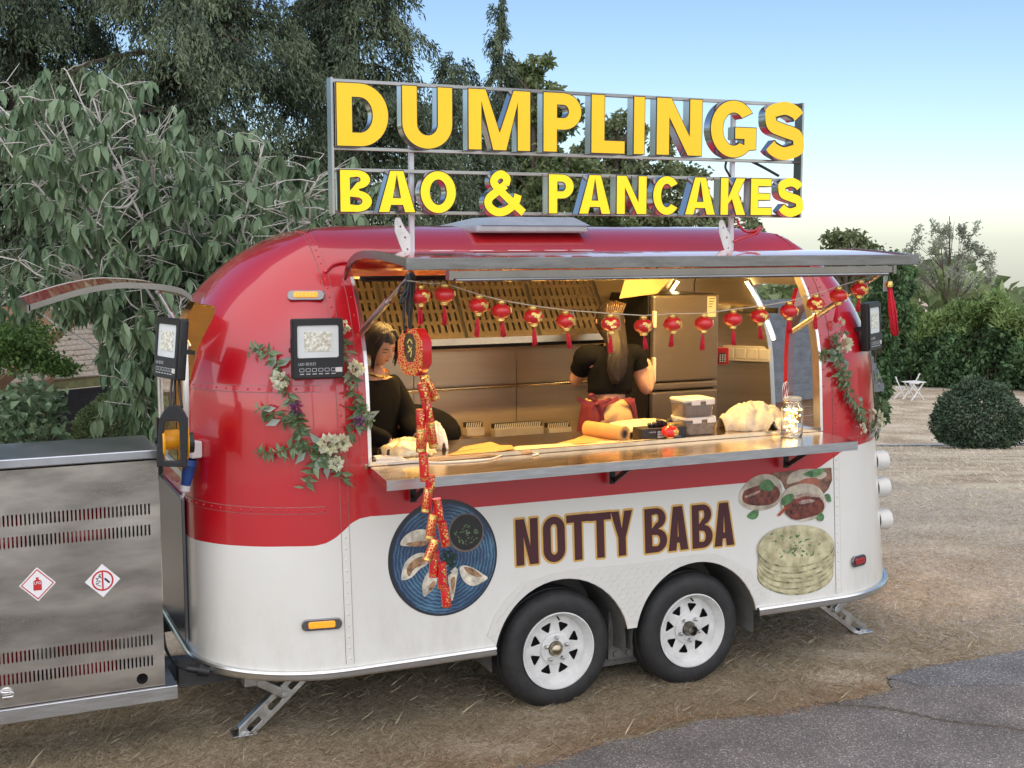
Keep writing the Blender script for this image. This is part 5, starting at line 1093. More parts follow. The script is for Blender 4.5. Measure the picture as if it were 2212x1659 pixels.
garland('U shaped garland of eucalyptus and cream flowers left of the hatch',
        [[(548, 762), (575, 762), (600, 785), (612, 820), (625, 855), (640, 890), (648, 925), (655, 955), (690, 975)], [(735, 708), (738, 745), (748, 790), (756, 830), (764, 870), (768, 905), (752, 935), (720, 960), (690, 978)], [(565, 980), (600, 975), (640, 965), (670, 972)], [(690, 980), (675, 1010), (660, 1045)], [(700, 980), (725, 1005), (735, 1030)], [(560, 882), (590, 890), (625, 905)], [(765, 880), (785, 895), (800, 910)]],
        [(610, 820, .05, 'cream'), (706, 958, .055, 'cream'), (760, 800, .05, 'cream'), (640, 880, .042, 'purple'), (770, 908, .036, 'purple'), (735, 955, .045, 'cream'), (634, 905, .045, 'green'), (738, 712, .035, 'cream'), (722, 1000, .04, 'cream'), (775, 880, .035, 'green')],
        [(590, 800, 600, 768, .085), (602, 795, 625, 778, .09), (755, 790, 778, 800, .08), (750, 800, 735, 840, .075), (690, 960, 670, 935, .085), (705, 965, 725, 935, .08), (690, 985, 680, 1020, .09), (660, 975, 640, 1000, .08), (715, 985, 735, 1015, .085), (600, 880, 562, 885, .08), (610, 905, 575, 920, .085), (770, 895, 800, 905, .08), (765, 905, 775, 945, .085), (785, 900, 808, 890, .08), (700, 1000, 705, 1035, .08)])
garland('trailing garland of eucalyptus and cream flowers on the right end',
        [[(1812, 715), (1800, 745), (1800, 775), (1815, 815), (1832, 860), (1850, 900), (1872, 925)], [(1895, 800), (1896, 850), (1890, 890), (1880, 925)], [(1765, 770), (1785, 765), (1800, 760)], [(1815, 800), (1820, 840), (1838, 880), (1850, 915)], [(1872, 925), (1880, 940)], [(1800, 770), (1806, 800), (1808, 825)]],
        [(1808, 745, .06, 'cream'), (1895, 880, .06, 'green'), (1875, 905, .06, 'cream'), (1802, 700, .03, 'cream'), (1846, 925, .035, 'cream')],
        [(1800, 765, 1772, 758, .09), (1800, 775, 1764, 782, .09), (1812, 775, 1825, 810, .09), (1893, 830, 1884, 805, .09), (1880, 925, 1890, 945, .09), (1885, 915, 1912, 925, .09), (1840, 860, 1865, 868, .08), (1875, 930, 1862, 950, .08), (1893, 815, 1905, 800, .07)])
# ---- string of red lanterns
LP = [(908, 640), (960, 636), (1034, 660), (1082, 672), (1152, 684), (1222, 693), (1319, 700), (1390, 704), (1453, 700), (1520, 699), (1583, 690), (1641, 683), (1704, 672), (1762, 656), (1811, 639), (1857, 625)]
YLN = -0.50
first = None
def lantern_parts(root, tassel=True):
    g = G(); nu = 40; V = []; F = []
    for i in range(13):
        t = pi * (0.13 + 0.74 * i / 12)
        for j in range(nu):
            ph = 2 * pi * j / nu; r = 0.0475 * math.sin(t) * (1 - 0.022 * (j % 4 == 0)); V.append((r * math.cos(ph), r * math.sin(ph), 0.036 * math.cos(t)))
    for i in range(12):
        for j in range(nu): F.append((i * nu + j, (i + 1) * nu + j, (i + 1) * nu + (j + 1) % nu, i * nu + (j + 1) % nu))
    g.add(V, F); g.build('lantern_body', 'lantern', root, True, smooth=60)
    for s in (1, -1): g = G(); g.lathe([(0.0, 0.031), (0.020, 0.031), (0.0215, 0.036), (0.0185, 0.038), (0.0185, 0.046), (0.0205, 0.048), (0.0, 0.048)], (0, 0, 0), (0, 0, s), 20); g.build('cap', 'gold', root, True, smooth=40)
    g = G()
    for j in range(16):
        a = random.uniform(-1, 1) * .5 - pi / 2 + 0.45; b = random.uniform(-.45, .45); c = Vector((0.049 * math.cos(a) * math.cos(b), 0.049 * math.sin(a) * math.cos(b), 0.038 * math.sin(b))); g.obox(c, Vector((-math.sin(a), math.cos(a), 0)) * random.uniform(.003, .010), Vector((0, 0, 1)) * random.uniform(.002, .006), Vector((math.cos(a), math.sin(a), 0)) * .0015)
    e_ = g.build('gold_character', 'gold', root, True); e_['kind'] = 'stuff'
    if tassel:
        g = G()
        for k in range(14):
            a = 2 * pi * k / 14; r = .006 if k % 2 else .003; sw = random.uniform(-.004, .004); g.tube([(0, 0, -0.048), (r * math.cos(a), r * math.sin(a), -0.066), (r * 1.5 * math.cos(a), r * 1.5 * math.sin(a), -0.09), (r * 1.8 * math.cos(a) + sw, r * 1.8 * math.sin(a), -0.118 - random.uniform(0, .012))], .0022, 5)
        g.build('tassel', 'tassel', root, True, smooth=True)
for i, (a, b) in enumerate(LP):
    p = onY(a, b, YLN); lb = 'red and gold lantern with tassel, ' + ORD[i] + ' from the left on the string'
    if first is None:
        first = thing('paper_lantern', p, lb, 'lantern', 'lanterns on the string'); lantern_parts(first)
    else:
        c = clone(first); c.location = p; c['label'] = lb
        c.rotation_euler = (random.uniform(-.06, .06), random.uniform(-.09, .09), random.choice([0, .5, -.4, 1.2, -.9, .2, 2.4]))
        t_ = [k for k in c.children if k.name.startswith('tassel')][0]; t_.rotation_euler = (0, random.uniform(-.05, .18), random.uniform(0, 6)); sc_ = random.uniform(.9, 1.15); t_.scale = (1, 1, sc_)
sp = [onY(880, 606, -0.58), onY(925, 612, YLN)] + [onY(a, b, YLN) + Vector((0, 0, 0.051)) for a, b in LP[1:]] + [onY(1898, 592, -0.53), onY(1918, 584, -0.55)]
g = G(); g.tube(sp, 0.0028, 5)
for (a, b) in ((1232, 676), (927, 612), (1318, 683)): q = onY(a, b, YLN); g.tube([q, q + Vector((0.02, -0.004, -0.012)), q + Vector((.012, 0, .012))], 0.0022, 4)
setp(g.build('lantern_string', 'cord'), 'thin twine carrying the row of red lanterns under the awning', 'string')
p = onY(1447, 943, 0.085); lan = thing('paper_lantern', (p.x, 0.085, 1.43 + 0.036), 'red and gold lantern without tassel resting on the worktop by the glove box', 'lantern'); lantern_parts(lan, False)
# one loose tassel ribbon at the right end of the awning
rb = thing('ribbon_tassel', onY(1928, 610, -0.55), 'long red ribbon tassel hanging from the right end of the awning', 'tassel')
g = G(); q0 = onY(1921, 620, -0.55) - rb.location; q1 = onY(1933, 722, -0.55) - rb.location
for k in range(18): o_ = Vector((random.uniform(-.018, .018), random.uniform(-.012, .012), 0)); g.tube([q0 + o_ * .5, q0.lerp(q1, .5) + o_, q1 + o_ * .9 + Vector((0, 0, random.uniform(-.01, .01)))], .004, 5)
g.build('threads', 'tassel', rb, True, smooth=True)
g = G(); g.lathe([(0.018, 0), (0.020, 0.012), (0.016, 0.03), (0, 0.034)], q0, (0, 0, 1), 14); g.build('knot', 'gold', rb, True, smooth=40)
g = G(); g.tube([q0 + Vector((0, 0, .03)), q0 + Vector((-.012, .0, .15))], .003, 5); g.build('hanging_thread', 'greenstem', rb, True)
g = G(); q = onY(1914, 605, -.52) - rb.location; g.box(q.x - .012, q.x + .012, q.y, q.y + .01, q.z - .06, q.z + .04); g.build('plastic_clip', pbr('clear_plastic', (0.8, 0.85, 0.9), 0.1, trans=0.7, var=0), rb, True, bevel=.003)
# ---- firecracker garland with its octagon medallion
YFC = -0.53
fc0 = onY(905, 700, YFC); fcr = thing('firecracker_garland', fc0, 'hanging red and gold paper firecracker garland with octagonal medallion at the hatch', 'decoration')
M['fcred'] = pbr('firecracker_red', (0.60, 0.012, 0.014), 0.32, var=0.1, scale=20, coat=.5)
def goldprintmat():
    m, N, L, b = nmat('red_paper_with_gold_print'); tc = N.new('ShaderNodeTexCoord'); v = N.new('ShaderNodeTexVoronoi'); v.inputs['Scale'].default_value = 75; v.feature = 'DISTANCE_TO_EDGE'; L.new(tc.outputs['Object'], v.inputs[0])
    r = N.new('ShaderNodeValToRGB'); r.color_ramp.interpolation = 'CONSTANT'; e = r.color_ramp.elements; e[0].color = (1, 1, 1, 1); e[1].position = 0.09; e[1].color = (0, 0, 0, 1); L.new(v.outputs['Distance'], r.inputs[0])
    mx = N.new('ShaderNodeMix'); mx.data_type = 'RGBA'; L.new(r.outputs[0], mx.inputs[0]); mx.inputs[6].default_value = (0.58, 0.012, 0.014, 1); mx.inputs[7].default_value = (0.78, 0.52, 0.14, 1); L.new(mx.outputs[2], b.inputs['Base Color']); L.new(r.outputs[0], b.inputs['Metallic']); b.inputs['Roughness'].default_value = 0.3; return m
M['fcgold'] = goldprintmat()
mc = onY(897, 760, YFC); MT = Matrix.Translation(mc - fc0) @ Matrix.Rotation(math.radians(-62), 4, 'Z'); hw_, hh_ = 0.072, 0.104
octo = [(-hw_, hh_ * .48), (-hw_ * .5, hh_), (hw_ * .5, hh_), (hw_, hh_ * .48), (hw_, -hh_ * .48), (hw_ * .5, -hh_), (-hw_ * .5, -hh_), (-hw_, -hh_ * .48)]
octi = [(x * .50, z * .62 + .02) for x, z in octo]
med = mkobj('medallion', plate([octo], 0.060, T=MT @ Matrix.Translation((0, 0.030, 0))), 'fcred', fcr, True)
mkobj('medallion_fretwork', plate([[(x * .99, z * .99) for x, z in octo], octi], 0.008, 0.001, T=MT @ Matrix.Translation((0, -0.0295, 0))), 'fcgold', med, True)
mkobj('medallion_centre', plate([octi], 0.003, T=MT @ Matrix.Translation((0, -0.0302, 0))), pbr('dark_medallion', (0.08, 0.06, 0.03), 0.4, 0.4, var=0.4, scale=40), med, True)
for k, pth in enumerate(([(-.015, .04), (0, .058), (.015, .04)], [(-.014, .0), (.009, .009), (.004, -.022)], [(-.009, .03), (.0, .015), (.012, .022)])):
    mkobj('medallion_character', plate([stroke(spl(pth, 5), .007)], 0.003, T=MT @ Matrix.Translation((0, -0.033, 0))), 'gold', med, True)
tubes = [((910, 828), (919, 862), 0), ((916.5, 815), (941, 863), 1), ((919, 862), (928, 912), 0), ((908, 884), (910, 924), 0), ((909, 925), (909, 977), 1), ((928, 913), (937, 967), 1), ((914, 979), (918, 1039), 0), ((930, 1026), (928, 1057), 0), ((926, 1054), (919, 1107), 1), ((943, 1077), (949, 1124), 0), ((936, 1111), (927, 1165), 1), ((954, 1127), (963, 1180), 0), ((941, 1165), (922, 1212), 1), ((938, 1193), (936, 1246), 0), ((954, 1215), (956, 1271), 0), ((961, 1268), (965, 1310), 0)]
for i, (a, b, gd) in enumerate(tubes):
    yy = YFC + (0.02 if i % 2 else -0.015) + 0.02 * ((i * 7) % 3); A = onY(*a, yy) - fc0; B = onY(*b, yy) - fc0; d = (B - A).normalized(); r = 0.0215
    g = G(); g.tube([A, A.lerp(B, .02), A.lerp(B, .98), B], [r * .96, r, r, r * .96], 16); o = g.build('firecracker', 'fcgold' if gd else 'fcred', fcr, True, smooth=40)
    L_ = (B - A).length
    for h0, h1 in ((0.04, 0.16), (0.84, 0.96)): g = G(); g.tube([A + d * L_ * h0, A + d * L_ * h1], r * 1.025, 16, caps=False); g.build('gold_band', 'fcgold' if not gd else 'gold', o, True, smooth=True)
    if not gd:
        g = G(); s_ = d.cross(Vector((0, -1, 0))).normalized(); fr_ = Vector((0, -1, 0))
        for k in range(9):
            c = A + d * L_ * (0.24 + 0.56 * k / 9) + s_ * random.uniform(-.013, .013); c = c + fr_ * math.sqrt(max(1e-6, r * r - ((c - A).dot(s_)) ** 2)); g.obox(c, s_ * random.uniform(.002, .006), d * random.uniform(.0015, .005), fr_ * .0012)
        g.build('gold_motif', 'gold', o, True)['kind'] = 'stuff'
g = G(); g.tube(smoothpath([onY(898, 612, YFC) - fc0, onY(902, 660, YFC) - fc0, onY(904, 705, YFC) - fc0]), .0025, 5); g.tube(smoothpath([onY(908, 812, YFC) - fc0, onY(922, 900, YFC) - fc0, onY(920, 1000, YFC) - fc0, onY(932, 1100, YFC) - fc0, onY(948, 1200, YFC) - fc0, onY(958, 1265, YFC) - fc0]), .003, 5); g.build('hanging_cord', 'tassel', fcr, True)
# black cable bundle tied up at the awning corner
g = G()
for k, pts in enumerate(([(886, 590), (882, 620), (868, 640), (865, 655), (878, 640), (884, 610)], [(888, 590), (886, 640), (884, 700), (889, 730), (891, 770)], [(884, 592), (874, 630), (872, 680), (874, 720)], [(889, 592), (893, 630), (884, 680), (879, 660), (884, 620)], [(890, 595), (890, 650), (888, 700), (886, 745)], [(885, 600), (890, 625), (880, 640), (874, 625), (884, 605)], [(882, 605), (866, 618), (862, 634), (872, 630), (882, 612)])):
    g.tube(smoothpath([onY(a, b, YFC - .02 + .01 * k) for a, b in pts]), .0055, 6)
for b in (598, 610): q = onY(886, b, YFC + .01); g.lathe([(0.02, -.012), (0.024, 0), (.02, .012)], q, (0, 0, 1), 12)
setp(g.build('cable_bundle', 'black', smooth=True), 'tied bundle of black cable hanging at the left awning corner', 'cable')
# ================================================================== inside the trailer
def hit_in(px, py, off=0.05, y0=0.62):
    """where the camera ray through the hatch meets the lining behind"""
    s = onY(px, py, y0); loc, nr, _, _ = BV.ray_cast(s, ray(px, py).normalized())
    r = ray(px, py)
    if nr.dot(r) > 0: nr = -nr
    return loc + nr * off, nr
# lamps: warm strips under the ceiling and along the rear rib (lit in the photograph)
def glow(name, c, s): return pbr(name, (0.9, 0.85, 0.7), 0.4, var=0, emit=c, es=s)
M['led'] = glow('warm_led_strip', (1.0, 0.74, 0.36), 9.0); M['ceil'] = glow('warm_ceiling_tube', (1.0, 0.60, 0.18), 100.0)
for x0_, x1_, y_ in ((-0.90, 0.30, 0.62), (0.50, 1.60, 0.62)):
    g = G(); g.box(x0_, x1_, y_ - 0.03, y_ + 0.03, 2.475, 2.490); lm = g.build('ceiling_lamp', 'trim', trailer)
    g = G(); g.box(x0_ + .02, x1_ - .02, y_ - 0.022, y_ + 0.022, 2.463, 2.4745); g.build('diffuser', 'ceil', lm)
for pts in ([(1618, 598), (1632, 620), (1648, 648), (1662, 682), (1672, 708), (1680, 730)], [(1458, 598), (1447, 614), (1434, 638)]):
    P = [hit_in(a, b, 0.05) for a, b in pts]; g = G(); g.tube(smoothpath([p for p, n in P], 6), 0.011, 8); g.build('led_strip', 'led', trailer, smooth=True)
    g = G(); g.tube(smoothpath([p - n * .013 for p, n in P], 6), 0.016, 8); g.build('led_channel', 'trim', trailer, smooth=True)
# trim rail on the rear lining, switch bank, card terminal
P = [hit_in(a, b, 0.045)[0] for a, b in ((1552, 657), (1580, 658), (1610, 660), (1640, 662), (1668, 663), (1688, 664))]
g = G(); sweep(g, P[::-1], [(-.006, -.02), (.006, -.02), (.006, .02), (-.006, .02)], False); g.build('lining_trim', pbr('brass_trim', (0.75, 0.62, 0.36), 0.25, 1.0, var=0.1), trailer)
p, n_ = hit_in(1617, 761, 0.045); sw = thing('switch_bank', p, 'row of four cream switches and sockets on the rear lining', 'switches'); T = surfT((0, 0, 0), Vector((n_.x, n_.y, 0)))
wd = (onY(1665, 761, p.y) - onY(1566, 761, p.y)).length * 0.86; hh = 0.105
mkobj('back_plate', plate([rrect(-wd / 2, wd / 2, -hh / 2, hh / 2, .006)], .012, .002, T=T), pbr('cream_plastic', (0.72, 0.64, 0.44), 0.4, var=.04), sw, True)
for k in range(4): x = -wd / 2 + wd * (k + .5) / 4; mkobj('rocker', plate([rrect(x - wd * .095, x + wd * .095, -hh * .32, hh * .32, .004)], .010, .002, T=T @ Matrix.Translation((0, -.011, 0))), bpy.data.materials['cream_plastic'], sw, True)
p, n_ = hit_in(1558, 765, 0.05); ct = thing('card_terminal', p, 'small red card terminal with keypad beside the cream switches', 'card terminal'); T = surfT((0, 0, 0), Vector((n_.x * .5, -1, 0)))
mkobj('case', plate([rrect(-.04, .045, -.06, .055, .008)], .03, .003, T=T), 'red', ct, True); mkobj('keypad', plate([rrect(-.03, .028, -.05, .02, .004)], .003, T=T @ Matrix.Translation((0, -.030, 0))), 'black', ct, True)
g = G()
for i in range(3):
    for j in range(4): g.box(-.022 + i * .018, -.012 + i * .018, -.036, -.0325, -.044 + j * .015, -.035 + j * .015)
me = g.mesh('keys'); me.transform(T); mkobj('keys', me, 'white', ct, True)
# extraction hood with slotted baffles
hood = thing('extraction_hood', (0.2, 1.6, 1.88), 'long steel extraction hood with slotted baffle filters over the cooking range', 'extraction hood')
HX0, HX1 = -0.98, 1.12; ya, za, yb2, zb2 = 1.30, 1.915, 1.56, 2.285
g = G(); g.box(HX0, HX1, ya - .012, ya + .012, za - .035, za + .006); g.build('hood_lip', pbr('hood_lip_steel', (0.70, 0.62, 0.48), 0.25, 1.0, var=.1), hood)
g = G(); g.box(HX0, HX1, yb2 - .01, 1.86, zb2, 2.42); g.box(HX0, HX1, ya + .012, 1.88, za - .032, za - .026); g.build('hood_canopy', 'steel_in', hood)
M['baffle'] = pbr('baffle_steel', (0.075, 0.058, 0.045), 0.45, 0.6, var=.15, scale=4)
sl = math.hypot(yb2 - ya, zb2 - za); th_ = math.atan2(zb2 - za, yb2 - ya)
edges = [-0.97, -0.47, 0.03, 0.53, 1.03]
for i in range(4):
    x0_, x1_ = edges[i] + .012, edges[i + 1] - .012; H = []
    nx = 11
    for r in range(5):
        zz = sl * (0.10 + 0.185 * r)
        for k in range(nx): x = x0_ + (x1_ - x0_) * (k + .6 + (0.0)) / (nx + .2); H.append(rrect(x - .0075, x + .0075, zz, zz + sl * .135, .007, 3))
    Tm = Matrix.Translation((0, ya + .005, za)) @ Matrix.Rotation(th_ - pi / 2, 4, 'X')
    mkobj('baffle_filter', plate([[(x0_, 0), (x1_, 0), (x1_, sl), (x0_, sl)]] + H, .006, T=Tm), 'baffle', hood)
    g = G(); g.box(edges[i + 1] - .012, edges[i + 1] + .012, -.004, .02, 0, sl); me = g.mesh('baffle_divider'); me.transform(Tm); mkobj('baffle_divider', me, 'blacksheen', hood)
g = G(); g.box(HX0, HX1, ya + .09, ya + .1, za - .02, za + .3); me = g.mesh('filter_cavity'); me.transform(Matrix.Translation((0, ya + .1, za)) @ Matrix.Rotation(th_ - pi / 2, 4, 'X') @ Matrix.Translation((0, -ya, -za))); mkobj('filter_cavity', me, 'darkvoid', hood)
# paper sheet hanging by the hood
s_ = [onY(1352, 598, 1.25), onY(1452, 598, 1.25), onY(1420, 634, 1.25), onY(1338, 645, 1.25)]
g = G(); g.add(s_ + [q + Vector((0, .002, 0)) for q in s_], [(0, 1, 2, 3), (7, 6, 5, 4), (0, 4, 5, 1), (1, 5, 6, 2), (2, 6, 7, 3), (3, 7, 4, 0)]); setp(g.build('hanging_sheet', pbr('yellowed_sheet', (0.60, 0.42, 0.16), 0.5, var=.1)), 'yellowish sheet hanging from the ceiling between hood and fridge', 'sheet')
# splash rail on the back wall
a_, b_ = onY(915, 843, 1.80), onY(1250, 826, 1.80); g = G(); g.tube([(-1.0, 1.80, a_.z), (1.18, 1.80, a_.z)], .012, 10)
for x in (-.8, .2, 1.1): g.tube([(x, 1.80, a_.z), (x, 1.88, a_.z)], .008, 8)
g.build('splash_rail', bpy.data.materials['brass_trim'], trailer, smooth=40)
# steel back wall panels between hood and range
for i, (x0_, x1_) in enumerate(((-1.0, -.12), (-.115, .62), (.625, 1.2))):
    g = G(); g.box(x0_, x1_, 1.862, 1.868, 1.05, 1.93); g.build('splash_panel', 'steel_in', trailer)
# cooking range with griddles
rg = thing('cooking_range', (0.2, 1.55, 0.47), 'steel cooking range with griddles along the back wall', 'cooking range')
rz = onY(1130, 948, 1.55).z
g = G(); g.box(-0.95, 1.10, 1.18, 1.855, 0.471, rz - .03); g.build('range_body', 'steel_in', rg, bevel=.005)
for i, (pa_, pb_) in enumerate(((1000, 1038), (1063, 1170), (1182, 1232))):
    x0_, x1_ = onY(pa_, 940, 1.5).x, onY(pb_, 940, 1.5).x
    g = G(); g.box(x0_, x1_, 1.22, 1.70, rz - .0295, rz - .01); g.build('griddle', pbr('greasy_griddle' + str(i), (0.05, 0.042, 0.035), 0.35, .5, var=.4, scale=20), rg)
    zt = onY((pa_ + pb_) / 2, 912, 1.75).z; zb = onY((pa_ + pb_) / 2, 940, 1.75).z
    fl_ = G(); fl_.box(x0_ + .12, x1_ + .12, 1.72, 1.80, zb, zt - .035); fo = fl_.build('flue_box', pbr('flue_steel' + str(i), (0.6, 0.56, 0.5), .35, .6, var=.15), rg)
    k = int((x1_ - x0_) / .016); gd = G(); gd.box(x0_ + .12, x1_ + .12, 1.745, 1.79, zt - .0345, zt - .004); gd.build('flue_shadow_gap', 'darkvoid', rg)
    for j in range(k): g = G(); x = x0_ + .125 + j * (x1_ - x0_ - .01) / k; g.obox((x, 1.735, zt - .018), (.0035, 0, 0), (0, .003, 0), (0, -.008, .018)); g.build('flue_slat', 'white', rg)
g = G()
for i in range(40): x = random.uniform(.02, .62); g.ball((x, random.uniform(1.3, 1.65), rz + .0), (random.uniform(.012, .03), random.uniform(.012, .03), .012), 7, 5)
setp(g.build('frying_food', pbr('frying_food', (0.30, 0.15, 0.06), .5, var=.5, scale=30, c2=(.5, .33, .16))), 'browned food frying on the middle griddle', 'food', None, 'stuff')
# refrigerator
FX0, FX1, FY, FZ = 1.285, 1.80, 1.20, 2.165
fr_ = thing('refrigerator', (1.54, 1.5, 0.47), 'tall bronze-grey refrigerator standing at the rear of the trailer', 'refrigerator')
M['fridge'] = pbr('fridge_bronze', (0.24, 0.205, 0.17), .32, .65, var=.06, scale=2, stretch=(1, 1, 6))
g = G(); g.box(FX0, FX1, FY + .05, 1.80, .472, FZ); g.build('cabinet', 'blacksheen', fr_, bevel=.006)
zc1, zc2, zc3 = onY(1480, 824, FY).z, onY(1480, 840, FY).z, onY(1480, 848, FY).z
for nm, z0, z1 in (('upper_door', zc1 + .004, FZ - .004), ('drawer_front', zc2 + .0, zc1 - .004), ('lower_door', .53, zc2 - .012)):
    g = G(); g.box(FX0 + .012, FX1, FY - .002, FY + .048, z0, z1); g.build(nm, 'fridge', fr_, bevel=.012, seg=3)
for pya, pyb in ((672, 708), (772, 826)):
    za_, zb_ = onY(1400, pya, FY).z, onY(1400, pyb, FY).z; g = G(); g.box(FX0 - .004, FX0 + .018, FY - .035, FY - .004, zb_, za_); g.build('handle', pbr('cream_handle', (.7, .62, .5), .4, var=.03), fr_, bevel=.006)
lx = onY(1540, 660, FY).x; g = G(); zl1, zl0 = onY(1540, 634, FY).z, onY(1540, 688, FY).z; g.box(lx - .045, lx + .02, FY - .006, FY - .0025, zl0 + .012, zl1 - .02); g.build('energy_label', pbr('cream_label', (.72, .62, .42), .5, var=.05), fr_)
g = G(); 
for k in range(4): g.box(lx - .038, lx + .012 - .008 * k, FY - .0068, FY - .0062, zl1 - .035 - .018 * k, zl1 - .030 - .018 * k)
g.build('label_print', 'black', fr_)
g = G(); q = onY(1500, 630, FY + .2); g.tube(smoothpath([q, q + Vector((.0, 0, .06)), q + Vector((.02, 0, .14)), q + Vector((.01, 0, .25))]), .005, 6); g.build('fridge_cable', 'black', fr_)
# ================================================================== things on the worktop
WZ = 1.4145
def onW(px, py): return onZ(px, py, WZ)
def heap(name, label, cat, px0, px1, y0, y1, h, mat, seed, folds=9, sharpn=1.0):
    """a crumpled cloth heap: height field with radiating folds"""
    rr = np.random.default_rng(seed); xa_, xb_ = onY(px0, 940, (y0 + y1) / 2).x, onY(px1, 940, (y0 + y1) / 2).x
    nx, ny = 64, 32; V = []; F = []; ph = rr.uniform(0, 6, 8); am = rr.uniform(.5, 1, 8)
    for j in range(ny):
        for i in range(nx):
            u = 2 * i / (nx - 1) - 1; v = 2 * j / (ny - 1) - 1; a = math.atan2(v, u); r = math.sqrt(u * u + v * v)
            rad = 1 + .10 * math.sin(3 * a + ph[0]) + .07 * math.sin(7 * a + ph[1]); q = max(0, 1 - (r / rad) ** 2.2)
            f = sum(am[k] * math.sin((k + 2) * (u * math.cos(ph[k]) * 3.2 + v * math.sin(ph[k]) * 3.2) + ph[k] * 3 + 2 * r) / (k + 2) for k in range(8))
            ridge = 1 - abs(f) * .62
            z = h * (q ** .65) * (.55 + .55 * ridge); V.append((xa_ + (xb_ - xa_) * (u * .5 + .5), y0 + (y1 - y0) * (v * .5 + .5) + .01 * f, WZ + .002 + max(z, 0)))
    for j in range(ny - 1):
        for i in range(nx - 1):
            q = (j * nx + i, j * nx + i + 1, (j + 1) * nx + i + 1, (j + 1) * nx + i)
            if max(V[k][2] for k in q) > WZ + .0025: F.append(q)
    me = bpy.data.meshes.new(name); me.from_pydata(V, [], F); me.update(); o = mkobj(name, me, mat, smooth=True)
    s = o.modifiers.new('thick', 'SOLIDIFY'); s.thickness = .002; return setp(o, label, cat)
M['cream_cloth'] = pbr('cream_cloth', (.58, .50, .34), .8, var=.12, scale=20, bump=.15, bscale=40, c2=(.66, .59, .43))
heap('folded_cloth', 'crumpled cream cloth heap beside the jar of lights', 'cloth', 1556, 1694, .14, .46, .145, 'cream_cloth', 5)
heap('crumpled_paper', 'long crumpled cream wrapping behind the brown paper roll', 'paper', 1285, 1475, .30, .52, .070, pbr('crumpled_wrap', (.62, .52, .33), .6, var=.15, scale=30, bump=.3, bscale=30), 11)
heap('wrapping_foil', 'crumpled pale foil wrapping in front of the left cook', 'foil', 818, 935, .16, .45, .075, pbr('pale_foil', (.62, .55, .36), .35, .3, var=.2, scale=25, bump=.4, bscale=35), 23)
heap('food_tray_paper', 'white crumpled paper behind the firecracker string', 'paper', 925, 962, .30, .50, .13, pbr('white_paper', (.75, .74, .70), .6, var=.06, bump=.2), 31)
# brown paper: roll and sheets
pr_ = thing('brown_paper_roll', onW(1310, 950), 'roll of brown kraft paper lying on the worktop', 'paper roll'); M['kraft'] = pbr('kraft_paper', (.52, .27, .08), .65, var=.08, scale=12); 
a_ = onY(1268, 936, .40) - pr_.location; b_ = onY(1350, 944, .13) - pr_.location; a_.z = b_.z = WZ + .046 - pr_.location.z; ax_ = (b_ - a_); L_ = ax_.length
g = G(); g.lathe([(.024, .004), (.024, L_ - .004), (.043, L_), (.0445, L_ - .003), (.0445, .003), (.043, 0), (.024, .004)], a_, ax_, 36); g.build('paper', 'kraft', pr_, True, smooth=40)
g = G(); g.lathe([(.017, -.001), (.0235, -.001), (.0235, L_ + .001), (.017, L_ + .001), (.017, -.001)], a_, ax_, 28); g.build('core', pbr('card_core', (.16, .10, .06), .7, var=.1), pr_, True, smooth=40)
def sheet_at(name, pts, label, z, mat='kraft'):
    P = [onZ(a, b, z) for a, b in pts]; g = G(); k = len(P); curl = [0, .004, .010, .002, .012, .003][:k]
    g.add([(p.x, max(p.y, .085), z + curl[i % 6]) for i, p in enumerate(P)] + [(p.x, max(p.y, .085), z - .0015 + curl[i % 6]) for i, p in enumerate(P)], [tuple(range(k)), tuple(range(2 * k - 1, k - 1, -1))] + [(i, k + i, k + (i + 1) % k, (i + 1) % k) for i in range(k)]); return setp(g.build(name, mat), label, 'paper')
sheet_at('brown_paper_sheet', [(1205, 957), (1240, 950), (1275, 938), (1345, 952), (1255, 962), (1225, 962)], 'brown paper sheet unrolled in front of the paper roll', WZ + .004)
sheet_at('cream_paper_sheet', [(1075, 974), (1120, 965), (1330, 955), (1445, 952), (1440, 960), (1200, 976)], 'wide cream paper sheet spread on the worktop below the roll', WZ + .0025, pbr('cream_paper', (.66, .52, .30), .7, var=.05))
sheet_at('brown_paper_sheet', [(960, 985), (1000, 972), (1050, 966), (1105, 962), (1112, 974), (1040, 984)], 'loose brown paper sheets left of the cream sheet', WZ + .003)
sheet_at('brown_paper_sheet', [(985, 976), (1080, 963), (1060, 958), (1000, 966)], 'small brown paper scrap nearest the cooks', WZ + .008)
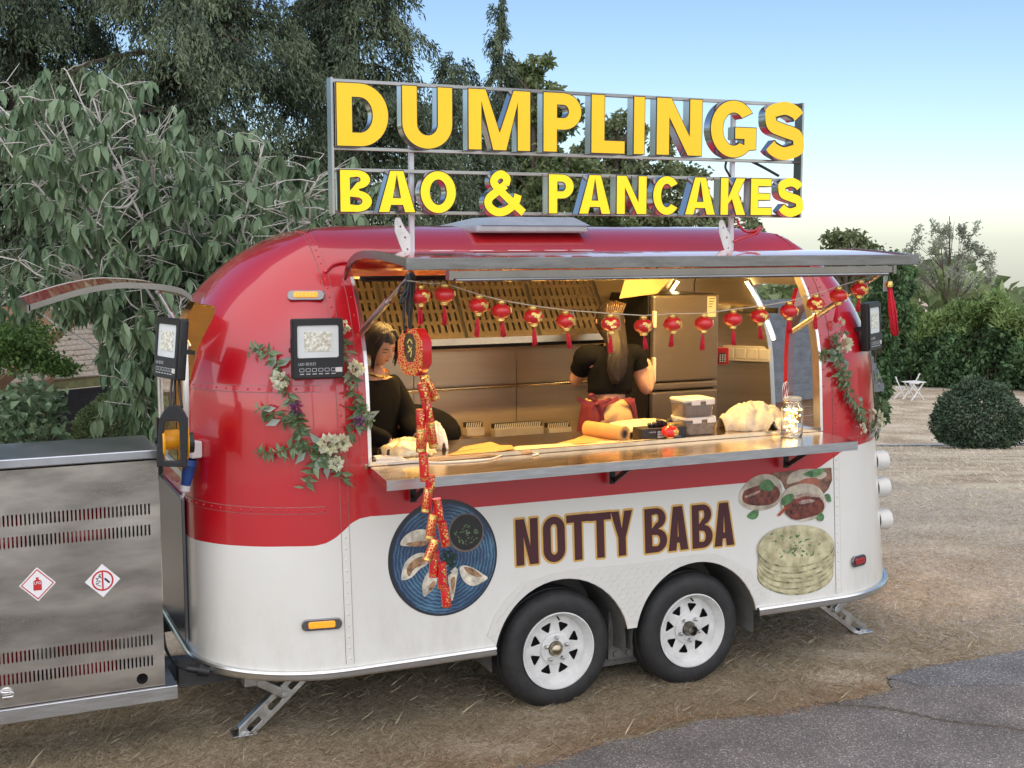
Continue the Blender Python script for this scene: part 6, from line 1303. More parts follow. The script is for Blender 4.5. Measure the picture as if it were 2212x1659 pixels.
# tubs
M['tub'] = pbr('clear_tub', (.86, .80, .70), .12, trans=.85, var=.0); M['tub_lid'] = pbr('milky_lid', (.80, .70, .58), .35, var=.04)
tx_ = onY(1497, 938, .26)
for k, (lab, c_, z0) in enumerate((('lower of two stacked clear tubs, filled with pale brown food', (.36, .22, .12), WZ + .001), ('upper of two stacked clear tubs, filled with dark brown food', (.13, .055, .03), WZ + .106))):
    t_ = thing('food_tub', (tx_.x - .01 * k, .26, z0), lab, 'tub', 'stacked food tubs'); w_, d_, h_ = .105, .085, .088
    def tub_ring(s, z): return [(x * s, y * s, z) for x, y in rrect(-w_, w_, -d_, d_, .03, 4)]
    def loft(rings):
        g = G(); n_r = len(rings[0])
        for r in rings: g.v += r
        for i in range(len(rings) - 1):
            for j in range(n_r): g.f.append((i * n_r + j, i * n_r + (j + 1) % n_r, (i + 1) * n_r + (j + 1) % n_r, (i + 1) * n_r + j)); g.m.append(0)
        g.f.append(tuple(range(n_r))[::-1]); g.f.append(tuple((len(rings) - 1) * n_r + j for j in range(n_r))); g.m += [0, 0]; return g
    loft([tub_ring(.90, 0), tub_ring(.93, .004), tub_ring(1.0, h_)]).build('tub', 'tub', t_, True, smooth=40)
    loft([tub_ring(.885, .003), tub_ring(.90, .006), tub_ring(.965, h_ * .82)]).build('contents', pbr('tub_food%d' % k, c_, .5, var=.5, scale=45, bump=.5, bscale=60), t_, True, smooth=40)
    loft([tub_ring(1.03, h_), tub_ring(1.045, h_ + .004), tub_ring(1.04, h_ + .012), tub_ring(.98, h_ + .014)]).build('lid', 'tub_lid', t_, True, smooth=40)
    for sx in (-.3, .62): g = G(); g.box(sx * w_ - .03, sx * w_ + .03, -d_ * 1.09, -d_ * 1.04, h_ - .02, h_ + .012); g.build('lid_clip', 'tub_lid', t_, True, bevel=.005)
# glove box
gb = thing('glove_box', onY(1428, 955, .17), 'black cardboard glove box with gloves sticking out on the worktop', 'box'); gb.location.z = WZ; x0_, x1_ = onY(1378, 945, .17).x - gb.location.x, onY(1474, 940, .17).x - gb.location.x
g = G(); g.box(x0_, x1_, -.045, .06, .001, .066); g.build('carton', pbr('black_card', (.015, .015, .017), .45, var=.2), gb, True, bevel=.002)
for k, (s, u, v, h_) in enumerate((('BIG JOHN', .78, .012, .008), ('GLOVES', .22, .045, .007))): mkobj('carton_lettering', textmesh('BIG JOHN' if k == 0 else '一次性手套', h_, .0006, T=Matrix.Translation((x0_ + (x1_ - x0_) * u, -.0455, v))), pbr('print_grey%d' % k, (.55, .55, .55), .5, var=0), gb, True)
g = G()
for k in range(3): g.box(x0_ + .10, x0_ + .145 - .008 * k, -.0462, -.0455, .012 + k * .014, .022 + k * .014)
g.build('carton_stripes', bpy.data.materials['print_grey0'], gb, True)
g = G()
for dx, dz, r_ in ((-.02, .085, .016), (0.0, .098, .018), (.022, .09, .014), (.05, .095, .017), (-.045, .08, .012)): g.tube(smoothpath([((x0_ + x1_) / 2 - .01 + dx, .01, .06), ((x0_ + x1_) / 2 - .01 + dx * 1.2, .0, dz * .85), ((x0_ + x1_) / 2 - .01 + dx * 1.5, -.005, dz + .01)]), [r_ * .8] * 8 + [r_ * 1.1] * 8 + [r_ * .5], 8)
g.build('glove_fingers', 'black', gb, True, smooth=True)
g = G(); a_ = onY(1352, 951, .09); b_ = onY(1440, 956, .09); g.tube([(a_.x, .09, WZ + .006), (b_.x, .092, WZ + .006)], .005, 6); setp(g.build('yellow_marker', 'yellow2'), 'yellow marker pen lying beside the glove box', 'pen')
# jar with fairy lights
jp = onZ(1737, 948, 1.4055); jar = thing('glass_jar', (jp.x, max(min(jp.y, 0.02), -.02), 1.4065), 'glass clip-top jar filled with warm fairy lights at the right counter end', 'jar')
R_ = .062; g = G(); g.lathe([(0, .0), (R_ * .9, .0), (R_, .010), (R_, .155), (R_ * .93, .175), (R_ * .80, .188), (R_ * .80, .205), (R_ * .76, .205), (R_ * .76, .187), (R_ * .89, .172), (R_ * .955, .153), (R_ * .955, .014), (R_ * .86, .006), (0, .006)], (0, 0, 0), n=40); g.build('jar_glass', pbr('clear_glass', (.97, .98, .96), .02, trans=1.0, var=0, ior=1.45), jar, True, smooth=50)
g = G(); g.lathe([(0, .207), (R_ * .83, .207), (R_ * .85, .214), (R_ * .82, .222), (R_ * .5, .228), (0, .230)], n=40); g.build('jar_lid', pbr('lid_glass', (.9, .92, .88), .05, trans=.8, var=0), jar, True, smooth=50)
g = G()
for z in (.196, .209): g.lathe([(R_ * .83, z - .002), (R_ * .86, z), (R_ * .83, z + .002)], n=30)
g.tube([(-R_ * .86, 0, .196), (-R_ * .98, -.01, .20), (-R_ * .95, -.015, .225), (-R_ * .6, -.02, .23)], .002, 5); g.build('jar_wire', 'galv', jar, True, smooth=True)
g = G(); 
for s in (0, .012): g.tube(smoothpath([(-.045 + s, .03, .20), (-.05 + s, .03, .26), (-.042 + s, .03, .30), (-.028 + s, .03, .305), (-.022 + s, .03, .27), (-.03 + s, .03, .22)]), .0025, 6)
g.build('wire_handle', 'chrome', jar, True, smooth=True)
fpts = [Vector((rng.uniform(-1, 1) * R_ * .62, rng.uniform(-1, 1) * R_ * .62, rng.uniform(.015, .165))) for _ in range(42)]
g = G(); g.tube(smoothpath(fpts, 3), .0009, 4); g.build('light_wire', 'gold', jar, True)
M['fairy'] = glow('fairy_light', (1.0, .70, .28), 16.0)
g = G(); [g.ball(p, .0036, 6, 4) for p in fpts]; g.build('fairy_bulbs', 'fairy', jar, True)['kind'] = 'stuff'
# pump bottle and spray by the jar
M['milk'] = pbr('cream_white_plastic', (.74, .66, .58), .4, var=.04)
bt = thing('sauce_bottle', onW(1703, 932), 'cream squeeze bottle with cap beside the jar of lights', 'bottle'); bt.location.y = .16; bt.location.x = onY(1703, 930, .16).x; bt.location.z = WZ
g = G(); g.lathe([(0, 0), (.030, 0), (.032, .006), (.032, .085), (.026, .10), (.014, .106), (.014, .12), (0, .12)], n=24); g.build('bottle_body', 'milk', bt, True, smooth=40); g = G(); g.lathe([(.016, .106), (.018, .125), (.012, .14), (.0, .142)], n=18); g.build('cap', 'galv', bt, True, smooth=40)
bt = thing('salt_shaker', onY(1690, 918, .10), 'small cream round shaker lying on its side left of the bottle', 'shaker'); bt.location.z = WZ + .034
g = G(); g.lathe([(0, 0), (.030, .0), (.033, .006), (.033, .06), (.0, .064)], (0, 0, 0), (.25, 1, .1), 24); g.build('shaker_body', 'milk', bt, True, smooth=40); g = G(); g.lathe([(.0335, .012), (.0345, .014), (.0335, .016)], (0, 0, 0), (.25, 1, .1), 24); g.build('shaker_band', 'black', bt, True)
# white cables along the counter
g = G(); g.tube(smoothpath([onZ(a, b, 1.4105) for a, b in ((802, 1003), (850, 1002), (900, 998), (960, 999), (1050, 993), (1090, 982), (1130, 977), (1162, 980), (1150, 984))]), .005, 6); setp(g.build('white_cable', 'white', smooth=True), 'white cable running along the front of the counter', 'cable')
g = G()
for k in range(5): g.tube(smoothpath([onZ(a, b + k * 2.2, WZ + .006 + .006 * k) for a, b in ((806 + 3 * k, 986), (830 - 3 * k, 983), (862 + 4 * k, 985), (840, 990), (812, 991))]), .004, 5)
setp(g.build('coiled_cable', 'white', smooth=True), 'small coil of white cable at the left end of the counter', 'cable')
# ================================================================== people
def skinned(V, Eg, root, sub=2):
    """grow a smooth tapered surface round a skeleton: V = {name: (pos, radius)}; returns verts, faces"""
    names = list(V); me = bpy.data.meshes.new('skeleton'); me.from_pydata([tuple(V[n][0]) for n in names], [(names.index(a), names.index(b)) for a, b in Eg], []); me.update()
    o = bpy.data.objects.new('skeleton', me); col.objects.link(o); m = o.modifiers.new('skin', 'SKIN'); m.use_smooth_shade = True; m.branch_smoothing = 0.4
    for i, n in enumerate(names):
        r = V[n][1]; sv = me.skin_vertices[0].data[i]; sv.radius = (r, r) if not isinstance(r, tuple) else r; sv.use_root = (n == root)
    s = o.modifiers.new('sub', 'SUBSURF'); s.levels = s.render_levels = sub
    em = evalmesh(o); v = [tuple(p.co) for p in em.vertices]; f = [tuple(p.vertices) for p in em.polygons]
    bpy.data.objects.remove(o); bpy.data.meshes.remove(me); bpy.data.meshes.remove(em)
    return v, f
def chain(V, Eg, pts, rs, pre):
    last = None
    for i, (p, r) in enumerate(zip(pts, rs)):
        n = pre + str(i); V[n] = (Vector(p), r)
        if last: Eg.append((last, n))
        last = n
def hand(g, wrist, d, up, curl=.6, side=1, s=1.0, m=0):
    """palm and five bent fingers; d = direction of the fingers, up = back of the hand"""
    w = Vector(wrist); d = Vector(d).normalized(); up = Vector(up); sd_ = d.cross(up).normalized() * side; up = (sd_.cross(d) * side).normalized()
    v, f = skinned({'a': (w, .020 * s), 'b': (w + d * .035 * s, .026 * s), 'c': (w + d * .070 * s, (.034 * s, .016 * s)), 'd': (w + d * .088 * s, (.032 * s, .013 * s))}, [('a', 'b'), ('b', 'c'), ('c', 'd')], 'a'); g.add(v, f, m)
    for k, (off, L) in enumerate(((-.027, .068), (-.009, .078), (.009, .072), (.026, .056))):
        b0 = w + d * .078 * s + sd_ * off * s; P = [b0]; dd = d.copy()
        for q in (.42, .33, .25):
            dd = (dd * math.cos(curl * .8) - up * math.sin(curl * .8)).normalized(); P.append(P[-1] + dd * L * q * s)
        V = {}; E_ = []; chain(V, E_, P, [.0098 * s, .0092 * s, .0085 * s, .007 * s], 'f'); v, f = skinned(V, E_, 'f0'); g.add(v, f, m)
    b0 = w + d * .030 * s - sd_ * .028 * s; P = [b0, b0 + (d * .6 - sd_ * .8).normalized() * .032 * s, b0 + (d * .6 - sd_ * .8).normalized() * .032 * s + (d * .9 - sd_ * .3 - up * .4).normalized() * .028 * s, b0 + (d * .6 - sd_ * .8).normalized() * .032 * s + (d * .9 - sd_ * .2 - up * .5).normalized() * .05 * s]
    V = {}; E_ = []; chain(V, E_, P, [.012 * s, .011 * s, .010 * s, .008 * s], 't'); v, f = skinned(V, E_, 't0'); g.add(v, f, m)
def head_shape(u, v):
    """unit head: face towards -y, up z. u azimuth (0 = face), v polar"""
    x = math.sin(v) * math.sin(u); y = -math.sin(v) * math.cos(u); z = math.cos(v)
    X, Y, Z = x * .076, y * .094, z * .115
    if z < .1: k = (0.1 - z); X *= 1 - .42 * k * k; Y = Y * (1 - .18 * k) - (.012 * k if y < 0 else -.02 * k)
    fr = max(0, -y) ** 2
    a = abs(u)
    nose = math.exp(-(u / .13) ** 2) * math.exp(-((z + .16) / .17) ** 2); bridge = math.exp(-(u / .10) ** 2) * math.exp(-((z - .06) / .18) ** 2)
    Y -= fr * (.021 * nose + .007 * bridge)
    eye = math.exp(-((a - .38) / .17) ** 2) * math.exp(-((z - .05) / .10) ** 2); Y += fr * .008 * eye
    brow = math.exp(-((a - .36) / .3) ** 2) * math.exp(-((z - .19) / .07) ** 2); Y -= fr * .0035 * brow
    lip = math.exp(-(u / .24) ** 2) * (math.exp(-((z + .40) / .045) ** 2) + 1.1 * math.exp(-((z + .50) / .05) ** 2)); Y -= fr * .0065 * lip
    mouth = math.exp(-(u / .26) ** 2) * math.exp(-((z + .45) / .022) ** 2); Y += fr * .003 * mouth
    chin = math.exp(-(u / .3) ** 2) * math.exp(-((z + .72) / .12) ** 2); Y -= .006 * chin
    cheek = math.exp(-((a - .62) / .25) ** 2) * math.exp(-((z + .18) / .2) ** 2); Y -= fr * .004 * cheek
    return Vector((X, Y, Z))
def add_head(g, c, R, m=0, lipm=1, nu=56, nv=40):
    c = Vector(c); V = []; F = []; 
    for i in range(nv + 1):
        v = pi * i / nv
        for j in range(nu): u = -pi + 2 * pi * j / nu; V.append(c + R @ head_shape(u, v))
    for i in range(nv):
        for j in range(nu): F.append((i * nu + j, (i + 1) * nu + j, (i + 1) * nu + (j + 1) % nu, i * nu + (j + 1) % nu))
    g.add(V, F, m)
    for s in (-1, 1):     # ears
        q = c + R @ Vector((s * .076, .012, -.005)); v, f = skinned({'a': (q + R @ Vector((0, 0, -.02)), .009), 'b': (q + R @ Vector((s * .008, .008, .002)), .012), 'c': (q + R @ Vector((s * .007, .006, .022)), .010)}, [('a', 'b'), ('b', 'c')], 'a'); g.add(v, f, m)
def face_bits(root, c, R, hairm):
    c = Vector(c)
    for s in (-1, 1):
        g = G(); g.tube([c + R @ (head_shape(s * a, math.acos(z)) + Vector((0, -.0025, 0))) for a, z in ((.16, .165), (.30, .20), (.46, .20), (.62, .16))], [.0018, .0028, .0026, .0012], 6); g.build('eyebrow', hairm, root, smooth=True)
        g = G(); g.tube([c + R @ (head_shape(s * a, math.acos(z)) + Vector((0, -.0022, 0))) for a, z in ((.22, .02), (.36, .0), (.50, .005), (.60, .03))], [.001, .0022, .0022, .001], 6); g.build('eyelash_line', hairm, root, smooth=True)
    g = G()
    for zz, r in ((-.415, .0028), (-.485, .0036)): g.tube([c + R @ (head_shape(a, math.acos(zz)) + Vector((0, -.001, 0))) for a in (-.26, -.14, 0, .14, .26)], [.001, r, r, r, .001], 6)
    g.build('lips', pbr('lips', (.42, .13, .10), .4, var=.05), root, smooth=True)
def hair_cap(root, c, R, hairm, front=.62, low=-.35, th=.012):
    c = Vector(c); g = G(); nu, nv = 56, 30; V = []; F = []
    for i in range(nv + 1):
        v = pi * .78 * i / nv
        for j in range(nu):
            u = -pi + 2 * pi * j / nu; p = head_shape(u, v); n = Vector((p.x / .076 ** 2, p.y / .094 ** 2, p.z / .115 ** 2)).normalized(); w = th * (1 + .25 * math.sin(u * 9 + v * 3) * .4 + .15 * math.sin(23 * u)); V.append(c + R @ (p + n * w))
    for i in range(nv):
        for j in range(nu):
            v = pi * .78 * (i + .5) / nv; u = -pi + 2 * pi * (j + .5) / nu; z = math.cos(v); a = abs(u)
            if (a < 1.05 and z < front - .18 * (1 - a)) or z < low: continue
            F.append((i * nu + j, (i + 1) * nu + j, (i + 1) * nu + (j + 1) % nu, i * nu + (j + 1) % nu))
    g.add(V, F); return g.build('hair', hairm, root, smooth=True)
def strands(root, name, paths, r0, hairm, n=5):
    g = G()
    for p in paths: P = smoothpath(p, 5); k = len(P); g.tube(P, [r0 * (1 - .75 * (i / (k - 1)) ** 2) for i in range(k)], n)
    return g.build(name, hairm, root, smooth=True)
M['skin'] = pbr('skin', (.56, .30, .19), .5, var=.07, scale=18, sss=.12); M['hair_d'] = pbr('dark_hair', (.016, .010, .008), .55, var=.35, scale=40, stretch=(6, 6, 1)); M['black_cloth'] = pbr('black_cloth', (.0045, .0045, .005), .95, var=.25, scale=15, bump=.2, bscale=30); M['black_cloth'].node_tree.nodes['Principled BSDF'].inputs['Specular IOR Level'].default_value = .15; M['glove'] = pbr('black_glove', (.012, .012, .013), .4, var=.2); M['maroon_cloth'] = pbr('maroon_cloth', (.14, .012, .025), .75, var=.15, scale=20, bump=.15, bscale=40); M['beige_cloth'] = pbr('beige_cloth', (.56, .36, .17), .8, var=.08, scale=14, bump=.25, bscale=16)
def rotm(yaw, pitch, roll=0): return (Matrix.Rotation(yaw, 3, 'Z') @ Matrix.Rotation(roll, 3, 'Y') @ Matrix.Rotation(pitch, 3, 'X'))
# ---------- left cook, looking down
hc = Vector((-.768, .60, 1.962)); R1 = rotm(math.radians(20), math.radians(24), math.radians(-6))
p1 = thing('person', (-.80, .68, .471), 'person in black sweater with dark tied hair looking down at the left worktop', 'person')
V = dict(pel=((-.82, .70, 1.30), (.16, .12)), bel=((-.81, .68, 1.48), (.155, .12)), che=((-.79, .655, 1.66), (.15, .115)), nb=((-.782, .64, 1.785), .062), nk=((-.778, .625, 1.86), .047), sA=((-.655, .735, 1.735), .062), eA=((-.585, .64, 1.52), .047), wA=((-.62, .43, 1.475), .030), sB=((-.925, .565, 1.735), .062), eB=((-.955, .44, 1.53), .047), wB=((-.80, .31, 1.475), .030), hL=((-.90, .70, 1.18), .09), kL=((-.90, .68, .82), .065), fL=((-.90, .70, .53), .045), hR=((-.74, .72, 1.18), .09), kR=((-.74, .70, .82), .065), fR=((-.74, .72, .53), .045))
Eg = [('pel', 'bel'), ('bel', 'che'), ('che', 'nb'), ('nb', 'nk'), ('che', 'sA'), ('sA', 'eA'), ('eA', 'wA'), ('che', 'sB'), ('sB', 'eB'), ('eB', 'wB'), ('pel', 'hL'), ('hL', 'kL'), ('kL', 'fL'), ('pel', 'hR'), ('hR', 'kR'), ('kR', 'fR')]
g = G(); v, f = skinned({k: (Vector(a), r) for k, (a, r) in V.items()}, Eg, 'pel'); g.add(v, f); add_head(g, hc, R1); hand(g, (-.62, .43, 1.475), (-.35, -.9, -.2), (0, 0, 1), .7, 1); hand(g, (-.80, .31, 1.475), (.2, -.6, -.5), (0, 0, 1), .5, -1)
g.build('body', 'skin', p1, smooth=True)
def grow(V, keys, k, add): return {n: (Vector(V[n][0]), tuple(x * k + add for x in V[n][1]) if isinstance(V[n][1], tuple) else V[n][1] * k + add) for n in keys}
S = grow(V, ['pel', 'bel', 'che', 'sA', 'eA', 'wA', 'sB', 'eB', 'wB'], 1.12, .014); S['nb'] = (Vector((-.785, .645, 1.765)), .085)
v, f = skinned(S, [e for e in Eg if e[0] in S and e[1] in S], 'pel'); g = G(); g.add(v, f); g.build('sweater', 'black_cloth', p1, smooth=True)
T_ = grow(V, ['pel', 'hL', 'kL', 'fL', 'hR', 'kR', 'fR'], 1.1, .012); v, f = skinned(T_, [e for e in Eg if e[0] in T_ and e[1] in T_], 'pel'); g = G(); g.add(v, f); g.build('trousers', 'black_cloth', p1, smooth=True)
for w_, d_, s_ in (((-.62, .43, 1.475), (-.35, -.9, -.2), 1), ((-.80, .31, 1.475), (.2, -.6, -.5), -1)): g = G(); hand(g, Vector(w_), d_, (0, 0, 1), .7 if s_ > 0 else .5, s_, 1.1); g.build('glove', 'glove', p1, smooth=True)
hair_cap(p1, hc, R1, M['hair_d'], .60, -.30, .013); face_bits(p1, hc, R1, M['hair_d'])
def HL(x, y, z): return hc + R1 @ Vector((x, y, z))
P = []
for k in range(26):     # side locks and fringe
    s = 1 if k % 2 else -1; a = random.uniform(0, .03); P.append([HL(s * random.uniform(.01, .04), -.05, .108), HL(s * (.062 + a * .3), -.082 + a, .055), HL(s * (.078 + a * .2), -.075 + a, -.01), HL(s * (.076 - a * .2), -.075 + a, -.07 - random.uniform(0, .05))])
for k in range(6): x = -.028 + .012 * k; P.append([HL(x * .5, -.06, .105), HL(x * 1.6, -.098, .06), HL(x * 1.9 - .01, -.108, -.01), HL(x * 1.6 - .015, -.112, -.09 - .02 * (k % 3))])
strands(p1, 'hair_locks', P[:26], .0075, M['hair_d'])
g = G(); g.ball(HL(0, .11, .02), (.045, .045, .045), 16, 10); g.build('hair_bun', 'hair_d', p1, smooth=True)
g = G(); g.lathe([(.062, -.008), (.066, 0), (.062, .008)], Vector((-.776, .615, 1.815)), Vector((.1, -.35, 1)), 28); g.build('necklace', 'gold', p1, smooth=True)
# ---------- cook bending down behind the firecracker string
p3 = thing('person', (-.30, 1.0, .471), 'person in black bending forward with maroon apron ties on the back', 'person')
V = dict(pel=((-.265, .96, 1.30), (.155, .15)), bel=((-.31, .95, 1.44), (.15, .145)), che=((-.45, .93, 1.52), (.14, .12)), nb=((-.60, .91, 1.52), .06), nk=((-.66, .90, 1.49), .048), sA=((-.52, 1.07, 1.52), .06), eA=((-.50, 1.08, 1.30), .046), wA=((-.56, .92, 1.26), .03), sB=((-.52, .78, 1.53), .06), eB=((-.50, .64, 1.50), .046), wB=((-.60, .46, 1.47), .03), hL=((-.33, .97, 1.16), .095), kL=((-.36, .95, .82), .07), fL=((-.32, .97, .53), .05), hR=((-.20, .97, 1.16), .095), kR=((-.22, .95, .82), .07), fR=((-.18, .97, .53), .05))
g = G(); v, f = skinned({k: (Vector(a), r) for k, (a, r) in V.items()}, Eg, 'pel'); g.add(v, f); R3 = rotm(math.radians(-80), math.radians(60)); h3 = Vector((-.745, .89, 1.44)); add_head(g, h3, R3); hand(g, V['wB'][0], (-.7, -.6, -.25), (0, 0, 1), .5, 1); hand(g, V['wA'][0], (-.5, -.6, -.5), (0, 0, 1), .5, -1); g.build('body', 'skin', p3, smooth=True)
S = grow(V, ['pel', 'bel', 'che', 'sA', 'sB'], 1.1, .012); S['eA'] = (Vector(V['eA'][0]), .058); S['eB'] = (Vector(V['eB'][0]) * .75 + Vector(V['sB'][0]) * .25, .06); S['nb'] = (Vector((-.57, .915, 1.525)), .075)
v, f = skinned(S, [e for e in Eg if e[0] in S and e[1] in S], 'pel'); g = G(); g.add(v, f); g.build('shirt', 'black_cloth', p3, smooth=True)
T_ = grow(V, ['pel', 'hL', 'kL', 'fL', 'hR', 'kR', 'fR'], 1.12, .014); v, f = skinned(T_, [e for e in Eg if e[0] in T_ and e[1] in T_], 'pel'); g = G(); g.add(v, f); g.build('trousers', 'black_cloth', p3, smooth=True)
hair_cap(p3, h3, R3, M['hair_d'], .6, -.5, .014)
bv3 = BVHTree.FromPolygons([tuple(x.co) for x in p3.children[1].data.vertices], [tuple(q.vertices) for q in p3.children[1].data.polygons])
def on3(px, py):
    loc, n, _, _ = bv3.ray_cast(CAM, ray(px, py).normalized())
    if loc is None: loc, n, _, _ = bv3.find_nearest(at(px, py, (onY(px, py, .8) - CAM).dot(FW)))
    return loc + (CAM - loc).normalized() * .008
def ribbon(root, name, pts, w, mat, th=.003):
    P = smoothpath(pts, 5); g = G(); k = len(P)
    for i, p in enumerate(P):
        t = (P[min(i + 1, k - 1)] - P[max(i - 1, 0)]).normalized(); vd = (CAM - p).normalized(); s = t.cross(vd).normalized() * w / 2; ww = vd * th
        g.v += [tuple(p + s), tuple(p - s), tuple(p - s - ww), tuple(p + s - ww)]
    for i in range(k - 1):
        for j in range(4): g.f.append((4 * i + j, 4 * i + (j + 1) % 4, 4 * i + 4 + (j + 1) % 4, 4 * i + 4 + j)); g.m.append(0)
    return g.build(name, mat, root)
ribbon(p3, 'apron_tie', [on3(945, 846), on3(958, 862), on3(972, 880), on3(990, 905), on3(1003, 930)], .022, 'maroon_cloth')
ribbon(p3, 'apron_bow', [on3(950, 845), on3(968, 846), on3(985, 858), on3(975, 862), on3(955, 852)], .014, 'maroon_cloth'); ribbon(p3, 'apron_tie', [on3(962, 860), on3(958, 880), on3(980, 890), on3(992, 900)], .012, 'maroon_cloth')
# ---------- cook with long hair, back to the hatch
p2 = thing('person', (.89, 1.12, .471), 'person with long dark hair in black crop top and maroon apron, seen from behind', 'person')
yb3 = 1.02
V = dict(pel=((.865, yb3, 1.38), (.155, .115)), wai=((.875, yb3, 1.545), (.122, .09)), che=((.885, yb3, 1.70), (.140, .10)), nb=((.895, yb3 + .01, 1.845), .058), nk=((.90, yb3 + .02, 1.92), .046), sA=((.715, yb3 + .01, 1.805), .056), eA=((.735, yb3 + .20, 1.62), .042), wA=((.86, yb3 + .36, 1.66), .028), sB=((1.045, yb3 - .02, 1.80), .056), eB=((1.128, yb3 - .03, 1.562), .050), fB=((1.158, yb3 - .01, 1.665), .042), wB=((1.150, yb3 + .03, 1.775), .030), hL=((.785, yb3, 1.20), .105), kL=((.79, yb3, .84), .07), fL=((.79, yb3, .53), .045), hR=((.95, yb3, 1.20), .105), kR=((.94, yb3, .84), .07), fR=((.94, yb3, .53), .045))
Eg = [('pel', 'wai'), ('wai', 'che'), ('che', 'nb'), ('nb', 'nk'), ('che', 'sA'), ('sA', 'eA'), ('eA', 'wA'), ('che', 'sB'), ('sB', 'eB'), ('eB', 'fB'), ('fB', 'wB'), ('pel', 'hL'), ('hL', 'kL'), ('kL', 'fL'), ('pel', 'hR'), ('hR', 'kR'), ('kR', 'fR')]
g = G(); v, f = skinned({k: (Vector(a), r) for k, (a, r) in V.items()}, Eg, 'pel'); g.add(v, f); h2 = Vector((.90, yb3 + .045, 2.015)); R2 = rotm(math.radians(163), math.radians(8)); add_head(g, h2, R2); hand(g, V['wB'][0], (-.25, .3, .55), (.8, -.5, .2), .9, 1); hand(g, V['wA'][0], (.6, .7, 0), (0, 0, 1), .5, 1); g.build('body', 'skin', p2, smooth=True)
def loft_e(g, rows_, n=40, fold=.004, m=0):
    b0 = len(g.v)
    for k, (z, cx_, cy_, rx, ry) in enumerate(rows_):
        for j in range(n): a = 2 * pi * j / n; q = 1 + fold / max(rx, .05) * (math.sin(5 * a + 2.3 * k) + .6 * math.sin(11 * a - 1.7 * k)); g.v.append((cx_ + rx * q * math.cos(a), cy_ + ry * q * math.sin(a), z + .004 * math.sin(3 * a + k)))
    for k in range(len(rows_) - 1):
        for j in range(n): g.f.append((b0 + k * n + j, b0 + k * n + (j + 1) % n, b0 + (k + 1) * n + (j + 1) % n, b0 + (k + 1) * n + j)); g.m.append(m)
g = G(); loft_e(g, [(1.575, .878, yb3, .135, .106), (1.572, .878, yb3, .144, .112), (1.61, .880, yb3, .143, .112), (1.66, .882, yb3, .146, .116), (1.72, .885, yb3, .154, .116), (1.78, .885, yb3, .174, .110), (1.82, .887, yb3, .172, .094), (1.85, .89, yb3 + .005, .135, .085), (1.868, .893, yb3 + .01, .085, .07)])
for sh_, el_, kq in (('sA', 'eA', .5), ('sB', 'eB', .34)):
    a0 = Vector(V[sh_][0]); e0 = Vector(V[el_][0]); c0 = Vector((.885, yb3, 1.79)); g.tube(smoothpath([c0.lerp(a0, .45), a0 + Vector((0, 0, .0)), a0.lerp(e0, kq * .5), a0.lerp(e0, kq)], 4), [.070, .072, .073, .073, .072, .070, .069, .068, .067, .066, .065, .065, .066], 16, caps=False)
g.build('crop_top', 'black_cloth', p2, smooth=True)
g = G(); loft_e(g, [(1.535, .873, yb3, .138, .105), (1.53, .872, yb3, .150, .116), (1.50, .870, yb3, .158, .126), (1.46, .868, yb3, .172, .142), (1.40, .866, yb3, .186, .155), (1.32, .865, yb3, .194, .160), (1.22, .865, yb3, .194, .155), (1.0, .865, yb3, .185, .14), (.6, .865, yb3, .17, .12)], 48, .005); g.build('trousers', 'beige_cloth', p2, smooth=True)
g = G(); nA, nZ = 40, 14; cx, cy = .868, yb3
for j in range(nZ + 1):
    t = j / nZ; z = 1.52 - .62 * t; gap = .18 + .95 * (1 - (1 - t) ** 2) ** .6 if t < .35 else .18 + .95 * (1 - (1 - .35) ** 2) ** .6 + .3 * (t - .35)
    for i in range(nA + 1):
        a = -pi / 2 + gap + (2 * pi - 2 * gap) * i / nA; rx = .168 + .040 * min(t * 2.6, 1) + .004 * math.sin(9 * a); ry = .136 + .04 * min(t * 2.6, 1); g.v.append((cx + rx * math.cos(a), cy + ry * math.sin(a), z - .03 * math.sin(a) * (1 - t)))
for j in range(nZ):
    for i in range(nA): q = j * (nA + 1) + i; g.f.append((q, q + 1, q + nA + 2, q + nA + 1)); g.m.append(0)
o = g.build('apron', 'maroon_cloth', p2, smooth=True); s = o.modifiers.new('thick', 'SOLIDIFY'); s.thickness = .004
Y2 = yb3 - .172
def b2(x, y): return onY(1180.9 + x * .2257, 604.8 + y * .2257, Y2)
ribbon(p2, 'apron_tie', [b2(290, 1130), b2(350, 1165), b2(420, 1185), b2(475, 1190)], .028, 'maroon_cloth'); ribbon(p2, 'apron_tie', [b2(690, 1130), b2(620, 1165), b2(545, 1185), b2(475, 1192)], .028, 'maroon_cloth')
ribbon(p2, 'bow_loop', [b2(475, 1190), b2(425, 1130), b2(412, 1100), b2(440, 1095), b2(470, 1135), b2(482, 1185)], .016, 'maroon_cloth'); ribbon(p2, 'bow_loop', [b2(480, 1190), b2(540, 1165), b2(590, 1140), b2(615, 1155), b2(570, 1185), b2(485, 1195)], .016, 'maroon_cloth')
ribbon(p2, 'bow_tail', [b2(470, 1190), b2(458, 1250), b2(452, 1310), b2(450, 1390)], .026, 'maroon_cloth'); ribbon(p2, 'bow_tail', [b2(488, 1190), b2(505, 1240), b2(525, 1290), b2(535, 1345)], .026, 'maroon_cloth')
g = G(); g.ball(b2(478, 1190), (.016, .012, .016), 10, 8); g.build('bow_knot', 'maroon_cloth', p2, smooth=True)
hair_cap(p2, h2, R2, M['hair_d'], .62, -.75, .014)
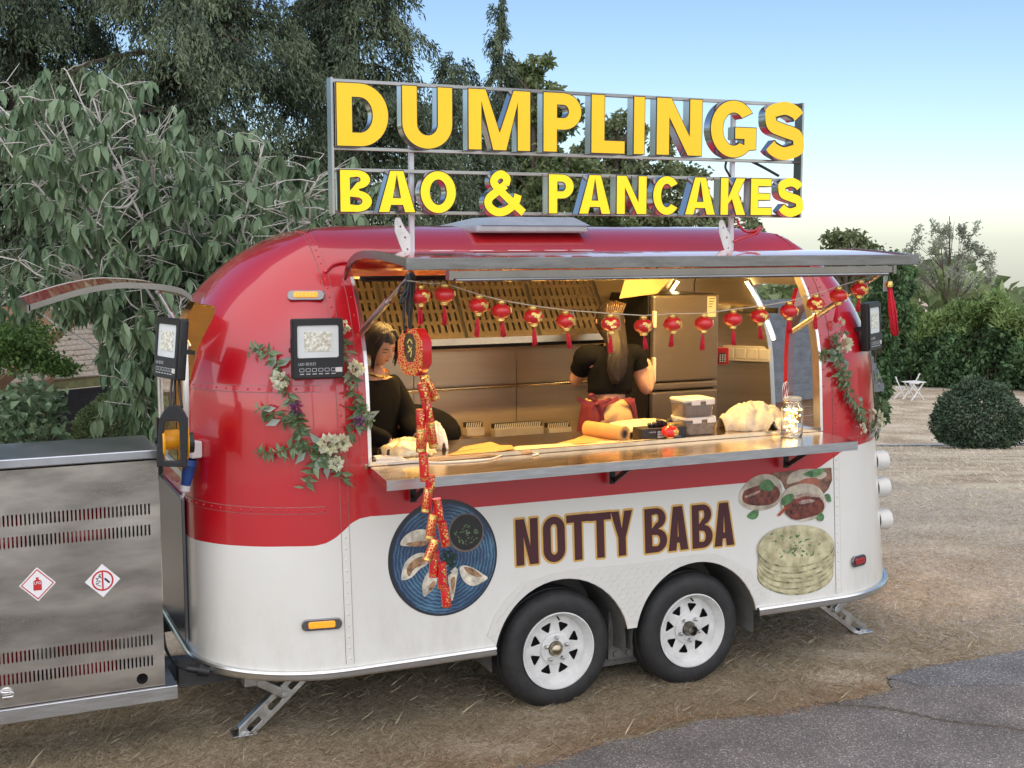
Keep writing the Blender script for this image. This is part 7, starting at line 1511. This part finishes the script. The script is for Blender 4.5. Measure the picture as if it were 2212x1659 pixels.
g = G(); loft_e(g, [(h2.z + .06, h2.x, h2.y - .02, .05, .075), (h2.z, h2.x, h2.y - .02, .075, .092), (h2.z - .06, h2.x - .005, h2.y - .035, .075, .085), (h2.z - .12, h2.x - .012, yb3 - .055, .066, .062), (1.84, h2.x - .022, yb3 - .095, .066, .040), (1.78, h2.x - .032, yb3 - .112, .068, .034), (1.72, h2.x - .040, yb3 - .118, .062, .028), (1.67, h2.x - .045, yb3 - .120, .045, .020), (1.64, h2.x - .047, yb3 - .120, .02, .012)], 40, .004); g.build('hair_mass', 'hair_d', p2, smooth=True)
P = []
for k in range(150):       # long hair falling down the back
    a = random.uniform(-1, 1); x = h2.x + .066 * a - .008; bow = .03 * (1 - a * a); P.append([Vector((x * .6 + h2.x * .4, h2.y - .085, h2.z + .06)), Vector((x, h2.y - .085 - bow * .6, h2.z - .03)), Vector((x - .018, yb3 - .105 - bow, 1.86)), Vector((x - .034 + random.uniform(-.008, .008), yb3 - .125 - bow * .9, 1.76)), Vector((x - .046 - .02 * a + random.uniform(-.012, .012), yb3 - .132 - bow * .5, 1.655 + .05 * a * a + random.uniform(-.03, .03)))])
strands(p2, 'long_hair', P, .0036, M['hair_d'], 4)
P = []
for k in range(9): s = (k - 4) / 4; P.append([h2 + Vector((.05 * s - .02, -.085, .04)), h2 + Vector((.062 * s, -.08, .098 + .012 * random.random())), h2 + Vector((.055 * s + .02, -.04, .128 - .02 * abs(s))), h2 + Vector((.05 * s + .02, .01, .118))])
strands(p2, 'hair_tie_loop', P, .006, pbr('brown_hair_highlight', (.075, .042, .022), .4, var=.3, scale=40))
# ================================================================== garden behind
M['bark'] = pbr('dark_bark', (.075, .055, .04), .9, var=.35, scale=9, stretch=(1, 1, .2), bump=.5, bscale=14)
M['twig'] = pbr('pale_twig', (.50, .47, .42), .8, var=.2, scale=20)
M['yew'] = leafmat('conifer_needles', (.052, .082, .052), (.20, .245, .135), .6, .15)
M['droop'] = leafmat('drooping_leaf', (.085, .150, .075), (.265, .355, .205), .42, .25)
M['maple'] = leafmat('maple_leaf', (.10, .14, .05), (.27, .33, .15), .55, .3)
M['olive'] = leafmat('olive_tree_leaf', (.12, .15, .065), (.32, .36, .19), .55, .3)
M['silver'] = leafmat('silver_leaf', (.24, .26, .19), (.52, .55, .44), .55, .35)
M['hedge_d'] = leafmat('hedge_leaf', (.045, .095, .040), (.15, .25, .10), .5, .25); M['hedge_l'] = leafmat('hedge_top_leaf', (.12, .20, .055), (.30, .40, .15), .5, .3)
M['box'] = leafmat('box_leaf', (.08, .12, .045), (.23, .29, .12), .5, .2); M['creeper'] = leafmat('creeper_leaf', (.06, .13, .03), (.20, .32, .09), .5, .3); M['ball'] = leafmat('topiary_leaf', (.040, .075, .042), (.14, .20, .11), .5, .2)
FHn = np.array(FH); RTn = np.array(RT)
def base_at(px, d): p = CAM + FH * d + RT * ((px - IW / 2) / FPX * d); return gz(p)
# ---- conifers with hanging sprays, tier over tier
def conifer(px, d, ztop, rad, nb, label, name='conifer_tree', mat='yew', zlow=.25, spray=.42, per=13, lean=0.0, ex=.75):
    b = base_at(px, d); H = ztop - b.z; t = thing(name, b, label, 'tree', 'dark conifers behind the trailer')
    g = G(); g.tube([(0, 0, -.1), (.03, 0, H * .3), (0, .02, H * .7), (lean * .5, 0, H * .97)], [.22 * rad / 2, .18 * rad / 2, .09 * rad / 2, .015], 10); g.build('trunk', 'bark', t, True, smooth=True)
    P = []; D = []; N_ = []; TT = []; br = G()
    for k in range(nb):
        h = zlow + (1 - zlow) * (k + rng.random()) / nb; a = rng.uniform(0, 2 * pi)
        o = np.array([math.cos(a), math.sin(a), 0]); L = rad * (1.02 - h) ** ex * rng.uniform(.6, 1.12) + .12; s = np.array([lean * h, 0, h * H]); dr = rng.uniform(.05, .35); side = np.array([-o[1], o[0], 0])
        if k % 2 == 0: br.tube([Vector(s + o * L * q + np.array([0, 0, .25 * L * q * (1 - q) - dr * L * q * q])) for q in (0, .35, .7, 1)], [.03 * L + .004, .02 * L + .003, .01 * L + .002, .002], 5)
        m = int(L / .05) + 2
        q = rng.random(m * 2) ** .8; tone = rng.normal(.0, .22)
        for u in q:
            wdt = rng.normal(0, .22 * L * (1 - u * .6)); c = s + o * L * u + side * wdt + np.array([0, 0, .25 * L * u * (1 - u) - dr * L * u * u + rng.normal(0, .05) - .12 * abs(wdt)])
            if (c @ FHn) > rad * .45: continue       # the far half never shows
            Ls = spray * rng.uniform(.5, 1.25); f = np.linspace(.05, 1, per)
            pts = c + np.outer(f * Ls * .45, o) + np.outer(rng.normal(0, .15) * f * Ls, side) + np.outer(-(f ** 1.6) * Ls * .8, [0, 0, 1]) + rng.normal(0, .022, (per, 3))
            P.append(pts); dd = np.tile(o * .5 + np.array([0, 0, -.8]), (per, 1)) + rng.normal(0, .45, (per, 3)); D.append(dd); N_.append(rng.normal(0, .5, (per, 3)) + np.array([0, 0, .6]) + o * .6); TT.append(np.clip(.30 + tone + .25 * f + rng.normal(0, .16, per), 0, 1))
    br.build('limbs', 'bark', t, True)
    P, D, N_, TT = map(np.concatenate, (P, D, N_, TT)); n = len(P)
    o = leaves('crown', P, D, N_, rng.uniform(.05, .105, n) * (d / 15) ** .5, rng.uniform(.015, .027, n) * (d / 15) ** .5, M[mat], t, True, TT); o['kind'] = 'stuff'
    return t
conifer(70, 17.5, 9.5, 3.0, 190, 'tall dark conifer at the far left edge of the picture')
conifer(430, 16.5, 9.0, 2.9, 200, 'broad dark conifer with hanging sprays behind the drooping shrub')
conifer(768, 18.5, 8.5, 2.4, 185, 'dark conifer directly left of and behind the sign')
conifer(985, 21.0, 5.55, 1.75, 110, 'lower dark conifer behind the middle of the sign', zlow=.1)
conifer(1082, 24.0, 6.95, 1.35, 95, 'slender conifer with a pointed leading shoot above the sign', zlow=.12, spray=.30, ex=1.35)
# ---- loose deciduous trees
def tree(px, d, lobes, n, L, mat, label, name='broadleaf_tree', group='loose trees in the distance', trunk=.16, mode='mix', limbs=True, jag=.25, W=.55):
    """lobes: (px, py, rx_px, ry_px, depth offset in m)"""
    b = base_at(px, d); t = thing(name, b, label, 'tree', group); P = []; D = []; N_ = []; TT = []; w = np.array([l[2] * l[3] for l in lobes], float); w /= w.sum(); g = G(); C0 = []
    for (lx, ly, rx, ry, dz), f in zip(lobes, w):
        c = np.array(at(lx, ly, d + dz)) - np.array(b); sx, sz = rx / FPX * d, ry / FPX * d; C0.append((c, sx, sz)); m = int(n * f); nc = max(5, int(m / 55)); cl = rdir(nc) * (rng.random((nc, 1)) ** .45)
        tone = rng.normal(0, .2, nc); idx = rng.integers(0, nc, m); q = cl[idx] + rng.normal(0, jag, (m, 3)) * .5
        pts = c + np.outer(q[:, 0] * sx, RTn) + np.outer(q[:, 1] * sx * .9, FHn) + np.outer(q[:, 2] * sz, [0, 0, 1]); P.append(pts)
        dd = rdir(m); dd[:, 2] -= .35 if mode != 'up' else -.5; D.append(dd); nn = rdir(m) * .7; nn[:, 2] += .7; N_.append(nn); TT.append(np.clip(.4 + tone[idx] + rng.normal(0, .14, m), 0, 1))
    top = max(C0, key=lambda z: z[0][2] + z[2]); tc = top[0] + np.array([0, 0, top[2] * .6]); g.tube([(0, 0, -.15), tuple(tc * np.array([.15, .15, .35])), tuple(tc * np.array([.55, .55, .7])), tuple(tc)], [trunk, trunk * .8, trunk * .45, .02], 8); g.build('trunk', 'bark', t, True, smooth=True)
    g = G()
    for (c, sx, sz) in C0:
        s0 = Vector((c[0] * .35, c[1] * .35, max(c[2] - sz * 1.4, .4)))
        for k in range(5): e = Vector(c) + Vector(tuple(rdir(1)[0] * sx * .8)); g.tube([s0, s0.lerp(e, .5) + Vector((0, 0, .1)), e], [trunk * .4, trunk * .22, .008], 5)
    g.build('limbs', 'bark', t, True)
    P, D, N_, TT = map(np.concatenate, (P, D, N_, TT)); m = len(P); ls = L * rng.uniform(.6, 1.3, m); o = leaves('crown', P, D, N_, ls, ls * W, M[mat], t, True, TT); o['kind'] = 'stuff'; return t
T5 = tree(1160, 27, [(1150, 165, 52, 48, 0), (1120, 230, 60, 60, 1), (1190, 250, 70, 60, 0), (1150, 330, 90, 70, 1), (1210, 390, 90, 70, 0), (1120, 420, 90, 80, 1.5), (1290, 470, 90, 60, 1)], 15000, .16, 'maple', 'mid green tree with round top showing above the letters U and M')
tree(1340, 30, [(1330, 285, 62, 42, 0), (1300, 350, 80, 50, 1), (1400, 400, 90, 60, 0), (1480, 395, 55, 45, 1), (1340, 440, 100, 60, .5), (1450, 480, 100, 50, 0), (1560, 470, 60, 42, 1), (1610, 500, 40, 30, 0), (1440, 320, 40, 30, 0)], 17000, .15, 'olive', 'loose green tree seen through the letters L, I and N')
tree(1828, 50, [(1828, 530, 52, 40, 0), (1790, 560, 38, 36, .5), (1866, 560, 36, 36, 0), (1828, 590, 60, 40, 1)], 6000, .22, 'olive', 'small round tree above the right end of the awning')
tree(2050, 66, [(2010, 520, 40, 45, 0), (2050, 500, 30, 55, .5), (2095, 520, 32, 55, 0), (2030, 580, 55, 45, 1), (2085, 590, 60, 45, 0), (2130, 580, 32, 42, .5), (1985, 570, 35, 45, 0)], 3800, .22, 'silver', 'airy silver leaved tree against the sky at far right', mode='up', W=.4, trunk=.07)
tree(1885, 24, [(1915, 600, 42, 55, 0), (1898, 680, 40, 60, .5), (1932, 690, 36, 55, 0), (1908, 775, 30, 60, .3), (1945, 620, 40, 40, .6), (1900, 850, 22, 55, .2), (1902, 900, 16, 40, .2)], 10000, .12, 'hedge_d', 'dark leafy shrub just behind the right end of the trailer', 'leafy_shrub', 'shrubs', .03)
# trees on the far side of the drive, behind the photographer (they show in the paintwork)
for i, (x, y, s, r) in enumerate(((-14, -24, 1.15, .4), (-5, -27, 1.3, 2.0), (4, -25, 1.0, 3.1), (13, -26, 1.25, 4.4), (-22, -20, 1.2, 5.2))):
    c = clone(T5); c.location = (x, y, .0); c.scale = (s, s, s); c.rotation_euler = (0, 0, r); c['label'] = 'mid green tree across the drive, ' + ORD[i] + ' of the row behind the photographer'; c['group'] = 'trees across the drive'
# ---- shrub with drooping rosettes on pale twigs
def droop_shrub():
    b = base_at(300, 10.8); t = thing('drooping_shrub', b, 'large shrub with drooping leaves on bare pale twigs behind the gas locker', 'shrub'); bn = Vector(b)
    tw = G(); P = []; D = []; N_ = []; TT = []; LL = []
    def proj(p):
        v = Vector(p) + bn - CAM; z_ = v.dot(FW); return IW / 2 + FPX * v.dot(RT) / z_, IH / 2 - FPX * v.dot(UP) / z_
    def banned(p): a_, b_ = proj(p); return (a_ < 205 and b_ > 672 + .12 * a_) or (a_ > 480 and b_ < 260) or b_ < 140
    def ros(p, axis, k=None):
        if banned(p): return
        k = k or random.randint(9, 14); tone = random.gauss(.45, .2)
        for i in range(k):
            a = 2 * pi * i / k + random.uniform(-.4, .4); u = axis.orthogonal().normalized(); v = axis.cross(u); o = (u * math.cos(a) + v * math.sin(a)); P.append(p + axis * random.uniform(-.05, .02)); d = (o * random.uniform(.35, .9) + Vector((0, 0, -random.uniform(.5, 1.1)))); D.append(d); N_.append((o * .8 + Vector((0, 0, .6)))); TT.append(min(1, max(0, tone + random.gauss(0, .12)))); LL.append(random.uniform(.10, .19))
    ends = []
    def inreg(px, py): return (px < 500 and 150 < py < 850 and not (px < 215 and py > 640) and (py > 150 + max(0, px - 150) * .55)) or (500 <= px < 730 and 265 < py - .0 * px < 520 + (px - 500) * .0)
    random.seed(21)
    root = at(450, 840, 10.8) - bn; root.z = max(root.z - .6, .1)
    tips = []
    while len(tips) < 42:
        px, py = random.uniform(-30, 725), random.uniform(150, 820)
        if inreg(px, py): tips.append((px, py, random.uniform(9.6, 11.6)))
    for (px, py, d) in tips:
        e = at(px, py, d) - bn; q = root + Vector((random.uniform(-.25, .25), random.uniform(-.2, .2), random.uniform(.1, .5))); mid = q.lerp(e, .5) + Vector((random.uniform(-.1, .1), random.uniform(-.1, .1), random.uniform(.05, .3)))
        path = smoothpath([root, q, mid, e], 6); path = [p + Vector((random.gauss(0, .018), random.gauss(0, .018), random.gauss(0, .018))) for p in path]; kk = len(path); tw.tube(path, [.022 * (1 - i / kk) + .005 for i in range(kk)], 6)
        for i in range(5, kk):
            for r_ in range(3):
                s = path[i]; dr = Vector((random.gauss(0, 1), random.gauss(0, 1), random.gauss(.25, .6))).normalized(); L = random.uniform(.18, .5)
                if banned(s + dr * L): continue
                f1 = s + dr * L * .5 + Vector((random.gauss(0, .03), random.gauss(0, .03), .03)); f2 = s + dr * L + Vector((random.gauss(0, .05), 0, random.gauss(-.02, .05))); tw.tube([s, s.lerp(f1, .5) + Vector((0, 0, .015)), f1, f2], [.0055, .0045, .0035, .0022], 5)
                if random.random() < .9: ros(f2, (dr + Vector((0, 0, .4))).normalized())
                if random.random() < .5:
                    dr2 = (dr + Vector((random.gauss(0, .7), random.gauss(0, .7), random.gauss(0, .6)))).normalized(); f3 = f1 + dr2 * random.uniform(.12, .3); tw.tube([f1, f1.lerp(f3, .5) + Vector((random.gauss(0, .015), 0, .01)), f3], [.0045, .0035, .002], 4)
                    if random.random() < .85: ros(f3, (dr2 + Vector((0, 0, .4))).normalized(), random.randint(4, 7))
    # bare fans of twigs
    for (px, py) in ((120, 600), (610, 470), (240, 400)):
        c = at(px + 60, py + 10, 10.0) - bn
        for k in range(7): e = at(px + random.uniform(-70, 20), py + random.uniform(-45, 55), 9.6) - bn; m_ = c.lerp(e, .5) + Vector((random.gauss(0, .05), 0, random.uniform(-.09, .13))); tw.tube(smoothpath([c, m_, e], 4), [.0065 * (1 - i / 9) + .002 for i in range(9)], 4)
    tw.build('twigs', 'twig', t, True, smooth=True)
    o = leaves_curved('foliage', [tuple(p) for p in P], [tuple(p) for p in D], [tuple(p) for p in N_], LL, [l * random.uniform(.34, .46) for l in LL], M['droop'], t, TT); o['kind'] = 'stuff'
droop_shrub()
# ---- clipped and leafy bushes
def bush(name, label, cat, px, py, d, rx, rz, n, L, mat, shape=None, group=None, W=.5, ground=True, shell=.35, ragged=0, lump=.05):
    b = base_at(px, d) if ground else at(px, py, d); t = thing(name, b, label, cat, group); c = np.array(at(px, py, d)) - np.array(b)
    q = rdir(n); r = 1 - shell * rng.random((n, 1)) ** 2.2; r *= 1 + lump * np.sin(7 * q[:, :1] + 3) * np.cos(6 * q[:, 2:3] + 1) + .6 * lump * np.sin(15 * q[:, 1:2] + 8 * q[:, 2:3]) + rng.normal(0, .018, (n, 1)) + (rng.random((n, 1)) < .03) * rng.exponential(lump, (n, 1)); q0 = q * r
    if shape: q0 = shape(q0)
    if ragged: cc = rdir(ragged) * rng.random((ragged, 1)) ** .5; q0 = cc[rng.integers(0, ragged, n)] * [1.15, 1, 1] + rng.normal(0, .17, (n, 3)) * [1.4, 1, 1.2]
    pts = c + np.outer(q0[:, 0] * rx, RTn) + np.outer(q0[:, 1] * rx, FHn) + np.outer(q0[:, 2] * rz, [0, 0, 1]); out = np.outer(q[:, 0], RTn) + np.outer(q[:, 1], FHn) + np.outer(q[:, 2], [0, 0, 1])
    ls = L * rng.uniform(.6, 1.4, n); tt = np.clip(.42 + .16 * np.sin(9 * q[:, 0] + 5 * q[:, 2]) + rng.normal(0, .2, n), 0, 1); o = leaves('foliage', pts, out + rng.normal(0, .6, (n, 3)), out + rng.normal(0, .5, (n, 3)) + [0, 0, .4], ls, ls * W, M[mat], t, True, tt); o['kind'] = 'stuff'
    g = G()
    if ground and c[2] > .1: g.tube([(0, 0, -.05), (0, 0, max(c[2] * .6, .2))], [.05 * rx, .04 * rx], 7)
    V = [Vector(c) + Vector(tuple(RTn * x * rx * .80 + FHn * y * rx * .80)) + Vector((0, 0, z * rz * .80)) for x, y, z in (shape(rdir(0)) if False else [])]
    for k in range(24): e = Vector(tuple(c + (np.outer(q0[k:k + 1, 0] * rx, RTn) + np.outer(q0[k:k + 1, 1] * rx, FHn) + np.outer(q0[k:k + 1, 2] * rz, [0, 0, 1]))[0] * .9)); s = Vector(tuple(c)) * .5 if ground else Vector(tuple(c)) - Vector((0, 0, rz * .5)); g.tube([s, s.lerp(e, .55) + Vector((0, 0, .05 * rz)), e], [.02 * rx, .012 * rx, .004 * rx], 5)
    g.build('stems', 'bark', t, True); return t
bush('clipped_bush', 'clipped round green bush behind the gas locker', 'bush', 262, 945, 12.0, .44, .42, 16000, .030, 'box', shell=.25)
cone = lambda q: np.stack([q[:, 0] * (1.06 - .22 * np.clip(q[:, 2], 0, 1)), q[:, 1] * (1.06 - .22 * np.clip(q[:, 2], 0, 1)), np.where(q[:, 2] < -.55, -.55 - (q[:, 2] + .55) * .0 - .12 * (np.abs(q[:, 2]) - .55), q[:, 2]) + .0], 1)
bush('topiary_bush', 'dark rounded topiary bush on the lawn at right', 'bush', 2114, 905, 33, 1.06, 1.02, 16000, .10, 'ball', cone, shell=.3, lump=.085)
bush('leafy_shrub', 'broad leaved shrub at the lower left edge behind the gas locker', 'shrub', 40, 930, 11.2, .42, .42, 900, .10, 'droop', group='shrubs', W=.6, shell=.9, ragged=26)
bush('leafy_shrub', 'leafy shrub climbing the shed post at left', 'shrub', 98, 900, 12.0, .16, .32, 420, .085, 'droop', group='shrubs', W=.6, shell=.9)
bush('roof_creeper', 'bright green creeper spilling over the shed roof at left', 'creeper', 30, 750, 12.2, .42, .22, 6500, .045, 'creeper', W=.6, ground=False, shell=.95, ragged=34)
bush('roof_creeper', 'smaller trailing end of the creeper on the shed roof', 'creeper', 130, 790, 12.4, .22, .10, 1500, .04, 'creeper', W=.6, ground=False, shell=.95, ragged=12)
# ---- hedge at right: dense lower part, brighter feathery top
def hedge():
    a, b2_ = base_at(1850, 58), base_at(2420, 52); t = thing('hedge', (a + b2_) / 2, 'long tall green hedge closing off the lawn at right', 'hedge'); c = (a + b2_) / 2; d = np.array(b2_ - a); L = np.linalg.norm(d); d /= L; s = np.array([-d[1], d[0], 0])
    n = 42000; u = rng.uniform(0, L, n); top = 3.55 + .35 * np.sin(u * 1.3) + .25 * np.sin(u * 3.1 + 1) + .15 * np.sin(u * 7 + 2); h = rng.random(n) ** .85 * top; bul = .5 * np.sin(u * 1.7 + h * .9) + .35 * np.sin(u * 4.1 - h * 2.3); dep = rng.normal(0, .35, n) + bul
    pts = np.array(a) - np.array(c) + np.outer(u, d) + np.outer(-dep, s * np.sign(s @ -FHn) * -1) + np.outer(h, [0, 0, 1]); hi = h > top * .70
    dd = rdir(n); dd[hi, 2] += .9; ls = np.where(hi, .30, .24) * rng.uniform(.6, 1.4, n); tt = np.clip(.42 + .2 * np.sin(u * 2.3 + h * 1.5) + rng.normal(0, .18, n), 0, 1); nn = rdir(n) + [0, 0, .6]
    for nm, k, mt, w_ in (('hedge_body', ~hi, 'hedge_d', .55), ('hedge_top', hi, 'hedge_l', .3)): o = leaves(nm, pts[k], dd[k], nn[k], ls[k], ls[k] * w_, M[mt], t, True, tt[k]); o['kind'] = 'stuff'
    g = G()
    for k in range(40): x = L * (k + .5) / 40; p = np.array(a) - np.array(c) + d * x; g.tube([tuple(p - [0, 0, .1]), tuple(p + [random.uniform(-.2, .2), 0, 2.6])], [.06, .02], 5)
    g.build('stems', 'bark', t, True)['kind'] = 'stuff'
hedge()
# ---- distant wood closing the horizon left and right of the trees
def wood():
    n = 30000; th = rng.uniform(-1.2, 1.25, n); R_ = rng.uniform(85, 110, n); x = CAM.x + np.cos(ANG - th) * R_; y = CAM.y + np.sin(ANG - th) * R_
    top = 5.2 + 1.2 * np.sin(th * 23) + .9 * np.sin(th * 57 + 1) + .5 * np.sin(th * 131); h = rng.random(n) ** .7 * top * np.where(th > .33, .78, 1); z = hterr(x, y) + h
    ls = rng.uniform(.6, 1.3, n); o = leaves('distant_wood', np.stack([x, y, z], 1), rdir(n), rdir(n) + [0, 0, .5], ls, ls * .7, M['maple']); setp(o, 'distant wood closing the horizon behind the garden', 'wood', None, 'stuff')
wood()
# ---- left shed: shingled roof on posts
shed = thing('garden_shed', base_at(120, 13.5), 'small open shed with shingled roof at left behind the shrub', 'shed')
E0, E1 = at(-90, 842, 12.6), at(310, 797, 14.2); E1.z = E0.z; upv = (at(330, 640, 15.8) - at(310, 797, 14.2)); upv = Vector((upv.x, upv.y, upv.z)); ew = (E1 - E0); Lw = ew.length; ew.normalize(); upv = (upv - ew * upv.dot(ew)); Lu = upv.length; upv.normalize(); rn = ew.cross(upv).normalized()
if rn.z < 0: rn = -rn
M['shingle'] = pbr('weathered_shingle', (.27, .22, .17), .85, var=.3, scale=7, bump=.4, bscale=25, c2=(.38, .32, .26)); M['slate'] = pbr('grey_slate', (.13, .14, .155), .7, var=.25, scale=8, bump=.3, bscale=20)
sg = G(); sg.box(-.068, .068, 0, .16, 0, .014); sme = sg.mesh('shingle'); sme.materials.append(M['shingle'])
Rm = Matrix((ew, upv, rn)).transposed().to_4x4(); rows_ = int(Lu / .105); cols = int(Lw / .14)
for r in range(min(rows_, 10)):
    for c in range(cols):
        if len([1]) and r * cols + c > 295: continue
        o = bpy.data.objects.new('shingle', sme); col.objects.link(o); p = E0 + ew * (.07 + .14 * c + (.07 if r % 2 else 0)) + upv * (.105 * r) + rn * (.004 * random.random() + .010); o.parent = shed
        o.matrix_basis = Matrix.Translation(-shed.location) @ Matrix.Translation(p) @ Rm @ Matrix.Rotation(math.radians(-5 + random.uniform(-1, 1)), 4, 'X') @ Matrix.Rotation(random.uniform(-.02, .02), 4, 'Z')
g = G(); g.obox((E0 + E1) / 2 + upv * Lu / 2 - rn * .03, ew * Lw / 2, upv * Lu / 2, rn * .02); g.build('roof_deck', 'wood', shed)
for (a, b_, w_) in (((-20, 846), (205, 650), .07), ((88, 838), (140, 786), .04)): pa_, pb_ = at(*a, 12.55), at(*b_, 13.6); g = G(); g.bar(pa_, pb_, w_, w_ * 1.4); g.build('barge_board', 'wood', shed)
g = G(); g.bar(E0 - rn * .05, E1 - rn * .05, .03, .12); g.build('eave_board', pbr('mossy_board', (.16, .16, .07), .8, var=.3), shed)
for px_ in (82,): p = at(px_, 840, 12.9); q = gz(p); g = G(); g.bar(q, p, .10, .10, (1, 0, 0)); g.build('post', pbr('orange_timber', (.40, .20, .09), .7, var=.3, scale=8), shed)
g = G(); p = at(170, 840, 15.5); q = gz(p); g.obox((p + q) / 2 + ew * 0.2, ew * 2.2, rn.cross(ew) * .02 if False else Vector((-ew.y, ew.x, 0)) * .03, Vector((0, 0, (p.z - q.z) / 2))); g.build('back_wall', pbr('shed_wall_shade', (.022, .022, .026), .9, var=.3), shed)  # near-black colour puts the shade under the shed roof into this wall
# ---- right shed, seen through the rear doorway and past the tail
sh2 = thing('garden_shed', base_at(1800, 15.0), 'dark slate and brown boarded shed beyond the rear doorway', 'shed'); dS = 15.0
xs0, xs1 = CAM + FH * dS + RT * ((1640 - IW / 2) / FPX * dS), CAM + FH * (dS + 1.2) + RT * ((1885 - IW / 2) / FPX * (dS + 1.2)); wd_ = (xs1 - xs0); wd_.z = 0; LwS = wd_.length; wd_.normalize(); ns = Vector((wd_.y, -wd_.x, 0)); 
if ns.dot(FH) > 0: ns = -ns
zA, zB, zC = at(1735, 655, dS).z, at(1735, 872, dS).z, gz(xs0).z
k = 0; z = zC
while z < zB: g = G(); g.obox(xs0 + wd_ * LwS / 2 + Vector((0, 0, z + .055 - xs0.z)) + ns * (.004 * (k % 2)), wd_ * LwS / 2, ns * .012, Vector((0, 0, .052))); g.build('wall_board', 'wood' if True else '', sh2); z += .112; k += 1
nrow = int((zA - zB) / .085)
for r in range(nrow):
    z = zB + .085 * r; g = G(); g.obox(xs0 + wd_ * LwS / 2 + Vector((0, 0, z + .045 - xs0.z)) - ns * (.045 * r - .10), wd_ * (LwS / 2 + .12), ns * .028, Vector((0, 0, .05)) + ns * -.0); g.build('slate_course', 'slate', sh2)
# ---- folding chairs and table by the hedge
M['garden_white'] = pbr('white_garden_paint', (.74, .72, .68), .5, var=.05)
def folding_chair(px, d, rz, label):
    b = base_at(px, d); t = thing('folding_chair', b, label, 'chair', 'folding chairs by the hedge', rz)
    for s in (-1, 1): g = G(); g.bar((s * .2, -.22, 0), (s * .2, .18, .86), .03, .035); g.build('leg', 'garden_white', t, True); g = G(); g.bar((s * .17, .22, 0), (s * .17, -.2, .45), .03, .035); g.build('leg', 'garden_white', t, True)
    for k in range(5): g = G(); g.box(-.21, .21, -.2 + k * .08, -.14 + k * .08, .45, .47); g.build('seat_slat', 'garden_white', t, True)
    for k in range(2): g = G(); g.box(-.21, .21, .12 + k * .02, .14 + k * .02, .68 + k * .1, .76 + k * .1); g.build('back_slat', 'garden_white', t, True)
folding_chair(1950, 50, .9, 'white folding garden chair left of the small white table'); folding_chair(1982, 52, -2.4, 'white folding garden chair behind the small white table')
b = base_at(1980, 49.5); t = thing('folding_table', b, 'small white folding garden table near the hedge', 'table')
g = G(); g.box(-.36, .36, -.3, .3, .70, .73); g.build('table_top', 'garden_white', t, True)
for s in (-1, 1):
    for q in (-1, 1): g = G(); g.bar((q * .32, s * .24, 0), (-q * .28, s * .24, .70), .035, .045, (0, 1, 0)); g.build('leg', 'garden_white', t, True)
